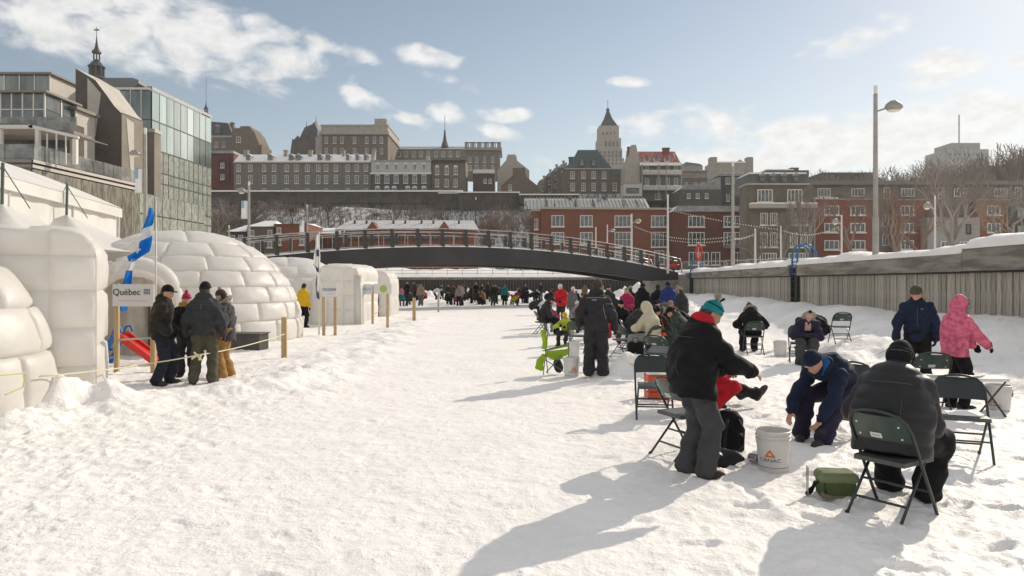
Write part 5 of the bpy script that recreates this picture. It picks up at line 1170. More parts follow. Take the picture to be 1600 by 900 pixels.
def rope(label, pts, r=.009, m=ROPE, knot=None):
    P = []
    for i in range(len(pts) - 1):
        a, b = Vector(pts[i]), Vector(pts[i + 1])
        for k in range(8): s = k / 8; p = a.lerp(b, s); p.z -= .05 * 4 * s * (1 - s) * (a - b).length / 6; P.append(p)
    P.append(Vector(pts[-1])); t = thing('rope', label, 'rope', tuple(P[0]), 0, None); o = P[0]
    MB().tube([p - o for p in P], r, 5).build('strand', m, t, smooth=True)
    if knot: k = Vector(knot) - o; MB().tube([k + Vector((-.09, 0, -.06)), k, k + Vector((.08, -.01, .02)), k + Vector((.03, .01, -.08))], .018, 5).tube([k + Vector((-.05, 0, .05)), k, k + Vector((.09, 0, -.09))], .016, 5).build('knot', m, t)
a0 = Wp(62, 588, 9.05); a1 = Wp(246, 566, 11.6); a2 = Wp(308, 555, 11.7); a3 = Wp(410, 533, 14.4); a4 = Wp(444, 522, 15.7)
rope('yellow rope strung from the nearest igloo past the group of four to the thick stake', [a0, a1, a2, a3, a4], .011, mat('pale_rope', (.66, .62, .42), .8), knot=a2)
b0 = Wp(-30, 588, 7.6); b1 = Wp(40, 583, 8.05)
rope('yellow rope end tied round the nearest igloo dome', [b0, b1, Wp(36, 605, 8.1), Wp(8, 617, 7.9)], .007)
rope('pale rope between the lime emblem sign and the igloo door post', [Wp(606, 478, 24.4), Wp(580, 493, 26)], .012, MATS['pale_rope'])
# flags
QB = mat('flag_blue', (0.005, 0.19, 0.62), .7, trans=.25); QW = mat('flag_white', (.78, .77, .76), .7, trans=.25); FNV = mat('flag_navy', (.03, .035, .09), .7, trans=.2)
def pole_(t, h, r=.022, m=POLEL): MB().tube([(0, 0, -.1), (0, 0, h)], [r, r * .7], 8).build('pole', m, t, smooth=True)
D = 14.6; c = Wp(243.5, 470, D); g = gz(c.x, D); t = thing('blue_white_flag', 'blue and white fleur-de-lis flag hanging in folds behind the Québec board', 'flag', (c.x, D, g)); pole_(t, Wp(243, 312, D).z - g)
def fl(px, py, dy=0): p = Wp(px, py, D); return Vector((p.x - c.x, dy, p.z - g))
def band(name, m, rowsL, rowsR, ph):
    n = len(rowsL); b = MB(); vs = []
    for i in range(n):
        A, B_ = Vector(fl(*rowsL[i])), Vector(fl(*rowsR[i]))
        for k in range(9): s = k / 8; p = A.lerp(B_, s); p.y = -.05 + .09 * math.sin(s * 7 + i * .5 + ph); vs.append(p)
    b.add(vs, [(i * 9 + k, i * 9 + k + 1, (i + 1) * 9 + k + 1, (i + 1) * 9 + k) for i in range(n - 1) for k in range(8)]); return b.build(name, m, t, smooth=True)
band('blue_quarter', QB, [(237, 326), (231, 338), (225, 352), (219, 366)], [(238, 325), (239.5, 334), (239, 342), (238.5, 350)], 0)
band('white_cross', QW, [(219, 366), (218, 376), (217, 384)], [(238.5, 350), (240, 357), (240.5, 364)], 1.5)
q_ = band('blue_quarter', QB, [(217, 384), (218, 388), (214, 394), (203, 401), (207, 409)], [(240.5, 364), (241.5, 374), (241.5, 384), (239, 394), (212, 409)], 2.5)
band('white_cross', QW, [(207, 408), (203, 416), (200, 424)], [(214, 403), (212, 412), (208, 422)], .6)
band('blue_quarter', QB, [(200, 423), (196, 434), (192, 446)], [(206, 422), (207, 434), (208, 446)], 1.6)
band('blue_quarter', QB, [(183, 478), (188, 483), (193, 486)], [(198, 478), (198, 483), (195, 486)], .2)
p = fl(221.5, 391); fm = MB()
fm.prism([(0, .085), (-.03, .03), (-.012, -.02), (.012, -.02), (.03, .03)], .008, 'y', M=Matrix.Translation((p.x, -.17, p.z)))
fm.tube([(p.x - .012, -.17, p.z - .03), (p.x - .03, -.17, p.z + .01), (p.x - .06, -.17, p.z + .025), (p.x - .065, -.17, p.z - .01)], .011, 5).tube([(p.x + .012, -.17, p.z - .03), (p.x + .03, -.17, p.z + .01), (p.x + .055, -.17, p.z + .02), (p.x + .06, -.17, p.z - .01)], .011, 5)
fm.box(p.x - .035, p.x + .035, -.176, -.164, p.z - .032, p.z - .022).prism([(p.x, p.z - .08), (p.x + .022, p.z - .035), (p.x - .022, p.z - .035)], .008, 'y', at=-.174)
fm.build('fleur_de_lis', QW, t)
D = 23.2; c = Wp(498.5, 500, D); g = gz(c.x, D); t = thing('white_navy_flag', 'narrow white and navy flag drooping from a pole beside the OCEAN board', 'flag', (c.x, D, g)); pole_(t, Wp(497, 362, D).z - g, .03)
band('white_cloth', QW, [(494, 371), (493, 385), (490, 400), (489, 412)], [(498, 366), (499, 385), (500, 400), (500, 420)], 0)
band('navy_mark', FNV, [(495, 391), (493.5, 396), (495, 400)], [(499.5, 390), (499.5, 392), (499.5, 401)], 0).location.y = -.06
band('navy_stripe', FNV, [(489, 412), (491, 416), (494, 420)], [(500, 420), (500, 424), (499, 428)], .4)
band('white_cloth', QW, [(494, 420), (495, 434), (493, 450), (492, 466)], [(499, 428), (500, 440), (501, 455), (500, 466)], .8)
band('navy_stripe', FNV, [(495, 434), (493.5, 444), (494, 455), (497, 466)], [(498.5, 430), (497.5, 444), (499, 455), (500, 468)], .8).location.y = -.03
# slides
SB = mat('blue_plastic', (.02, .14, .42), .35); SR = mat('red_plastic', (.62, .03, .02), .35)
p = Wp(186, 574, 14.6); g = gz(p.x, p.y); t = thing('toy_slide', 'small blue and red plastic slide on the snow behind the Québec board', 'slide', (p.x, p.y, g))
MB().prism([(.72, 0), (.80, .05), (-.02, .62), (-.12, .58)], .32, 'y').prism([(.70, .02), (.80, .10), (.0, .69), (-.12, .64)], .05, 'y', at=-.05).prism([(.70, .02), (.80, .10), (.0, .69), (-.12, .64)], .05, 'y', at=.32).build('slide_chute', SR, t)
MB().prism([(-.46, 0), (-.36, 0), (-.06, .62), (-.14, .66)], .06, 'y', at=-.03).prism([(-.46, 0), (-.36, 0), (-.06, .62), (-.14, .66)], .06, 'y', at=.38).build('side_frame', SB, t)
for i in range(3): MB().box(-.40 + .09 * i, -.26 + .09 * i, .03, .38, .12 + .18 * i, .16 + .18 * i).build('step', SB, t)
for yy0 in (-.02, .41): MB().tube([(-.13, yy0, .62), (-.08, yy0, .78), (.02, yy0, .80), (.06, yy0, .68)], .025, 6).build('hand_rail', SB, t)
# ---------------------------------------------------------------- implicit surfaces for people
def cap(a, b, ra, rb=None, n=None, s=1.0): return ('c', np.array(a, float), np.array(b, float), ra, ra if rb is None else rb, None if n is None else np.array(n, float), s)
def ell(c, r, M=None): return ('e', np.array(c, float), np.array(r, float), None if M is None else np.array(M, float))
def tor(c, ax, Rr, r, sx=1.0, side=None): return ('t', np.array(c, float), np.array(ax, float), Rr, r, sx, None if side is None else np.array(side, float))
def pd(p, P):
    if p[0] == 'c':
        _, a, b, ra, rb, n, s = p; ab = b - a; Q = P - a
        if n is not None: Q = Q + np.outer(Q @ n, n) * (1 / s - 1)
        t = np.clip((Q @ ab) / max(ab @ ab, 1e-9), 0, 1); d = np.linalg.norm(Q - np.outer(t, ab), axis=1) - (ra + (rb - ra) * t)
        return d * (s if n is not None else 1)
    if p[0] == 'e':
        _, c, r, M = p; Q = P - c
        if M is not None: Q = Q @ M          # columns of M are the local axes
        k = np.linalg.norm(Q / r, axis=1); return (k - 1) * r.min()
    _, c, ax, Rr, r, sx, side = p; Q = P - c; h = Q @ ax; W_ = Q - np.outer(h, ax)
    if side is not None: W_ = W_ + np.outer(W_ @ side, side) * (1 / sx - 1)
    return np.hypot(np.linalg.norm(W_, axis=1) - Rr, h) - r
def field(groups, disp=None):
    """groups: (prims, k, clips); joined with their own k"""
    def f(P):
        d = None
        for prims, k, clips in groups:
            g = None
            for p in prims:
                e = pd(p, P)
                if g is None: g = e
                else:
                    h = np.clip(.5 + .5 * (g - e) / k, 0, 1); g = g * (1 - h) + e * h - k * h * (1 - h)
            for (p0, n) in clips: g = np.maximum(g, (P - np.array(p0, float)) @ np.array(n, float))
            if d is None: d = g
            else:
                h = np.clip(.5 + .5 * (d - g) / .02, 0, 1); d = d * (1 - h) + g * h - .02 * h * (1 - h)
        return d if disp is None else d + disp(P)
    lo, hi = np.full(3, 1e9), np.full(3, -1e9)
    for prims, k, clips in groups:
        for p in prims:
            if p[0] == 'c':
                for q_, r_ in ((p[1], p[3]), (p[2], p[4])): lo = np.minimum(lo, q_ - r_ - .03); hi = np.maximum(hi, q_ + r_ + .03)
            elif p[0] == 'e': m_ = p[2].max() + .03; lo = np.minimum(lo, p[1] - m_); hi = np.maximum(hi, p[1] + m_)
            else: m_ = (p[3] + p[4]) * max(1, p[5]) + .03; lo = np.minimum(lo, p[1] - m_); hi = np.maximum(hi, p[1] + m_)
    return f, lo, hi
def polygonise(fl, res):
    f, lo, hi = fl; BS = 6; nb = np.ceil((hi - lo) / (res * BS)).astype(int) + 1; N = nb * BS + 1
    ci = np.stack(np.meshgrid(*[np.arange(n) for n in nb], indexing='ij'), -1).reshape(-1, 3)
    cd = f(lo + (ci + .5) * BS * res); near = np.abs(cd) < BS * res * 1.35 + .015
    G = np.repeat(np.repeat(np.repeat(cd.reshape(nb), BS, 0), BS, 1), BS, 2); G = np.pad(G, ((0, 1), (0, 1), (0, 1)), mode='edge').astype(np.float32)
    o = np.stack(np.meshgrid(*[np.arange(BS + 1)] * 3, indexing='ij'), -1).reshape(-1, 3)
    I = (ci[near][:, None, :] * BS + o[None]).reshape(-1, 3); fl_ = (I[:, 0] * N[1] + I[:, 1]) * N[2] + I[:, 2]; fl_ = np.unique(fl_)
    I = np.stack([fl_ // (N[1] * N[2]), (fl_ // N[2]) % N[1], fl_ % N[2]], -1); vals = f(lo + I * res); G.ravel()[fl_] = vals
    s = G < 0; c8 = [(i, j, k) for i in (0, 1) for j in (0, 1) for k in (0, 1)]; sh = [n - 1 for n in N]
    sl = lambda A, o_: A[o_[0]:sh[0] + o_[0], o_[1]:sh[1] + o_[1], o_[2]:sh[2] + o_[2]]
    cnt = sum(sl(s, c).astype(np.int8) for c in c8); m = (cnt > 0) & (cnt < 8); idx = np.full(sh, -1, np.int64); ijk = np.argwhere(m); idx[m] = np.arange(len(ijk))
    acc = np.zeros((len(ijk), 3)); k_ = np.zeros(len(ijk))
    cv = {c: G[ijk[:, 0] + c[0], ijk[:, 1] + c[1], ijk[:, 2] + c[2]] for c in c8}
    for a in c8:
        for ax in range(3):
            if a[ax]: continue
            b = list(a); b[ax] = 1; b = tuple(b); va, vb = cv[a], cv[b]; x = (va < 0) != (vb < 0); t = np.where(x, va / np.where(va - vb == 0, 1, va - vb), 0)
            P = np.array(a, float)[None] + np.zeros((len(ijk), 1)); P[:, ax] = t; acc += P * x[:, None]; k_ += x
    V = lo + (ijk + acc / np.maximum(k_, 1)[:, None]) * res; Fs = []
    for ax in range(3):
        b, c = (ax + 1) % 3, (ax + 2) % 3; A = [slice(None)] * 3; B_ = [slice(None)] * 3; A[ax] = slice(0, N[ax] - 1); B_[ax] = slice(1, N[ax])
        s0, s1 = s[tuple(A)], s[tuple(B_)]; E = np.argwhere(s0 != s1); E = E[(E[:, b] > 0) & (E[:, c] > 0) & (E[:, b] < sh[b]) & (E[:, c] < sh[c])]
        if not len(E): continue
        fl2 = s0[E[:, 0], E[:, 1], E[:, 2]]
        def at(db, dc): Q_ = E.copy(); Q_[:, b] -= db; Q_[:, c] -= dc; return idx[Q_[:, 0], Q_[:, 1], Q_[:, 2]]
        q_ = np.stack([at(1, 1), at(0, 1), at(0, 0), at(1, 0)], -1); q_[~fl2] = q_[~fl2][:, ::-1]; Fs.append(q_)
    Fq = np.concatenate(Fs); Fq = Fq[(Fq >= 0).all(1)]; return V, Fq
def surf(name, fl, res, m, parent):
    V, Fq = polygonise(fl, res); return link(name, np_mesh(name, V, Fq, m), parent)
def trace(f, o, d, far=.8):
    o = np.array(o, float); d = np.array(d, float); d /= np.linalg.norm(d); t = 0
    for _ in range(60):
        v = float(f((o + d * t)[None])[0])
        if v < .0015: break
        t += v * .7
        if t > far: break
    return o + d * t
def v3(*a): return np.array(a, float)
def nrm(a): return a / max(np.linalg.norm(a), 1e-9)
def ik(a, t, l1, l2, pole):
    d = t - a; L = np.linalg.norm(d); L2 = min(max(L, abs(l1 - l2) + .02), (l1 + l2) * .995); dn = nrm(d); t = a + dn * L2
    x = (l1 * l1 - l2 * l2 + L2 * L2) / (2 * L2); y = math.sqrt(max(l1 * l1 - x * x, 0)); p = pole - dn * (pole @ dn); return a + dn * x + nrm(p) * y, t
def folds(seed, amp, puff=None):
    r = random.Random(seed); a, b, c = r.uniform(0, 6), r.uniform(0, 6), r.uniform(0, 6)
    def f(P):
        x, y, z = P[:, 0], P[:, 1], P[:, 2]
        w_ = np.sin(24 * z + 7 * x + 3.0 * np.sin(9 * x + a) + 2.2 * np.sin(11 * y + b)) * np.sin(8 * x + 6 * y + 3 * z + c)
        w_ = w_ + .6 * np.sin(47 * z + 19 * x * np.sign(y) + 4 * np.sin(13 * y + c)) * np.sin(17 * x + b + 9 * z) + .5 * np.sin(15 * x + 5 * z + a) * np.sin(13 * y - 8 * z)
        e = amp * w_
        if puff: e = e - puff[1] * (np.sqrt(np.abs(np.sin(np.pi * (z + .12 * y) / puff[0]))) - .6)
        return e
    return f
SKIN = mat('skin', (0.52, 0.30, 0.21), .55, (0.44, 0.235, 0.165), 9, 4, bump=.1, bscale=120, bdist=.002)
SKIN.node_tree.nodes['Principled BSDF'].inputs['Subsurface Weight'].default_value = .08
def cloth(name, c, v=.8, rough=.8, shine=0.0, ns=7, bs=90): return mat('cloth_' + name, c, rough, tuple(x * v for x in c), ns, 4, bump=.35, bscale=bs, bdist=.004, sheen=.05 if not shine else 0, spec=.13 + shine)
K = dict(black=cloth('black', (.011, .0105, .012), .7), charcoal=cloth('charcoal', (.036, .034, .036), .75), dgrey=cloth('dark_grey', (.062, .061, .065), .8), grey=cloth('grey', (.135, .13, .128), .8), lgrey=cloth('light_grey', (.30, .28, .27)),
         navy=cloth('navy', (.015, .022, .05), .75), blue=cloth('blue', (.03, .045, .20), .8), royal=cloth('royal', (.02, .10, .30)), teal=cloth('teal', (.02, .25, .27), .7), red=cloth('red', (.55, .018, .03), .75), orange=cloth('orange', (.62, .10, .03), .8),
         pink=cloth('pink', (.75, .16, .26), .55, .6, ns=14), mag=cloth('magenta', (.42, .03, .10)), cream=cloth('cream', (.58, .52, .37), .88), yellow=cloth('yellow', (.66, .40, .02), .85), lime=cloth('lime', (.45, .50, .05), .8), ochre=cloth('ochre', (.36, .20, .07), .75), brown=cloth('brown', (.085, .055, .04), .7), olive=cloth('olive', (.085, .08, .055), .8),
         white=cloth('white', (.62, .60, .58), .9), puffer=cloth('black_puffer', (.016, .0155, .017), .8, .45, .2, bs=30), jeans=cloth('jeans', (.022, .025, .040), .7), slate=cloth('slate', (.042, .045, .047), .75), brownblack=cloth('brown_black', (.030, .024, .020), .7), plum=cloth('plum_navy', (.03, .022, .05), .8), green=cloth('camo_green', (.06, .08, .06), .4, ns=16), mustard=cloth('mustard', (.40, .27, .06), .6, ns=20), pinkhat=cloth('dusty_pink', (.50, .33, .30), .8), tan=cloth('tan', (.33, .24, .16)))
FUR = mat('fur_trim', (.50, .43, .34), .95, (.26, .20, .15), 40, 3, bump=1.0, bscale=120, bdist=.02); FURG = mat('grey_fur', (.45, .42, .39), .95, (.18, .16, .15), 40, 3, bump=1.0, bscale=120, bdist=.02); FURB = mat('brown_fur', (.16, .11, .075), .95, (.07, .045, .03), 45, 3, bump=1.0, bscale=110, bdist=.02)
HAIR = mat('brown_hair', (.07, .04, .022), .6, (.03, .018, .01), 30, 3, bump=.5, bscale=80, bdist=.005); EYE = mat('eye_dark', (.02, .015, .012), .3); LIP = mat('lips', (.38, .15, .12), .5)
RUB = mat('boot_rubber', (.022, .02, .019), .7, (.045, .038, .032), 14, 3, bump=.4, bscale=60, bdist=.004); REFL = mat('reflective_tape', (.42, .42, .42), .4)
def hand_prims(w, d, nrm_, side, curl=.5, fat=1.0):
    """w wrist, d pointing along the palm, nrm_ palm normal (fingers curl towards it), side: direction of the thumb"""
    s = nrm(side - d * (side @ d)); n = nrm(nrm_ - d * (nrm_ @ d)); r = .0105 * fat
    P = [cap(w, w + d * .05, .026 * fat, .028 * fat, n, .7), cap(w + d * .045 + s * .022, w + d * .075 + s * .022, .019 * fat, .014 * fat, n, .7), cap(w + d * .045 - s * .022, w + d * .07 - s * .024, .019 * fat, .014 * fat, n, .7)]
    for i, L in enumerate((.070, .080, .075, .058)):
        b0 = w + d * (.082 - .004 * abs(i - 1.2)) + s * (.030 - .020 * i); a = curl * (1 + .12 * i); q = b0; dd = d
        for k, f_ in enumerate((.45, .32, .23)):
            a_ = a * (.45, 1.05, 1.5)[k]; dd = d * math.cos(a_) + n * math.sin(a_); q2 = q + nrm(dd + s * (.05 - .035 * i)) * L * f_; P.append(cap(q, q2, r * (1 - .06 * k), r * (.95 - .08 * k))); q = q2
    q = w + d * .022 + s * .026; q2 = q + nrm(d * .6 + s * .75 + n * .25) * .038; q3 = q2 + nrm(d * .85 + s * .3 + n * .45) * .032
    P += [cap(q, q2, r * 1.35, r * 1.15), cap(q2, q3, r * 1.1, r * .9)]
    return P
STAND = dict(pel=(0, 0, .93), lean=3, roll=0, twist=0, head=(8, 0), lh=(-.27, .05, .80), rh=(.27, .05, .80), le=(-.4, -1, 0), re=(.4, -1, 0), lf=(-.11, 0), rf=(.11, .02), lk=(0, 1, 0), rk=(0, 1, 0), lfy=-10, rfy=10)
SIT = dict(STAND, pel=(0, 0, .54), lean=12, head=(25, 0), lh=(-.10, .34, .66), rh=(.10, .34, .66), lf=(-.14, .46), rf=(.14, .48), lk=(-.1, .5, 1), rk=(.1, .5, 1), le=(-1, -.6, -.2), re=(1, -.6, -.2))
def person(label, x, y, heading, pose=None, height=1.72, res=.016, z=None, top='black', legs='charcoal', boots=None, hat=('beanie', 'black', None), hood=None, gloves='black', bulk=.035, lbulk=.02, hem=.10, group=None, skirt=0, puff=None, belly=0, hoodcol=None, extras=None, curl=.7, cat='person', sink=.015, seed=None, face=False, sockz=0):
    p = dict(STAND); p.update(pose or {}); S = height / 1.75; seed = seed if seed is not None else int(abs(x * 100) + abs(y * 37))
    g = gz(x, y) if z is None else z
    u = nrm(v3(math.sin(R(p['roll'])), math.sin(R(p['lean'])), math.cos(R(p['lean'])))); r0 = v3(math.cos(R(p['twist'])), -math.sin(R(p['twist'])), 0); r = nrm(r0 - u * (r0 @ u)); f = np.cross(u, r)
    pel = v3(*p['pel']); cur = p.get('curve', .03); chest = pel + u * .33 - f * cur * .4; nk = pel + u * .50; mid = pel + u * .17 - f * cur; nk = nk + f * cur * .8
    hp, hy = R(p['head'][0]), R(p['head'][1]); hf = v3(math.sin(hy) * math.cos(hp), math.cos(hy) * math.cos(hp), -math.sin(hp)); hu = nrm(v3(0, 0, 1) - hf * (-math.sin(hp))) if abs(hp) < 1.5 else v3(0, 1, 0); hr = np.cross(hf, hu)
    nd = nrm(u * .6 + hu * .9); hc = nk + nd * .155 + hf * .015; HM = np.stack([hr, hf, hu], 1)
    sh = {'l': nk - u * .098 - r * .166, 'r': nk - u * .098 + r * .166}; el_, wr, kn, an, ft = {}, {}, {}, {}, {}
    for s_ in 'lr':
        el_[s_], wr[s_] = ik(sh[s_], v3(*p[s_ + 'h']), .285, .255, v3(*p[s_ + 'e'])); sx_ = -1 if s_ == 'l' else 1
        hip = pel + v3(sx_ * .095, 0, -.03); a_ = p[s_ + 'f']; az_ = a_[2] if len(a_) > 2 else .085
        kn[s_], an[s_] = ik(hip, v3(a_[0], a_[1], az_), .43, .42, v3(*p[s_ + 'k'])); fy = R(p[s_ + 'fy']); tp_ = R(p.get(s_ + 'tp', 0)); ft[s_] = v3(math.sin(fy) * math.cos(tp_), math.cos(fy) * math.cos(tp_), math.sin(tp_))
    loc = (x, y, g - sink); root = None; mk = lambda n_, fl_, m_, rs=res: surf(n_, fl_, rs / S, m_, root)
    # ----- body: one continuous surface
    B_ = [ell(hc, (.074, .092, .108), HM), ell(hc + hf * .022 - hu * .062, (.054, .062, .052), HM), cap(nk - u * .03, hc - hu * .05, .056, .052), cap(hc + hf * .088 + hu * .012, hc + hf * .105 - hu * .022, .010, .016),
          ell(hc + hr * .076 - hu * .012, (.012, .022, .032), HM), ell(hc - hr * .076 - hu * .012, (.012, .022, .032), HM), cap(pel + u * .02, mid, .10, .095, f, .8), cap(mid, chest, .10, .105, f, .75), cap(sh['l'], sh['r'], .045)]
    for s_ in 'lr':
        B_ += [cap(sh[s_], el_[s_], .042, .034), cap(el_[s_], wr[s_], .034, .025), cap(pel + v3((-1 if s_ == 'l' else 1) * .085, 0, -.02), kn[s_], .07, .048), cap(kn[s_], an[s_], .045, .034), cap(an[s_] - v3(0, 0, .03), an[s_] - v3(0, 0, .035) + ft[s_] * .12, .032, .026)]
    if face: B_ += [cap(hc + hf * .083 - hr * .03 + hu * .027, hc + hf * .083 + hr * .03 + hu * .027, .010), cap(hc + hf * .088 - hr * .014 - hu * .050, hc + hf * .088 + hr * .014 - hu * .050, .008), ell(hc + hf * .078 - hu * .082, (.022, .018, .016), HM)]
    HP = []
    for s_ in 'lr':
        d = nrm(wr[s_] - el_[s_]); sd = -r if s_ == 'r' else r; pn = nrm(v3(0, 0, -1) - d * (-d[2]) * 1.0 + sd * .5) if abs(d[2]) < .8 else nrm(sd + f * .3); th = nrm(np.cross(d, pn)) * (1 if s_ == 'r' else -1)
        th = f if abs(d[2]) > .8 else nrm(sd + v3(0, 0, .8)); HP.append(hand_prims(wr[s_] - d * .01, d, pn, th, curl, 1.0 if not gloves else .9))
    groups = [(B_, .025, [])] + [(h_, .008, []) for h_ in HP]
    rootm = polygonise(field(groups), res / S * (1 if res < .02 else 1.2)); root = link('person', np_mesh('person', rootm[0], rootm[1], SKIN)); root.location = loc; root.rotation_euler = (0, 0, -R(heading)); root.scale = (S, S, S)
    tag(root, label, cat, group)
    # ----- trousers
    lg = [ell(pel + v3(0, 0, -.0), (.150 + lbulk, .115 + lbulk, .12)), ]
    for s_ in 'lr':
        sx_ = -1 if s_ == 'l' else 1; kk = kn[s_]; aa = an[s_] + nrm(kk - an[s_]) * .015
        lg += [cap(pel + v3(sx_ * .085, 0, -.02), kk, .088 + lbulk, .062 + lbulk), cap(kk, kk + (aa - kk) * .5, .060 + lbulk, .056 + lbulk), cap(kk + (aa - kk) * .5, aa, .056 + lbulk, .052 + lbulk * 1.3)]
    mk('trousers', field([(lg[:1], .03, [(tuple(pel + u * .10), tuple(u))]), (lg[1:], .03, [])], folds(seed + 1, .010)), K[legs])
    # ----- boots
    for s_ in 'lr':
        A = an[s_]; d = ft[s_]; dn = nrm(v3(0, 0, -1) + d * d[2]); bt = [cap(A + v3(0, 0, .06), A + dn * .02, .052, .048), cap(A + dn * .035 - d * .035, A + dn * .040 + d * .13, .046, .040, v3(-d[1], d[0], 0) * 0 + nrm(np.cross(d, dn)), 1.0), cap(A + dn * .045 + d * .09, A + dn * .05 + d * .165, .046, .034)]
        mk('boot', field([(bt, .025, [(tuple(A + dn * .083), tuple(dn))])]), RUB if boots is None else K[boots], min(res, .014) if res < .02 else res)
    # ----- jacket
    b = bulk; hm = pel - u * hem; tz = [cap(hm, mid, .150 + b + belly * .6, .140 + b + belly, f, .78), cap(mid, chest, .140 + b + belly, .150 + b, f, .76), cap(chest, chest + u * .08, .150 + b, .115 + b * .8, f, .72), cap(nk - u * .03, sh['l'] + u * .012, .080 + b * .4, .058 + b * .45), cap(nk - u * .03, sh['r'] + u * .012, .080 + b * .4, .058 + b * .45), cap(nk - u * .03, nk + nd * .075, .084 + b * .3, .074 + b * .15)]
    if belly: tz.append(ell(mid + f * .04 - u * .05, (.17 + belly, .15 + belly, .18)))
    ar = []
    for s_ in 'lr':
        d = nrm(wr[s_] - el_[s_]); ar += [cap(sh[s_], el_[s_], .064 + b * .55, .054 + b * .5), cap(el_[s_], wr[s_] - d * .015, .053 + b * .5, .041 + b * .4)]
    clip_top = (tuple(nk + nd * .088), tuple(nd)); jf = field([(tz, .045, [(tuple(hm), tuple(-u)), clip_top]), (ar, .03, [])], folds(seed, .0125 if not puff else .004, puff))
    jk = mk('jacket', jf, K[top])
    if skirt:
        sk = [cap(hm + u * .05, hm - u * skirt * .6 + v3(0, .0, 0), .16 + b, .17 + b, f, .8)] if not pose or 'sit' not in p else [cap(pel + v3(sx_ * .09, 0, 0), pel + v3(sx_ * .09, 0, 0) + (kn['r' if sx_ > 0 else 'l'] - pel) * .7, .12 + b, .10 + b) for sx_ in (-1, 1)]
        mk('coat_skirt', field([(sk, .05, [(tuple(hm - u * skirt), tuple(-u))] if 'sit' not in p else [])], folds(seed + 3, .008)), K[top])
    # ----- hood, hat, hair
    hm_ = K[hoodcol] if hoodcol else K[top]
    if hood == 'down': mk('hood', field([([ell(nk - f * .075 + u * .045, (.135, .075, .085), np.stack([r, f, u], 1)), cap(nk + u * .035 - r * .09, nk + u * .01 + f * .05 - r * .075, .04, .028), cap(nk + u * .035 + r * .09, nk + u * .01 + f * .05 + r * .075, .04, .028)], .04, [])], folds(seed + 5, .006)), hm_)
    if hood in ('up', 'furup'):
        c0 = hc - hf * .02 + hu * .012; mk('hood', field([([ell(c0, (.115, .125, .145), HM), cap(nk - u * .02 - f * .02, hc - hu * .04 - hf * .03, .105, .10)], .05, [(tuple(hc + hf * .075), tuple(hf))])], folds(seed + 5, .005)), hm_)
    if hood in ('furup',): mk('fur_ruff', field([([tor(hc + hf * .075 + hu * .0, hf, .105, .030, .85, hr)], .02, [])], lambda P: .012 * np.sin(P[:, 0] * 130) * np.sin(P[:, 1] * 120 + 1) * np.sin(P[:, 2] * 140) + .006 * np.sin(P[:, 2] * 60 + P[:, 0] * 50)), FURG, min(res, .012))
    if hood == 'furdown': mk('fur_ruff', field([([tor(nk - f * .05 + u * .06, nrm(u * .75 + f * .65), .115, .034)], .02, [])], lambda P: .012 * np.sin(P[:, 0] * 130) * np.sin(P[:, 1] * 120 + 1) * np.sin(P[:, 2] * 140)), FUR, min(res, .012)); 
    if hat:
        kd, c1, c2 = hat; hm2 = K[c1]
        if kd in ('beanie', 'pom', 'cap'):
            base = hc + hu * .018 - hf * .0; mk('hat', field([([ell(hc + hu * .035, (.089, .105, .112), HM)], .02, [(tuple(hc + hu * .022 + hf * .01), tuple(-nrm(hu - hf * .18)))])], lambda P: .0025 * np.sin(np.arctan2(P[:, 1] - hc[1], P[:, 0] - hc[0]) * 34)), hm2, min(res, .013) if res < .02 else res)
            if kd != 'cap' and res < .025: mk('hat_cuff', field([([tor(hc + hu * .034 - hf * .006, nrm(hu - hf * .18), .083, .017, 1.14, hf)], .01, [])]), K[c2] if (kd == 'beanie' and c2) else hm2, min(res, .012))
            if kd == 'cap': mk('cap_brim', field([([ell(hc + hf * .125 + hu * .04, (.062, .055, .012), HM)], .01, [])]), hm2, min(res, .012))
            if kd == 'pom': mk('pompom', field([([ell(hc + hu * .165, (.036, .036, .036))], .01, [])], lambda P: .006 * np.sin(P[:, 0] * 170) * np.sin(P[:, 1] * 160) * np.sin(P[:, 2] * 180)), K[c2], min(res, .011))
        if kd == 'trapper':
            mk('hat', field([([ell(hc + hu * .04, (.092, .105, .105), HM), cap(hc + hu * .055 + hf * .075 - hr * .04, hc + hu * .055 + hf * .075 + hr * .04, .032)], .02, [(tuple(hc + hu * .025), tuple(-nrm(hu - hf * .12)))])]), hm2)
            mk('ear_flap', field([([cap(hc - hr * .085 + hu * .03, hc - hr * .105 - hu * .11, .04, .028, hr, .5)], .02, [])], lambda P: .004 * np.sin(P[:, 0] * 130) * np.sin(P[:, 2] * 120)), FURB if c2 is None else K[c2]); mk('ear_flap', field([([cap(hc + hr * .085 + hu * .03, hc + hr * .11 - hu * .11, .04, .028, hr, .5)], .02, [])], lambda P: .004 * np.sin(P[:, 0] * 130) * np.sin(P[:, 2] * 120)), FURB if c2 is None else K[c2])
        if kd == 'helmet': mk('helmet', field([([ell(hc + hu * .03, (.112, .125, .12), HM)], .02, [(tuple(hc + hu * .01), tuple(-nrm(hu - hf * .2)))])]), hm2)
    if not hat or hat[0] in ('beanie', 'pom', 'cap'):
        hl = [ell(hc - hf * .022 + hu * (.02 if not hat else -.012), (.082, .086, .10 if not hat else .085), HM)]
        if p.get('longhair'): hl += [cap(hc - hf * .05 - hr * .04, nk - f * .03 - hr * .06 + hf * .05 - u * .05, .045, .035), cap(hc - hf * .05 + hr * .04, nk - f * .03 + hr * .06 + hf * .05 - u * .05, .045, .035)]
        if (res < .025 or not hat) and not p.get('nohair'): mk('hair', field([(hl, .02, [(tuple(hc + hf * .018 + hu * .0), tuple(nrm(hf - hu * .35)))])], lambda P: .003 * np.sin(P[:, 0] * 120 + P[:, 2] * 40)), HAIR)
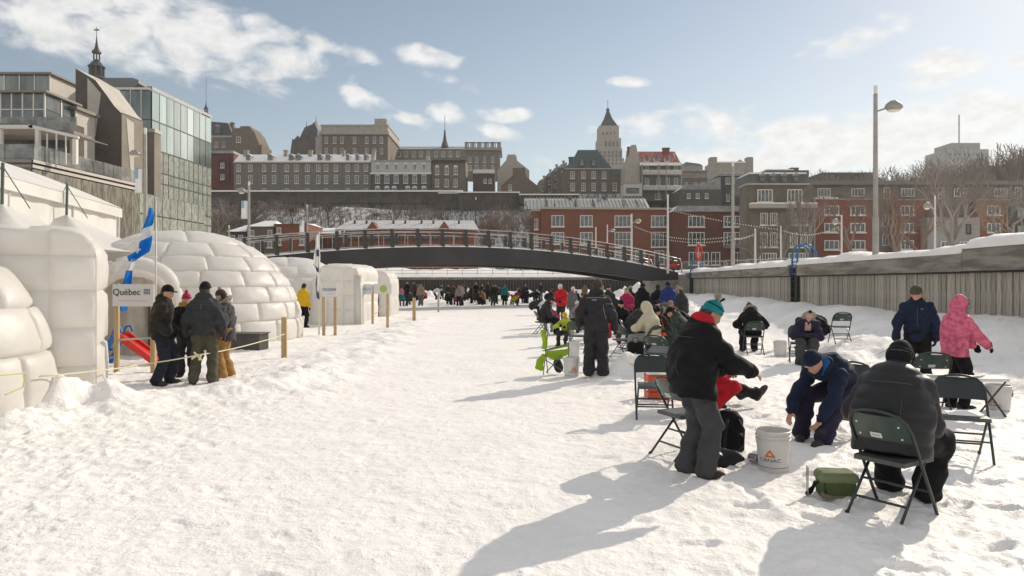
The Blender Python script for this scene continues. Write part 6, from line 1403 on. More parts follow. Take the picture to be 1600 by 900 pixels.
    if gloves:
        for s_, h_ in zip('lr', HP):
            d = nrm(wr[s_] - el_[s_]); h2 = [('c', q[1], q[2], q[3] * 1.28 + .002, q[4] * 1.28 + .002, q[5], q[6]) for q in h_] + [cap(wr[s_] - d * .05, wr[s_] + d * .0, .034 + b * .3, .028)]
            mk('glove', field([(h2, .012, [])]), K[gloves], min(res, .010) if res < .02 else res)
    if face:
        for sx_ in (-1, 1):
            MB().lathe([(0, -.006), (.008, -.003), (.009, .001), (0, .006)], 8, Matrix.Translation(Vector(hc + hf * .084 + hr * sx_ * .030 + hu * .012))).build('eye', EYE, root, smooth=True)
            MB().tube([Vector(hc + hf * .088 + hr * sx_ * (.018 + .012 * i) + hu * (.030 + .003 * (i == 1))) for i in range(3)], .0045, 5).build('eyebrow', HAIR, root)
        MB().tube([Vector(hc + hf * .0965 + hr * (.010 * (i - 2)) - hu * .050) for i in range(5)], [.002, .0045, .005, .0045, .002], 6).build('lips', LIP, root, smooth=True)
    info = dict(root=root, hc=hc, hf=hf, hu=hu, hr=hr, u=u, r=r, f=f, nk=nk, pel=pel, chest=chest, mid=mid, wr=wr, el=el_, kn=kn, an=an, jf=jf[0], S=S, res=res, mk=mk)
    if extras: extras(info)
    if res < .0165:
        th = K['grey'] if top in ('black', 'charcoal', 'navy', 'slate', 'brownblack', 'puffer') else K[top]; th = mat('seam_thread', (.075, .073, .075), .8) if th is K['grey'] else th
        seam(info, 'yoke_seam', [chest + u * .075 - f * .5 + r * (-.15 + .03 * k) for k in range(11)], f, .0032, th, .0)
        seam(info, 'side_seam', [mid - f * .5 + r * .10 + u * (.12 - .06 * k) for k in range(5)], f, .0028, th, .0)
        seam(info, 'zip', [chest + f * .6 + u * (.10 - .06 * k) for k in range(7)], -f, .0045, th, .0)
        for s_ in 'lr':
            d = nrm(wr[s_] - el_[s_]); mk('cuff', field([([tor(wr[s_] - d * .020, d, .040 + b * .36, .0085)], .01, [])]), mat('cuff_band', (.02, .02, .021), .8), .009)
    return info
def seam(i, name, pts, d, w, m, lift=.002):
    """thin strip laid on the jacket by marching along d from each point"""
    P = [Vector(trace(i['jf'], np.array(q), np.array(d))) - Vector(d) * lift for q in pts]
    MB().tube(P, w, 5).build(name, m, i['root'], smooth=True)
# ---------------------------------------------------------------- folding chairs
CHF = mat('chair_steel_green', (0.022, 0.030, 0.026), .35, (0.015, .02, .018), 5, spec=.6); CHP = mat('chair_panel_green', (0.030, 0.055, 0.040), .32, (0.022, .042, .031), 4, spec=.6)
CHS = mat('chair_seat_vinyl', (0.075, 0.085, 0.080), .5, (0.055, .062, .058), 6); CHD = mat('chair_dark_panel', (0.016, 0.024, 0.024), .4, spec=.6); TAGM = mat('paper_tag', (.66, .66, .64), .6); TAGT = mat('tag_print', (.25, .25, .27), .6); FOOTR = mat('rubber_foot', (.03, .03, .03), .8)
def folding_chair(label, x, y, heading, z=None, panel=CHP, seatm=CHS, fine=True, snowy=False, tagc=True, group='green steel folding chairs', s=1.0, roll=0):
    g = gz(x, y) - .012 if z is None else z; t = thing('folding_chair', label, 'chair', (x, y, g), -R(heading), group); t.scale = (s, s, s); t.rotation_euler = (R(roll), 0, -R(heading)); W2 = .225; n = 8 if fine else 4
    def fr(zz): return .235 - .475 * (zz / .80)        # front leg / back frame slopes backwards with height
    pts = [(-W2, fr(0), 0)] + [(-W2, fr(q), q) for q in (.25, .5, .66)] + [(-W2 + .015, fr(.72), .72), (-W2 + .06, fr(.775), .775), (-W2 + .14, fr(.795), .795), (0, fr(.803), .803), (W2 - .14, fr(.795), .795), (W2 - .06, fr(.775), .775), (W2 - .015, fr(.72), .72)] + [(W2, fr(q), q) for q in (.66, .5, .25)] + [(W2, fr(0), 0)]
    MB().tube(pts, .0125, n).build('back_frame', CHF, t, smooth=True)
    for sx in (-1, 1):
        o = MB().tube([(sx * (W2 - .03), -.27, 0), (sx * (W2 - .03), .10, .415)], .0115, n).build('leg', CHF, t, smooth=True)
        if fine: MB().tube([(sx * (W2 - .03), -.275, -.004), (sx * (W2 - .03), -.26, .022)], .016, 8).build('foot_cap', FOOTR, o)
    for (yy0, zz) in ((-.16, .125), (-.055, .245)): MB().tube([(-W2 + .03, yy0, zz), (W2 - .03, yy0, zz)], .010, n if fine else 4).build('rung', CHF, t)
    MB().tube([(-W2, fr(.20), .20), (W2, fr(.20), .20)], .009, n if fine else 4).build('rung', CHF, t)
    def seat(u, v):
        xx = (u - .5) * .41; yy0 = -.185 + .40 * v; e = 4 * u * (1 - u) * 4 * v * (1 - v); return (xx * (1 - .10 * (1 - v)), yy0, .445 + .010 * min(1, e * 3) - .016 * e)
    b = MB().grid(seat, 12 if fine else 3, 10 if fine else 3); b.prism([(-.187, -.185), (.187, -.185), (.207, .215), (-.207, .215)], .034, 'z', at=.4085); b.build('seat', seatm, t, smooth=True, sharp=35)
    def bk(u, v):
        zz = .575 + .20 * v; hw = (W2 - .012) * (1 if v < .55 else math.sqrt(max(0, 1 - ((v - .55) / .50) ** 2 * .42))); xx = (u - .5) * 2 * hw; return (xx, fr(zz) - .045 * (1 - (2 * u - 1) ** 2), zz)
    b = MB(); nu, nv = (14, 8) if fine else (4, 2); b.grid(bk, nu, nv); o_ = b.v[:]; b.grid(lambda u, v: tuple(np.array(bk(1 - u, v)) + (0, .010, 0)), nu, nv); b.build('backrest', panel, t, smooth=True, sharp=50)
    if fine:
        for sx in (-1, 1):
            for zz in (.605, .70): MB().lathe([(0, .002), (.007, .001), (.008, 0)], 8, Matrix.Translation((sx * .155, fr(zz) - .026, zz)) @ Matrix.Rotation(R(90), 4, 'X')).build('rivet', TAGM, t)
    if tagc:
        o = MB().box(-.042, .042, -.001, .001, -.022, .022).build('paper_tag', TAGM, t, loc=(-.02, fr(.615) - .0485, .615)); o.rotation_euler = (R(30.7), 0, 0)
        if fine:
            for i in range(5): MB().box(-.030 + i * .013, -.022 + i * .013, -.002, -.0012, -.006, .007).build('tag_print', TAGT, o)
    if snowy: MB().grid(lambda u, v: (-.16 + .3 * u, -.1 + .25 * v, .452 + .03 * math.sin(math.pi * u) * math.sin(math.pi * v)), 8, 8).build('snow_patch', SNOW, t, smooth=True)
    return t
def XY(px, D): return ((px - 800) / F * D, D)
# ---------------------------------------------------------------- people near the camera
def ex1(i):
    hc, hf, hu, hr, nk, u, f, r = (i[k] for k in ('hc', 'hf', 'hu', 'hr', 'nk', 'u', 'f', 'r'))
    i['mk']('hood_lining', field([([ell(nk - f * .045 + u * .075, (.125, .09, .085), np.stack([r, f, u], 1)), cap(nk + u * .08 - r * .07, nk + f * .07 + u * .02 - r * .03, .05, .035), cap(nk + u * .08 + r * .07, nk + f * .07 + u * .02 + r * .03, .05, .035)], .05, [])], folds(3, .005)), K['red'])
    i['mk']('pompom', field([([ell(hc + hu * .185 - hf * .03, (.035, .035, .04)), cap(hc + hu * .13, hc + hu * .16 - hf * .02, .012)], .01, [])], lambda P: .008 * np.sin(P[:, 0] * 150) * np.sin(P[:, 1] * 140) * np.sin(P[:, 2] * 160)), FUR, .009)
    i['mk']('tassel', field([([cap(hc + hu * .14 + hf * .01, hc + hu * .19 + hf * .035, .009, .014)], .01, [])]), K['black'], .008)
    for k in range(5): i['mk']('knit_band', field([([tor(hc + hu * (.085), hu, .082, .007, 1.14, hf)], .01, [])]), K['black'], .008) if k == 0 else None
P1 = person('stocky person in black jacket with red hood and teal knit hat, hand held out', 1.63, 6.28, 78, dict(pel=(0, 0, .935), lean=6, head=(32, 8), rh=(.17, .50, 1.02), re=(.5, -.5, -1), lh=(-.12, .36, 1.0), le=(-.6, -.4, -1), lf=(-.11, -.05), rf=(.10, .06), lfy=-6, rfy=8, curve=.05), 1.63, .0115, top='black', legs='dgrey', boots='brown', hat=('beanie', 'teal', 'teal'), gloves=None, bulk=.086, lbulk=.036, hem=.16, belly=.05, curl=.45, extras=ex1, face=True, sink=.02)
def ex2(i):
    hc, hf, hu, hr, nk, u, f, r = (i[k] for k in ('hc', 'hf', 'hu', 'hr', 'nk', 'u', 'f', 'r'))
    i['mk']('blue_lining', field([([ell(nk - f * .055 + u * .055, (.125, .075, .08), np.stack([r, f, u], 1)), cap(nk + u * .05 - r * .08, nk + f * .06 + u * .02 - r * .05, .04, .03)], .04, [])], folds(3, .005)), K['royal'])
    MB().box(-.022, .022, -.002, .002, -.008, .008).build('hat_patch', REFL, i['root'], loc=tuple(hc + hu * .045 + hf * .107 + hr * .01)).rotation_euler = (R(-35), 0, 0)
    seam(i, 'zip', [i['chest'] + f * .5 + u * (.12 - .06 * k) for k in range(8)], -f, .0035, REFL)
P2 = person('man in navy jacket and knit cap bending to his boot beside the white bucket', 3.74, 7.98, 233, dict(pel=(0, 0, .52), lean=52, curve=.10, head=(48, 4), rh=(.17, .74, .30), lh=(-.12, .66, .27), re=(1, .2, .2), le=(-1, .2, .2), rf=(.13, .60), lf=(-.17, .70), rk=(.25, .6, 1), lk=(-.25, .6, 1), rfy=-25, lfy=0, sit=1), 1.80, .0115, top='navy', legs='plum', hat=('beanie', 'navy', 'navy'), gloves=None, bulk=.035, lbulk=.030, hem=.06, hood='down', curl=.5, extras=ex2, face=True)
P3 = person('big man in black puffer jacket and beanie, seated on the nearest chair, back turned', 2.90, 5.42, 40, dict(SIT, nohair=1, pel=(.02, .02, .545), lean=14, curve=.06, head=(36, 2), lh=(-.14, .42, .62), rh=(.12, .42, .62), re=(.5, -.6, -.6), lf=(-.10, .50), rf=(.18, .40), rk=(.4, .5, 1), sit=1), 1.76, .0115, top='puffer', legs='black', hat=('beanie', 'black', 'black'), bulk=.085, lbulk=.045, hem=.12, belly=.06, puff=(.105, .008), gloves='black', extras=lambda i: (i['mk']('neck_gaiter', field([([cap(i['nk'], i['hc'] - i['hu'] * .05 - i['hf'] * .02, .088, .086)], .02, [])], folds(3, .003)), K['black']), i['mk']('hat_fold', field([([ell(i['hc'] - i['hu'] * .012 - i['hf'] * .03, (.095, .085, .095))], .02, [])]), K['black']), i['mk']('hat_edge', field([([tor(i['hc'] + i['hu'] * .012 - i['hf'] * .02, nrm(i['hu'] - i['hf'] * .18), .096, .004, 1.1, i['hf'])], .01, [])]), K['lgrey'], .008)))
def ex4(i):
    nk, u, f = i['nk'], i['u'], i['f']
    i['mk']('scarf', field([([tor(nk + u * .035 + f * .03, nrm(u + f * .2), .085, .028)], .02, [])], folds(9, .004)), K['red'])
P4 = person('girl in bright pink winter jacket with its fur-edged hood up', 6.12, 9.72, 84, dict(pel=(0, 0, .93), lean=2, head=(14, 10), rh=(.12, .48, .93), lh=(-.16, .44, .93), re=(.4, -.5, -1), le=(-.4, -.5, -1), lf=(-.11, 0), rf=(.12, .03)), 1.60, .013, top='pink', legs='black', hat=None, hood='furup', gloves='black', bulk=.060, lbulk=.02, hem=.12, puff=(.15, .008), extras=ex4)
P5 = person('tall man in navy jacket and brown ear-flap hat looking down at his fishing rod', 6.62, 11.5, 210, dict(head=(30, 10), rh=(.29, .16, .84), re=(.7, -.6, 0), lh=(-.25, .05, .84), lean=4, lf=(-.13, 0), rf=(.13, .05)), 1.76, .0145, top='navy', legs='black', hat=('trapper', 'olive', 'tan'), bulk=.045, lbulk=.025, hem=.12, face=True, extras=lambda i: (i['mk']('neck_warmer', field([([tor(i['nk'] + i['u'] * .05 + i['f'] * .02, i['u'], .06, .03)], .02, [])]), K['black']), seam(i, 'chest_mark', [i['chest'] + i['f'] * .5 - i['r'] * (.05 + .012 * k) + i['u'] * .07 for k in range(4)], -i['f'], .004, REFL)))
def ex6(i):
    hc, hf, hu, hr = i['hc'], i['hf'], i['hu'], i['hr']
    i['mk']('fur_hood', field([([tor(i['nk'] - i['f'] * .02 + i['u'] * .07, nrm(i['u'] * .8 + i['f'] * .5), .14, .035)], .02, [])], lambda P: .012 * np.sin(P[:, 0] * 130) * np.sin(P[:, 1] * 120 + 1) * np.sin(P[:, 2] * 140)), FUR)
P6 = person('seated person in black parka with beige fur-edged hood and pompom hat, back turned', 5.92, 17.35, 8, dict(SIT, lean=20, head=(42, 0), curve=.08, lh=(-.16, .34, .62), rh=(.16, .34, .62), sit=1), 1.75, .017, top='black', legs='black', hat=('pom', 'brown', 'tan'), hood='down', bulk=.07, lbulk=.03, extras=ex6)
def ex7(i): i['mk']('scarf', field([([cap(i['nk'] + i['f'] * .09 - i['r'] * .03, i['chest'] + i['f'] * .16 - i['r'] * .03, .03, .035), cap(i['nk'] + i['f'] * .09 + i['r'] * .05, i['chest'] + i['f'] * .16 + i['r'] * .04, .03, .035)], .03, [])], folds(2, .004)), K['pinkhat']); i['mk']('fur_hood', field([([tor(i['hc'] - i['hf'] * .01, i['hf'], .115, .036)], .02, [])], lambda P: .012 * np.sin(P[:, 0] * 130) * np.sin(P[:, 1] * 120 + 1) * np.sin(P[:, 2] * 140)), FUR)
P7 = person('seated woman with dusty pink pompom hat, fur hood and pink scarf, head bowed', 6.30, 15.1, 192, dict(SIT, lean=24, head=(48, 0), curve=.07, lh=(-.04, .34, .66), rh=(.08, .33, .66), lf=(-.05, .42), rf=(.20, .46), sit=1), 1.66, .017, top='plum', legs='dgrey', hat=('pom', 'pinkhat', 'black'), bulk=.06, lbulk=.045, gloves='charcoal', extras=ex7, face=True)
P8 = person('person in black bending far forward over the snow beside the empty chair', 7.85, 17.9, 250, dict(SIT, pel=(0, 0, .5), lean=62, head=(70, 0), curve=.12, lh=(-.1, .55, .3), rh=(.12, .55, .3), sit=1), 1.78, .018, top='black', legs='black', hat=('beanie', 'navy', 'navy'), hood='down', bulk=.07, lbulk=.03)
P9 = person('person sitting low with black trousered legs stretched out behind the stocky person', 2.62, 9.85, 78, dict(SIT, pel=(0, 0, .40), lean=-8, head=(15, 0), lh=(-.25, .1, .45), rh=(.25, .1, .5), lf=(-.22, .78, .14), rf=(.10, .90, .16), lk=(0, .1, 1), rk=(0, .1, 1), rtp=55, ltp=20, sit=1), 1.74, .015, top='orange', legs='black', hat=('beanie', 'red', 'red'), bulk=.05, lbulk=.02)
P10 = person('small child in a red snowsuit squatting on the folding chair behind the stocky person', 1.98, 7.12, 82, dict(pel=(0, -.02, .44), lean=22, head=(10, 0), lh=(-.15, .35, .6), rh=(.15, .35, .6), lf=(-.10, .03), rf=(.10, .10), lk=(-.2, 1, .3), rk=(.2, 1, .3)), 1.02, .013, z=gz(1.9, 7.1) + .455, top='red', legs='red', hat=('beanie', 'red', 'red'), bulk=.05, lbulk=.05, sink=0)
def ex11(i):
    root, u, f, r, ch, mid, pel = i['root'], i['u'], i['f'], i['r'], i['chest'], i['mid'], i['pel']
    seam(i, 'reflective_piping', [ch - f * .5 + u * .115 + r * (-.17 + .034 * k) for k in range(11)], f, .0035, REFL)
    seam(i, 'back_mark', [ch - f * .5 + u * .075 + r * (-.07 + .014 * k) for k in range(7)], f, .007, REFL)
    for s_ in (1,): seam(i, 'reflective_piping', [ch - f * .5 + r * s_ * (.13 + .006 * k * k * .3) - u * (.0 + .05 * k) for k in range(8)], f, .003, REFL)
    a = i['el']['r'] * .45 + (i['nk'] + r * .18) * .55; seam(i, 'reflective_piping', [a - f * .3 + r * (-.06 + .02 * k) for k in range(7)], f, .003, REFL)
    i['mk']('fur_collar', field([([tor(i['nk'] + u * .06, nrm(u + f * .1), .085, .035), cap(i['hc'] + r * .07 - f * .0, i['nk'] + r * .10 + f * .02, .045, .04)], .03, [])], lambda P: .012 * np.sin(P[:, 0] * 130) * np.sin(P[:, 1] * 120 + 1) * np.sin(P[:, 2] * 140)), FUR, .012)
P11 = person('tall person in black snowsuit with reflective piping and brown cap, back turned', 1.53, 12.8, 8, dict(head=(24, 22), lean=4, lh=(-.30, .04, .90), rh=(.33, .10, .84), lf=(-.13, .02), rf=(.12, -.04), lfy=-20, rfy=18), 1.80, .0135, top='charcoal', legs='charcoal', hat=('beanie', 'brown', 'brown'), hood='down', bulk=.062, lbulk=.045, hem=.13, gloves='black', extras=ex11)
# ---- group of four by the Québec board
P30 = person('man in dark brown jacket and black ear cap, leftmost of the group of four', -5.94, 11.95, 82, dict(head=(10, 5), lh=(-.20, .16, .92), rh=(.22, .16, .90), re=(.3, -1, 0), lf=(-.12, .08), rf=(.11, -.06)), 1.74, .014, top='brownblack', legs='jeans', hat=('cap', 'black', None), hood='down', bulk=.058, lbulk=.03, hem=.13, face=True)
P31 = person('shorter person with pink pompom hat and mustard scarf, half hidden in the group of four', -5.98, 12.95, 165, dict(head=(8, -10)), 1.58, .015, top='black', legs='charcoal', hat=('pom', 'mag', 'red'), bulk=.05, lbulk=.02, face=True, extras=lambda i: i['mk']('scarf', field([([tor(i['nk'] + i['u'] * .05, i['u'], .10, .05)], .02, [])], folds(4, .01)), K['mustard']))
P32 = person('man in charcoal hooded jacket and grey trousers, back turned, in the group of four', -5.30, 12.1, 352, dict(head=(6, 8), lh=(-.30, .06, .84), rh=(.30, .06, .84), lf=(-.15, -.05), rf=(.12, .06), lfy=-30, rfy=12), 1.80, .0135, top='slate', legs='olive', hat=('beanie', 'black', 'black'), hood='down', bulk=.055, lbulk=.028, hem=.11, extras=lambda i: seam(i, 'back_tab', [i['nk'] - i['f'] * .5 - i['u'] * (.09 + .02 * k) for k in range(5)], i['f'], .006, K['grey']))
P33 = person('person in ochre snow trousers and grey parka, rightmost of the group of four', -5.22, 12.85, 262, dict(head=(12, 6), lh=(-.2, .2, .95), rh=(.25, .1, .85), lf=(-.11, .05), rf=(.11, -.05)), 1.66, .015, top='dgrey', legs='ochre', hat=('pom', 'brown', 'pinkhat'), hood='furdown', bulk=.055, lbulk=.045, hem=.22, face=True, extras=lambda i: i['mk']('fur_collar', field([([tor(i['nk'] + i['u'] * .03, i['u'], .105, .045)], .02, [])], lambda P: .012 * np.sin(P[:, 0] * 130) * np.sin(P[:, 1] * 120 + 1) * np.sin(P[:, 2] * 140)), FURG, .012))
P34 = person('person in a bright yellow jacket and black trousers beside the big igloo', *XY(473, 27.0), 20, dict(lh=(-.26, .12, .85)), 1.74, .02, top='yellow', legs='black', hat=('beanie', 'charcoal', None), bulk=.045)
P35 = person('dark figure standing in the doorway of the smallest igloo', *XY(576, 34.9), 250, None, 1.68, .026, top='olive', legs='black', hat=('beanie', 'brown', None), bulk=.05)
# ---------------------------------------------------------------- chairs in use and empty
folding_chair('nearest green chair with white paper tag, carrying the big man in the puffer', 2.86, 5.31, 55)
folding_chair('empty dark chair right of the big man in the puffer, below the pink jacket', *XY(1503, 7.0), 203, panel=CHD, snowy=True, tagc=False)
folding_chair('dark chair under the bending man in the navy jacket', 3.82, 8.10, 233, panel=CHD, tagc=False)
folding_chair('green chair with snow on its seat between the big man and the pink jacket', *XY(1452, 9.7), 15, snowy=True)
folding_chair('empty dark green chair facing us left of the stocky person in black', *XY(1021, 8.95), 186, panel=CHD, tagc=False)
folding_chair('green chair seen from behind its left side, beside the legs of the stocky person', 1.72, 7.05, 66)
folding_chair('green chair under the person in the black parka with fur hood', 5.92, 17.25, 8)
folding_chair('green chair under the woman with the dusty pink hat', 6.24, 15.25, 196, tagc=False)
folding_chair('empty green chair with a paper tag beside the person bending far forward', *XY(1313, 18.0), 8)
folding_chair('green chair under the person in the cream hooded jacket', 2.98, 15.3, 318)
folding_chair('green chair with a paper tag tilted behind the stocky person in black', *XY(1032, 13.4), 30, roll=14)
folding_chair('dark chair under the person in the black parka left of the yellow cap', *XY(846, 23.4), 80, fine=False, tagc=False)
folding_chair('white chair under the child with the yellow cap', *XY(886, 19.6), 210, fine=False, tagc=False, seatm=K['lgrey'], panel=K['lgrey'], s=.8)
folding_chair('dark chair behind the tall person in the snowsuit, left side', *XY(903, 17.2), 20, fine=False, tagc=False)
folding_chair('chair under the seated person in dark grey right of the snowsuit', 3.05, 18.3, 95, fine=False, tagc=False)
folding_chair('chair under the kid in the black and red sports jacket', 3.55, 17.3, 195, fine=False, tagc=False)
# ---- middle distance people on the right
SITL = dict(SIT, sit=1); MIDC = []
def ex12(i): pass
person('person in a cream hooded jacket and light grey trousers seated with the back turned', 3.05, 15.25, 312, dict(SITL, lean=10, head=(24, 0), lh=(-.12, .42, .72), rh=(.14, .40, .7), lf=(-.16, .50), rf=(.10, .60)), 1.76, .018, top='cream', legs='lgrey', hat=None, hood='up', bulk=.05, lbulk=.03, gloves='charcoal', boots='grey')
person('seated person in dark grey jacket and black beanie leaning to the right', 3.08, 18.3, 92, dict(SITL, lean=34, head=(44, 0), curve=.08, lh=(-.1, .5, .6), rh=(.1, .5, .6)), 1.78, .02, top='slate', legs='black', hat=('beanie', 'black', None), bulk=.06)
person('seated person in black and dark red with a black beanie, facing us', *XY(967, 20.5), 172, dict(SITL, lean=14, head=(26, 0)), 1.72, .021, top='black', legs='brown', hat=('beanie', 'black', None), bulk=.055, face=True)
person('person in a bright red jacket seated right behind the tall snowsuit', *XY(956, 22.2), 215, dict(SITL, lean=22, head=(35, 0)), 1.62, .022, top='red', legs='red', hat=('beanie', 'mag', None), bulk=.06)
def ex15(i):
    for s_ in (-1, 1): seam(i, 'orange_stripe', [i['nk'] + i['f'] * .4 + i['r'] * s_ * (.09 + .012 * k) - i['u'] * (.02 + .035 * k) for k in range(8)], -i['f'], .014, K['orange'])
    seam(i, 'white_stripe', [i['nk'] + i['f'] * .4 + i['r'] * (.11 + .012 * k) - i['u'] * (.02 + .035 * k) for k in range(8)], -i['f'], .008, K['white'])
person('kid in black sports jacket with orange stripes and orange trousers, seated facing us', 3.55, 17.2, 192, dict(SITL, lean=18, head=(28, 0)), 1.60, .019, top='brownblack', legs='orange', hat=('beanie', 'black', None), bulk=.045, extras=ex15, face=True)
person('seated dark figure with a tan fur hood ring, rightmost of the seated group', 3.98, 17.4, 262, dict(SITL, lean=30, head=(40, 0), curve=.07), 1.74, .02, top='black', legs='green', hat=('pom', 'navy', 'navy'), hood='furdown', bulk=.07)
person('person in black standing with back turned, left of the pair under the bridge end', *XY(985, 26), 5, dict(head=(14, 0)), 1.66, .024, top='black', legs='black', hat=('beanie', 'tan', None), bulk=.05)
person('taller person in a black hooded coat standing right of the first pair member', *XY(1003, 24.6), 30, dict(head=(16, 0)), 1.74, .023, top='black', legs='charcoal', hat=('beanie', 'black', None), hood='down', bulk=.055, hem=.2)
person('person in royal blue jacket and grey trousers standing under the bridge end', *XY(1045, 24.2), 355, dict(head=(10, 0)), 1.80, .023, top='blue', legs='grey', hat=('beanie', 'navy', None), hood='down', bulk=.07)
person('dark figure close at the left of the royal blue jacket', *XY(1028, 25.2), 15, dict(head=(12, 0)), 1.70, .024, top='black', legs='black', hat=('beanie', 'charcoal', None), bulk=.05)
person('figure in a grey coat right of the royal blue jacket', *XY(1066, 23.2), 330, dict(head=(24, 0)), 1.62, .024, top='slate', legs='charcoal', hat=('beanie', 'lgrey', None), bulk=.055)
person('figure in teal with a grey hood behind the grey coat near the snow heap', *XY(1058, 26.5), 190, dict(head=(20, 0)), 1.66, .025, top='teal', legs='black', hat=('beanie', 'tan', None), bulk=.05)
person('dark figure half hidden behind the cap of the tall snowsuit', *XY(950, 25.5), 20, dict(head=(22, 0)), 1.66, .025, top='charcoal', legs='black', hat=('beanie', 'black', None), bulk=.05)
person('crouching person in a dark parka left of the teal hat, behind the rods', 4.45, 19.2, 215, dict(SITL, pel=(0, 0, .45), lean=30, head=(35, 0)), 1.68, .022, top='brownblack', legs='green', hat=('beanie', 'navy', None), bulk=.05)
person('person in a black parka seated on the dark chair left of the yellow cap', *XY(848, 23.3), 84, dict(SITL, lean=20, head=(34, 0)), 1.76, .02, top='charcoal', legs='black', hat=('beanie', 'charcoal', None), hood='down', bulk=.065)
person('small person in red and white beside the seated black parka', *XY(862, 24.6), 200, dict(SITL, pel=(0, 0, .5), head=(30, 0)), 1.35, .021, top='mag', legs='lgrey', hat=('beanie', 'pinkhat', None), bulk=.05)
person('person in a red jacket and pale cap standing behind the yellow cap', *XY(877, 27.3), 205, dict(head=(30, 0), lh=(-.12, .3, 1.02), rh=(.1, .3, 1.05)), 1.72, .022, top='red', legs='charcoal', hat=('cap', 'white', None), bulk=.05)
person('person in light grey standing right of the red jacket with the pale cap', *XY(893, 29.5), 150, dict(head=(20, 0)), 1.60, .024, top='grey', legs='grey', hat=('beanie', 'white', None), bulk=.045)
def ex23(i): pass
person('child with a yellow cap and lime green vest seated on the white chair', *XY(885, 19.5), 205, dict(SITL, pel=(0, 0, .5), lean=12, head=(22, 0), lh=(-.14, .34, .72), rh=(.16, .34, .76)), 1.30, .018, top='lime', legs='charcoal', hat=('helmet', 'yellow', None), bulk=.05)
person('dark figure seated low right of the light grey person', *XY(908, 31), 170, dict(SITL, head=(20, 0)), 1.7, .026, top='charcoal', legs='black', hat=('beanie', 'brown', None), bulk=.05)
for (px, D, k, top_, legs_, hc_, hd, hh, lab) in [(960, 30, 1, 'brownblack', 'black', 'brown', 200, 1.7, 'mid-distance seated person in dark brown left of the standing pair in black'), (972, 32, 1, 'red', 'black', 'black', 150, 1.6, 'mid-distance seated person in red left of the standing pair in black'),
        (992, 34, 2, 'slate', 'black', 'black', 90, 1.6, 'mid-distance hunched person in slate between the standing pair in black'), (1016, 31, 1, 'navy', 'charcoal', 'red', 220, 1.65, 'mid-distance seated person in navy with a red hat left of the royal blue jacket'), (1012, 21, 2, 'olive', 'black', 'brown', 60, 1.6, 'hunched person in olive behind the cream hood'),
        (1035, 20.5, 1, 'charcoal', 'green', 'black', 300, 1.65, 'seated person in charcoal behind the kid in the sports jacket'), (1054, 21, 1, 'brown', 'black', 'tan', 230, 1.65, 'seated person in brown with a tan hat behind the stocky person'), (1072, 22, 2, 'black', 'black', 'black', 250, 1.6, 'hunched person in black right of the fur hood ring'),
        (918, 36, 1, 'brownblack', 'black', 'black', 160, 1.6, 'mid-distance seated person hidden behind the left sleeve of the snowsuit'), (830, 37, 2, 'charcoal', 'black', 'black', 100, 1.5, 'mid-distance hunched person alone left of the seated black parka'), (905, 24, 1, 'lgrey', 'charcoal', 'white', 210, 1.5, 'seated person in pale grey between the yellow cap and the snowsuit'),
        (980, 23, 4, 'mag', 'black', 'black', 200, 1.6, 'standing person in magenta behind the seated dark grey jacket'), (1025, 22.5, 1, 'black', 'orange', 'black', 170, 1.6, 'seated person with orange trousers behind the sports jacket kid')]: MIDC.append((px, D, k, top_, legs_, hc_, hd, hh, lab))
# ---------------------------------------------------------------- far crowd: a few built figures, then copies with their own colours
def proto(pose, **kw): return person('x', 0, 60, 0, pose, 1.7, .032, z=0, **kw)['root']
PR = [proto(None, top='black', legs='black', hat=('beanie', 'black', None), bulk=.05, gloves=None), proto(dict(SITL), top='black', legs='black', hat=('beanie', 'black', None), bulk=.055, gloves=None),
      proto(dict(SITL, pel=(0, 0, .5), lean=45, head=(50, 0), curve=.1), top='black', legs='black', hat=None, hood='up', bulk=.055, gloves=None), proto(dict(lean=58, pel=(0, -.1, .88), head=(70, 0), curve=.1, lh=(-.1, .5, .45), rh=(.1, .5, .45)), top='black', legs='black', hat=('beanie', 'black', None), bulk=.05, gloves=None),
      proto(dict(lh=(-.1, .32, 1.05), rh=(.12, .32, 1.05), head=(20, 0), lf=(-.14, .05)), top='black', legs='black', hat=None, hood='down', bulk=.055, gloves=None)]
used_p = set()
def crowd(label, px, pyf, k, top, legs, hatc, heading, h=1.55, dz=0):
    D = 54 + (477 - pyf) * .9; x, y = XY(px, D); src = PR[k]
    root = src if k not in used_p else None
    if root is None:
        root = src.copy(); COL.objects.link(root)
        for ch in src.children: c = ch.copy(); COL.objects.link(c); c.parent = root
    used_p.add(k); root.location = (x, y, gz(x, y) - .03 + dz); root.rotation_euler = (0, 0, -R(heading)); s = h / 1.75; root.scale = (s, s, s)
    tag(root, label, 'person', 'anglers far off beneath the footbridge')
    for ch in root.children:
        base = ch.name.split('.')[0]; c = dict(jacket=top, trousers=legs, hat=hatc, hood=top).get(base)
        if c: ch.material_slots[0].link = 'OBJECT'; ch.material_slots[0].material = K[c]
    return root
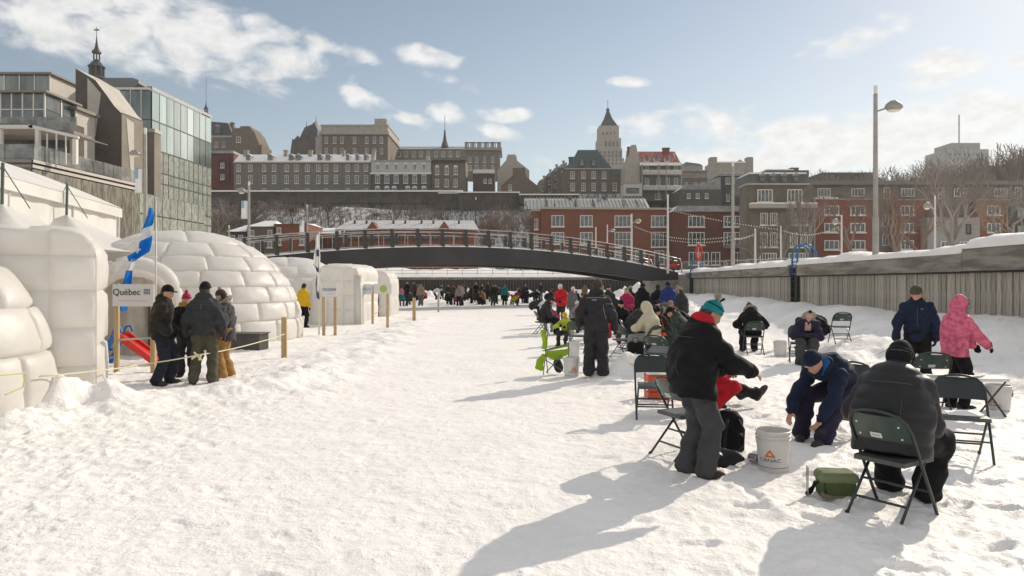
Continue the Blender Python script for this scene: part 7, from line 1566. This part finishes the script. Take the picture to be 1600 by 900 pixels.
CR = [(616, 478, 0, 'orange', 'black', 'brown', 200, 1.6, 'distant person in a glowing orange jacket beside the lime emblem sign'), (625, 480, 1, 'teal', 'grey', 'mag', 150, 1.5, 'distant seated person in teal right of the orange jacket'),
      (632, 477, 2, 'charcoal', 'grey', 'black', 90, 1.5, 'distant hunched person in charcoal third from the orange jacket'), (637, 474, 4, 'black', 'black', 'black', 200, 1.65, 'distant standing person in black above the hunched ones at the left'),
      (644, 480, 1, 'slate', 'green', 'brown', 250, 1.5, 'distant seated person in slate near the lone pine stake'), (651, 477, 2, 'navy', 'black', 'black', 120, 1.5, 'distant hunched person in navy beside the standing one in tan'),
      (657, 480, 0, 'tan', 'grey', 'brown', 10, 1.75, 'distant tall person in tan and grey right of the lone pine stake'), (680, 472, 3, 'white', 'plum', 'white', 80, 1.6, 'distant person with a white top bending over alone'),
      (697, 478, 1, 'black', 'black', 'black', 100, 1.5, 'distant seated person in black, first of the densest cluster'), (701, 476, 4, 'charcoal', 'black', 'brown', 190, 1.6, 'distant standing person in charcoal, second of the densest cluster'),
      (708, 477, 0, 'brown', 'black', 'black', 180, 1.65, 'distant person in brown, third of the densest cluster'), (713, 479, 2, 'mag', 'black', 'black', 60, 1.5, 'distant hunched person in magenta in the densest cluster'),
      (717, 480, 0, 'lgrey', 'black', 'red', 350, 1.6, 'distant person in pale grey with a red hat in the densest cluster'), (722, 477, 4, 'pinkhat', 'charcoal', 'brown', 210, 1.6, 'distant person in dusty pink in the densest cluster'),
      (727, 476, 1, 'black', 'brown', 'black', 240, 1.5, 'distant seated person in black at the right of the densest cluster'), (734, 473, 2, 'charcoal', 'black', 'tan', 270, 1.5, 'distant hunched person beyond the right of the densest cluster'),
      (745, 478, 1, 'brownblack', 'black', 'brown', 80, 1.55, 'distant seated person in dark brown left of the ochre jacket'), (750, 476, 2, 'black', 'black', 'black', 120, 1.5, 'distant hunched person touching the ochre jacket'),
      (756, 477, 1, 'ochre', 'charcoal', 'black', 300, 1.6, 'distant seated person in an ochre jacket'), (753, 468, 4, 'charcoal', 'black', 'tan', 170, 1.6, 'distant standing person just behind the ochre jacket'),
      (770, 480, 0, 'brownblack', 'green', 'tan', 20, 1.6, 'distant standing person in dark brown, left of a close pair'), (775, 477, 4, 'charcoal', 'black', 'white', 200, 1.6, 'distant standing person with a white hat, right of a close pair'),
      (766, 474, 2, 'lime', 'black', 'brown', 90, 1.4, 'distant low person in lime behind the close pair'), (788.5, 479, 0, 'teal', 'black', 'teal', 180, 1.62, 'distant person with a teal hood and top standing alone'),
      (793, 472, 1, 'mag', 'black', 'mag', 200, 1.3, 'distant small person in magenta behind the teal hood'), (801, 480, 2, 'lime', 'black', 'white', 100, 1.3, 'distant child in lime crouching in the snow'),
      (806, 478, 2, 'red', 'black', 'white', 230, 1.4, 'distant child in dark red crouching beside the lime one'), (809, 474, 1, 'mag', 'brown', 'pinkhat', 190, 1.5, 'distant seated person in magenta with a dusty pink hat'),
      (821, 474, 0, 'slate', 'black', 'tan', 180, 1.6, 'distant person in slate with a tan hat standing near the dark wall'), (829, 470, 2, 'black', 'black', 'black', 120, 1.4, 'distant hunched person in black right of the tan hat'),
      (838, 472, 1, 'black', 'black', 'white', 160, 1.5, 'distant seated person in black with a white hat'), (846, 470, 4, 'charcoal', 'grey', 'pinkhat', 220, 1.6, 'distant standing person above the seated black parka'),
      (856, 471, 2, 'mag', 'lgrey', 'pinkhat', 150, 1.4, 'distant hunched person in magenta left of the red jacket'), (901, 476, 1, 'black', 'black', 'brown', 200, 1.5, 'distant seated person in black right of the light grey person'),
      (914, 474, 4, 'tan', 'black', 'brown', 200, 1.6, 'distant person in tan left of the tall snowsuit'), (665, 471, 1, 'red', 'black', 'black', 220, 1.4, 'distant seated person in red between the tan figure and the white top'),
      (690, 471, 4, 'green', 'black', 'brown', 170, 1.55, 'distant standing person in dull green left of the densest cluster'), (742, 471, 0, 'navy', 'black', 'navy', 160, 1.55, 'distant person in navy standing left of the ochre jacket'),
      (628, 471, 4, 'pink', 'black', 'pink', 200, 1.3, 'distant child in pink just right of the orange jacket'), (783, 471, 1, 'black', 'black', 'brown', 120, 1.5, 'distant seated person in black left of the teal hood')]
for (px, D, k, a, b, c, hd, hh, lab) in MIDC:
    rt = crowd(lab, px, 477, k, a, b, c, hd, hh); rt.location = (*XY(px, D), gz(*XY(px, D)) - .02); rt['group'] = 'anglers in the middle distance'
for c in CR: crowd(c[8], c[0], c[1], c[2], c[3], c[4], c[5], c[6], c[7])
rq = random.Random(31)
for i in range(30):
    px = rq.choice([rq.uniform(612, 665), rq.uniform(690, 735), rq.uniform(738, 780), rq.uniform(795, 862), rq.uniform(618, 905)]); kk = rq.choice([0, 1, 1, 2, 4]); rt = crowd('distant ' + {0: 'standing', 1: 'seated', 2: 'hunched', 4: 'standing, arms raised,'}[kk] + ' dark angler ' + ('behind the pine stakes' if px < 668 else 'around the dense middle cluster' if px < 737 else 'near the ochre jacket' if px < 790 else 'near the crouching lime child'), px, 476 - rq.uniform(0, 8), kk, *rq.choice([('black', 'black', 'black'), ('charcoal', 'black', 'brown'), ('black', 'charcoal', 'black'), ('brownblack', 'black', 'black')]), rq.uniform(0, 360), rq.uniform(1.45, 1.7)); rt['group'] = 'dark anglers in the row beneath the footbridge'
person('seated figure in camouflage green with a black cap left of the teal hat', *XY(1072, 15.2), 300, dict(SITL, lean=26, head=(34, 0)), 1.7, .018, top='green', legs='green', hat=('beanie', 'black', None), hood='down', bulk=.06)
person('seated figure in black with a grey hat behind the tilted chair', *XY(1022, 19.4), 130, dict(SITL, lean=22, head=(30, 0)), 1.7, .02, top='black', legs='black', hat=('beanie', 'grey', None), hood='down', bulk=.06)
person('hunched figure in dark brown facing the cream hood', *XY(1000, 17.2), 140, dict(SITL, lean=30, head=(40, 0)), 1.7, .02, top='brownblack', legs='charcoal', hat=('beanie', 'black', None), bulk=.06)
folding_chair('dark chair under the figure in camouflage green', *XY(1072, 15.4), 300, fine=False, tagc=False)
folding_chair('dark empty chair between the cream hood and the snowsuit', *XY(975, 16.0), 60, fine=False, tagc=False)
# ---------------------------------------------------------------- buckets, bags and small things
BKT = mat('white_bucket_plastic', (.66, .64, .61), .4, (.60, .58, .55), 3, 3); BIN = mat('bucket_inside', (.48, .46, .44), .5); ORG = mat('orange_print', (.62, .17, .02), .5); NVY = mat('navy_logo_print', (.03, .04, .13), .5)
def wrap(me, rr, z0, taper):
    for v in me.vertices:
        a = v.co.x / rr; zz = v.co.z; k = rr + taper * (zz) + .0022 - v.co.y * 0; v.co = Vector((k * math.sin(a), -k * math.cos(a), z0 + zz))
def bucket(label, x, y, rz=0, logo=True, z=None, s=1.0, fine=True):
    g = gz(x, y) - .02 if z is None else z; t = thing('bucket', label, 'bucket', (x, y, g), R(rz), 'white plastic buckets'); t.scale = (s, s, s); n = 32 if fine else 16
    MB().lathe([(0, .0), (.128, 0), (.131, .012), (.148, .285), (.156, .287), (.158, .300), (.150, .303), (.151, .318), (.158, .321), (.159, .334), (.151, .337), (.152, .362), (.160, .365), (.161, .375), (.154, .378), (.148, .372), (.128, .02), (0, .02)], n).build('shell', BKT, t, smooth=True, sharp=40)
    if fine:
        o = MB().tube([(.155 * math.cos(a), .155 * math.sin(a), .31 - .17 * math.sin(a / 1) ** 1) for a in [math.pi * i / 12 for i in range(13)]], .0025, 5).build('wire_handle', GALV, t, smooth=True); o.rotation_euler = (0, 0, R(20))
        MB().lathe([(.1335, .045), (.1345, .045), (.1347, .049), (.1340, .049)], n).build('blue_line', NVY, t)
    if logo:
        b = MB(); P3 = lambda x_, z_: (x_, 0, z_)
        def tri(s_, cx=0, cz=0): return [(cx - s_, cz), (cx + s_, cz), (cx, cz + s_ * 1.35)]
        A, I = tri(.052), tri(.022, 0, .016); vs = [P3(*p) for p in A + I]; vs2 = []
        fs = []
        for i in range(3):
            for k in range(6):
                f0, f1 = k / 6, (k + 1) / 6; a0, a1, b0_, b1_ = [Vector(P3(*q)) for q in (A[i], A[(i + 1) % 3], I[i], I[(i + 1) % 3])]
                o = len(vs2); vs2 += [a0.lerp(a1, f0), a0.lerp(a1, f1), b0_.lerp(b1_, f1), b0_.lerp(b1_, f0)]; fs.append((o, o + 1, o + 2, o + 3))
        me = MB().add(vs2, fs).mesh('orange_triangle', ORG); wrap(me, .1395, .145, .06); link('orange_triangle', me, t)
        o = text(t, 'CANAC', 0, 0, 0, .050, NVY, 'lettering', rx=0, ext=0, sx=1)
        bm_ = o.data; 
        for v in bm_.vertices: v.co = Vector((v.co.x * 1.15, 0, v.co.y * .95))
        o.rotation_euler = (0, 0, 0); wrap(bm_, .1385, .115, .06)
    return t
bucket('white bucket with orange triangle and navy lettering in front of the bending man', *XY(1208, 6.56), -32)
bucket('white bucket with an orange triangle left of the boots of the tall snowsuit', *XY(893, 13.1), 14)
bucket('plain white bucket beneath the child with the yellow cap, behind the lettered one', *XY(896, 16.2), 0, False)
bucket('white lettered bucket right of the dark empty chair at the right', *XY(1560, 9.5), -60)
bucket('plain white bucket in the sunlit snow left of the woman with the dusty pink hat', *XY(1219, 16.6), 0, False)
bucket('white bucket by the person in the yellow jacket', *XY(467, 26.5), 0, False, s=1.3)
# low white table
p = Wp(1488, 594, 9.15); t = thing('low_table', 'low white plank table behind the pink jacket', 'table', (p.x + .1, 9.15, gz(p.x, 9.15)), R(-4)); MB().box(-.52, .52, -.16, .16, .46, .50).build('tabletop', BKT, t)
for sx in (-.4, .4):
    for sy in (-1, 1): MB().tube([(sx - .1 * sy, sy * .12, 0), (sx + .1 * sy, -sy * .12, .46)], .012, 6).build('leg', CHF, t)
# cooler bag
GB = cloth('cooler_green', (.085, .115, .045), .8); GL = cloth('cooler_lid', (.20, .23, .12), .85); GT = cloth('cooler_tan', (.24, .19, .14), .85)
t = thing('cooler_bag', 'small green and tan cooler bag in the snow left of the nearest chair', 'bag', (*XY(1306, 5.75), gz(2.6, 5.75) - .01), R(-6))
def soft(x0, x1, y0, y1, z0, z1, r_, n_, m_, sd, rs=.011): return surf(n_, field([([ell((0, 0, -5), (.01, .01, .01))] and [cap(((x0 + r_), yy0, zz), ((x1 - r_), yy0, zz), r_) for yy0 in (y0 + r_, (y0 + y1) / 2, y1 - r_) for zz in (z0 + r_, (z0 + z1) / 2, z1 - r_)], .05, [])], folds(sd, .003)), rs, m_, t)
soft(-.13, .13, -.09, .09, 0, .17, .045, 'body', GB, 3); MB().box(-.13, .13, -.092, .092, .0, .05).build('tan_base', GT, t, smooth=False); soft(-.135, .135, -.095, .095, .135, .19, .026, 'lid', GL, 5)
MB().tube([(-.14, -.02, .12), (-.22, -.04, .06), (-.24, -.02, .01), (-.18, .05, .01), (-.14, .06, .10)], .014, 6, squash=.3).build('strap', K['black'], t, smooth=True); MB().box(-.12, -.06, -.097, -.093, .04, .13).build('side_pocket', K['charcoal'], t)
MB().box(-.235, -.228, -.05, .0, .0, .24).build('clear_flap', GLT, t)
# backpack
t = thing('backpack', 'black backpack standing in the snow behind the stocky person', 'backpack', (*XY(1137, 7.15), gz(2.2, 7.15) - .01), R(10))
surf('body', field([([ell((0, 0, .20), (.16, .11, .22)), cap((-.09, 0, .06), (.09, 0, .06), .09), cap((-.05, 0, .30), (.05, 0, .30), .10)], .06, []), ([ell((0, -.10, .14), (.11, .06, .12))], .03, [])], folds(8, .006)), .012, K['black'], t)
for sx in (-1, 1): MB().tube([(sx * .06, -.115, .36), (sx * .10, -.155, .26), (sx * .10, -.14, .12), (sx * .07, -.10, .03)], .017, 6, squash=.4).build('strap', K['charcoal'], t, smooth=True)
MB().tube([(-.03, 0, .40), (-.02, 0, .44), (.02, 0, .44), (.03, 0, .40)], .007, 6).build('grab_loop', K['black'], t, smooth=True); MB().box(.11, .13, -.105, -.10, .10, .12).build('buckle', REFL, t)
t = thing('clothing_pile', 'crumpled black jacket lying in the snow beside the backpack', 'jacket', (*XY(1124, 6.75), gz(2.0, 6.7) - .01)); 
surf('crumpled_cloth', field([([ell((-.05, 0, .05), (.15, .12, .10)), ell((.09, -.05, .05), (.12, .09, .07)), ell((-.13, .05, .10), (.08, .1, .12))], .05, [])], folds(12, .018)), .011, K['puffer'], t)
t = thing('metal_can', 'small metal can lying in the snow left of the lettered bucket', 'can', (*XY(1173, 6.75), gz(2.29, 6.75) + .045)); o = MB().lathe([(0, 0), (.042, 0), (.044, .006), (.043, .012), (.043, .10), (.044, .106), (.040, .11), (.036, .10), (0, .098)], 20).build('can_body', mat('tin_can', (.45, .44, .42), .3, metal=.8), t, smooth=True, sharp=40); o.rotation_euler = (R(84), 0, R(25))
t = thing('travel_bag', 'tall black bag standing in the snow below the cream hooded jacket', 'bag', (*XY(993, 14.9), gz(2.6, 14.9) - .02)); surf('body', field([([cap((-.09, 0, .08), (-.09, 0, .42), .09), cap((.09, 0, .08), (.09, 0, .42), .09)], .05, [])], folds(4, .006)), .015, K['black'], t); MB().box(-.04, .0, -.094, -.09, .22, .27).build('white_mark', REFL, t); MB().tube([(-.06, 0, .5), (-.05, 0, .58), (.05, 0, .58), (.06, 0, .5)], .01, 6).build('handle', K['black'], t)
t = thing('gear_bag', 'flat black bag lying behind the tall standing black bag', 'bag', (*XY(1014, 14.6), gz(2.85, 14.6) - .01)); surf('body', field([([ell((0, 0, .05), (.26, .13, .08))], .05, [])], folds(5, .01)), .016, K['black'], t)
p = Wp(1562, 555, 10.5); t = thing('tangled_gear', 'tangle of black straps and cords lying on the snow bank by the pink jacket', 'gear', (p.x, p.y, gz(p.x, p.y) + .02)); surf('strap_bundle', field([([ell((0, 0, .07), (.12, .08, .08)), ell((.05, 0, .12), (.07, .05, .05))], .04, [])], folds(6, .022)), .012, K['black'], t)
for k in range(6): MB().tube([(.12 * math.cos(a + k) + .03 * k - .05, .06 * math.sin(a * 1.3), .10 + .09 * math.sin(a + k * .8)) for a in [i * .5 for i in range(11)]], .007, 5).build('cord', REFL if k in (1,) else K['black'], t, smooth=True)
t = thing('snow_chunk', 'heap of broken snow blocks right of the tall snowsuit', 'snow heap', (2.15, 13.3, gz(2.1, 13.3) - .03))
for k, (a, b_, c_, s_) in enumerate(((0, 0, .08, .16), (.28, .05, .06, .13), (.5, -.03, .05, .11), (-.2, -.1, .04, .09), (.72, .0, .03, .07))): surf('snow_block', field([([ell((a, b_, c_), (s_ * 1.3, s_, s_ * .75))], .03, [])], folds(20 + k, .014)), .018, SNOW, t)
# lime camp chair
LIME = cloth('lime_canvas', (.30, .46, .03), .85); CT = mat('camp_tube', (.16, .16, .155), .4, metal=.4)
t = thing('camp_chair', 'half-folded lime green camp chair left of the lettered bucket and tall snowsuit', 'chair', (*XY(862, 13.3), gz(.75, 13.3) - .01)); q3 = lambda px, py, dy=0: tuple(Vector((((px - 862) * 13.3 / F), dy, (588 - py) * 13.3 / F)))
for a, b_ in (((849, 588), (857, 515)), ((856, 585), (852, 545)), ((846, 560), (884, 584)), ((853, 583), (890, 545)), ((888, 536), (889, 558)), ((848, 550), (890, 538))): MB().tube([q3(*a, -.03 if a[0] > 850 else .05), q3(*b_, .08)], .010, 6).build('tube', CT, t)
MB().grid(lambda u, v: q3(846 + 8 * u + 1.5 * math.sin(v * 5), 546 - 30 * v, -.04 - .03 * math.sin(u * 3.1)), 5, 10).build('back_strap', LIME, t, smooth=True)
MB().grid(lambda u, v: q3(853 + 37 * u, 549 + 9 * v - 4 * u + 9 * math.sin(math.pi * u) * v, -.10 + .22 * v), 12, 6).build('seat_sling', LIME, t, smooth=True)
MB().grid(lambda u, v: q3(854 + 36 * u, 548 - 8 * u + 3 * v, .12), 10, 2).build('arm_strap', LIME, t, smooth=True)
surf('stuff_sack', field([([cap(q3(843, 568, -.05), q3(849, 557, -.05), .075, .05), cap(q3(840, 574, -.05), q3(845, 576, -.05), .055)], .04, [])], folds(7, .008)), .013, LIME, t)
surf('dark_pouch', field([([cap(q3(872, 570, .15), q3(874, 578, .15), .085)], .04, [])], folds(7, .006)), .015, K['charcoal'], t)
# rods
def rod(label, a, b_, r_=.005): A, B_ = Vector(a), Vector(b_); t = thing('fishing_rod', label, 'fishing rod', a, 0, 'short fishing rods'); MB().tube([(0, 0, 0), (B_ - A) * .25], r_ * 2, 6).build('grip', K['black'], t); MB().tube([(B_ - A) * .25, (B_ - A)], [r_, r_ * .4], 5).build('rod_blank', K['charcoal'], t)
rod('thin rod held by the man in the ear-flap hat, pointing down left', tuple(Wp(1411, 534, 11.2)), tuple(Wp(1366, 556, 11.0)))
rod('short rod between the seated cream hood and the tall snowsuit', tuple(Wp(966, 520, 14.8)), tuple(Wp(938, 510, 14.2)))
rod('short rod held by the child with the yellow cap', tuple(Wp(895, 505, 19)), tuple(Wp(906, 492, 18.5)))
# red bag in the near group and orange crate
t = thing('orange_crate', 'orange-red plastic crate seen between the two chairs left of the stocky person', 'crate', (*XY(1031, 10.6), gz(2.2, 10.6))); RO = mat('orange_red_plastic', (.55, .10, .04), .5)
for z_ in (.0, .12, .24): MB().box(-.2, .2, -.15, -.135, z_ + .02, z_ + .10).box(-.2, .2, .135, .15, z_ + .02, z_ + .10).box(-.2, -.185, -.134, .134, z_ + .02, z_ + .10).box(.185, .2, -.134, .134, z_ + .02, z_ + .10).build('slat_ring', RO, t)
for sx in (-1, 1):
    for sy in (-1, 1): MB().box(sx * .195 - .012, sx * .195 + .012, sy * .145 - .012, sy * .145 + .012, 0, .37).build('corner_post', RO, t)
# ---------------------------------------------------------------- air
hz = MB().box(-1300, 1300, -60, 960, -1.4, 140).build('haze', bpy.data.materials.new('haze_air')); tag(hz, kind='stuff')
hm2 = MB; ha = bpy.data.materials['haze_air']; ha.use_nodes = True; ht = NT(ha.node_tree); ht.n.clear(); ho = ht.node('ShaderNodeOutputMaterial'); hv = ht.node('ShaderNodeVolumePrincipled')
hv.inputs['Color'].default_value = (.92, .93, .95, 1); hv.inputs['Density'].default_value = .00028; hv.inputs['Anisotropy'].default_value = .25; ht.l.new(hv.outputs[0], ho.inputs['Volume'])
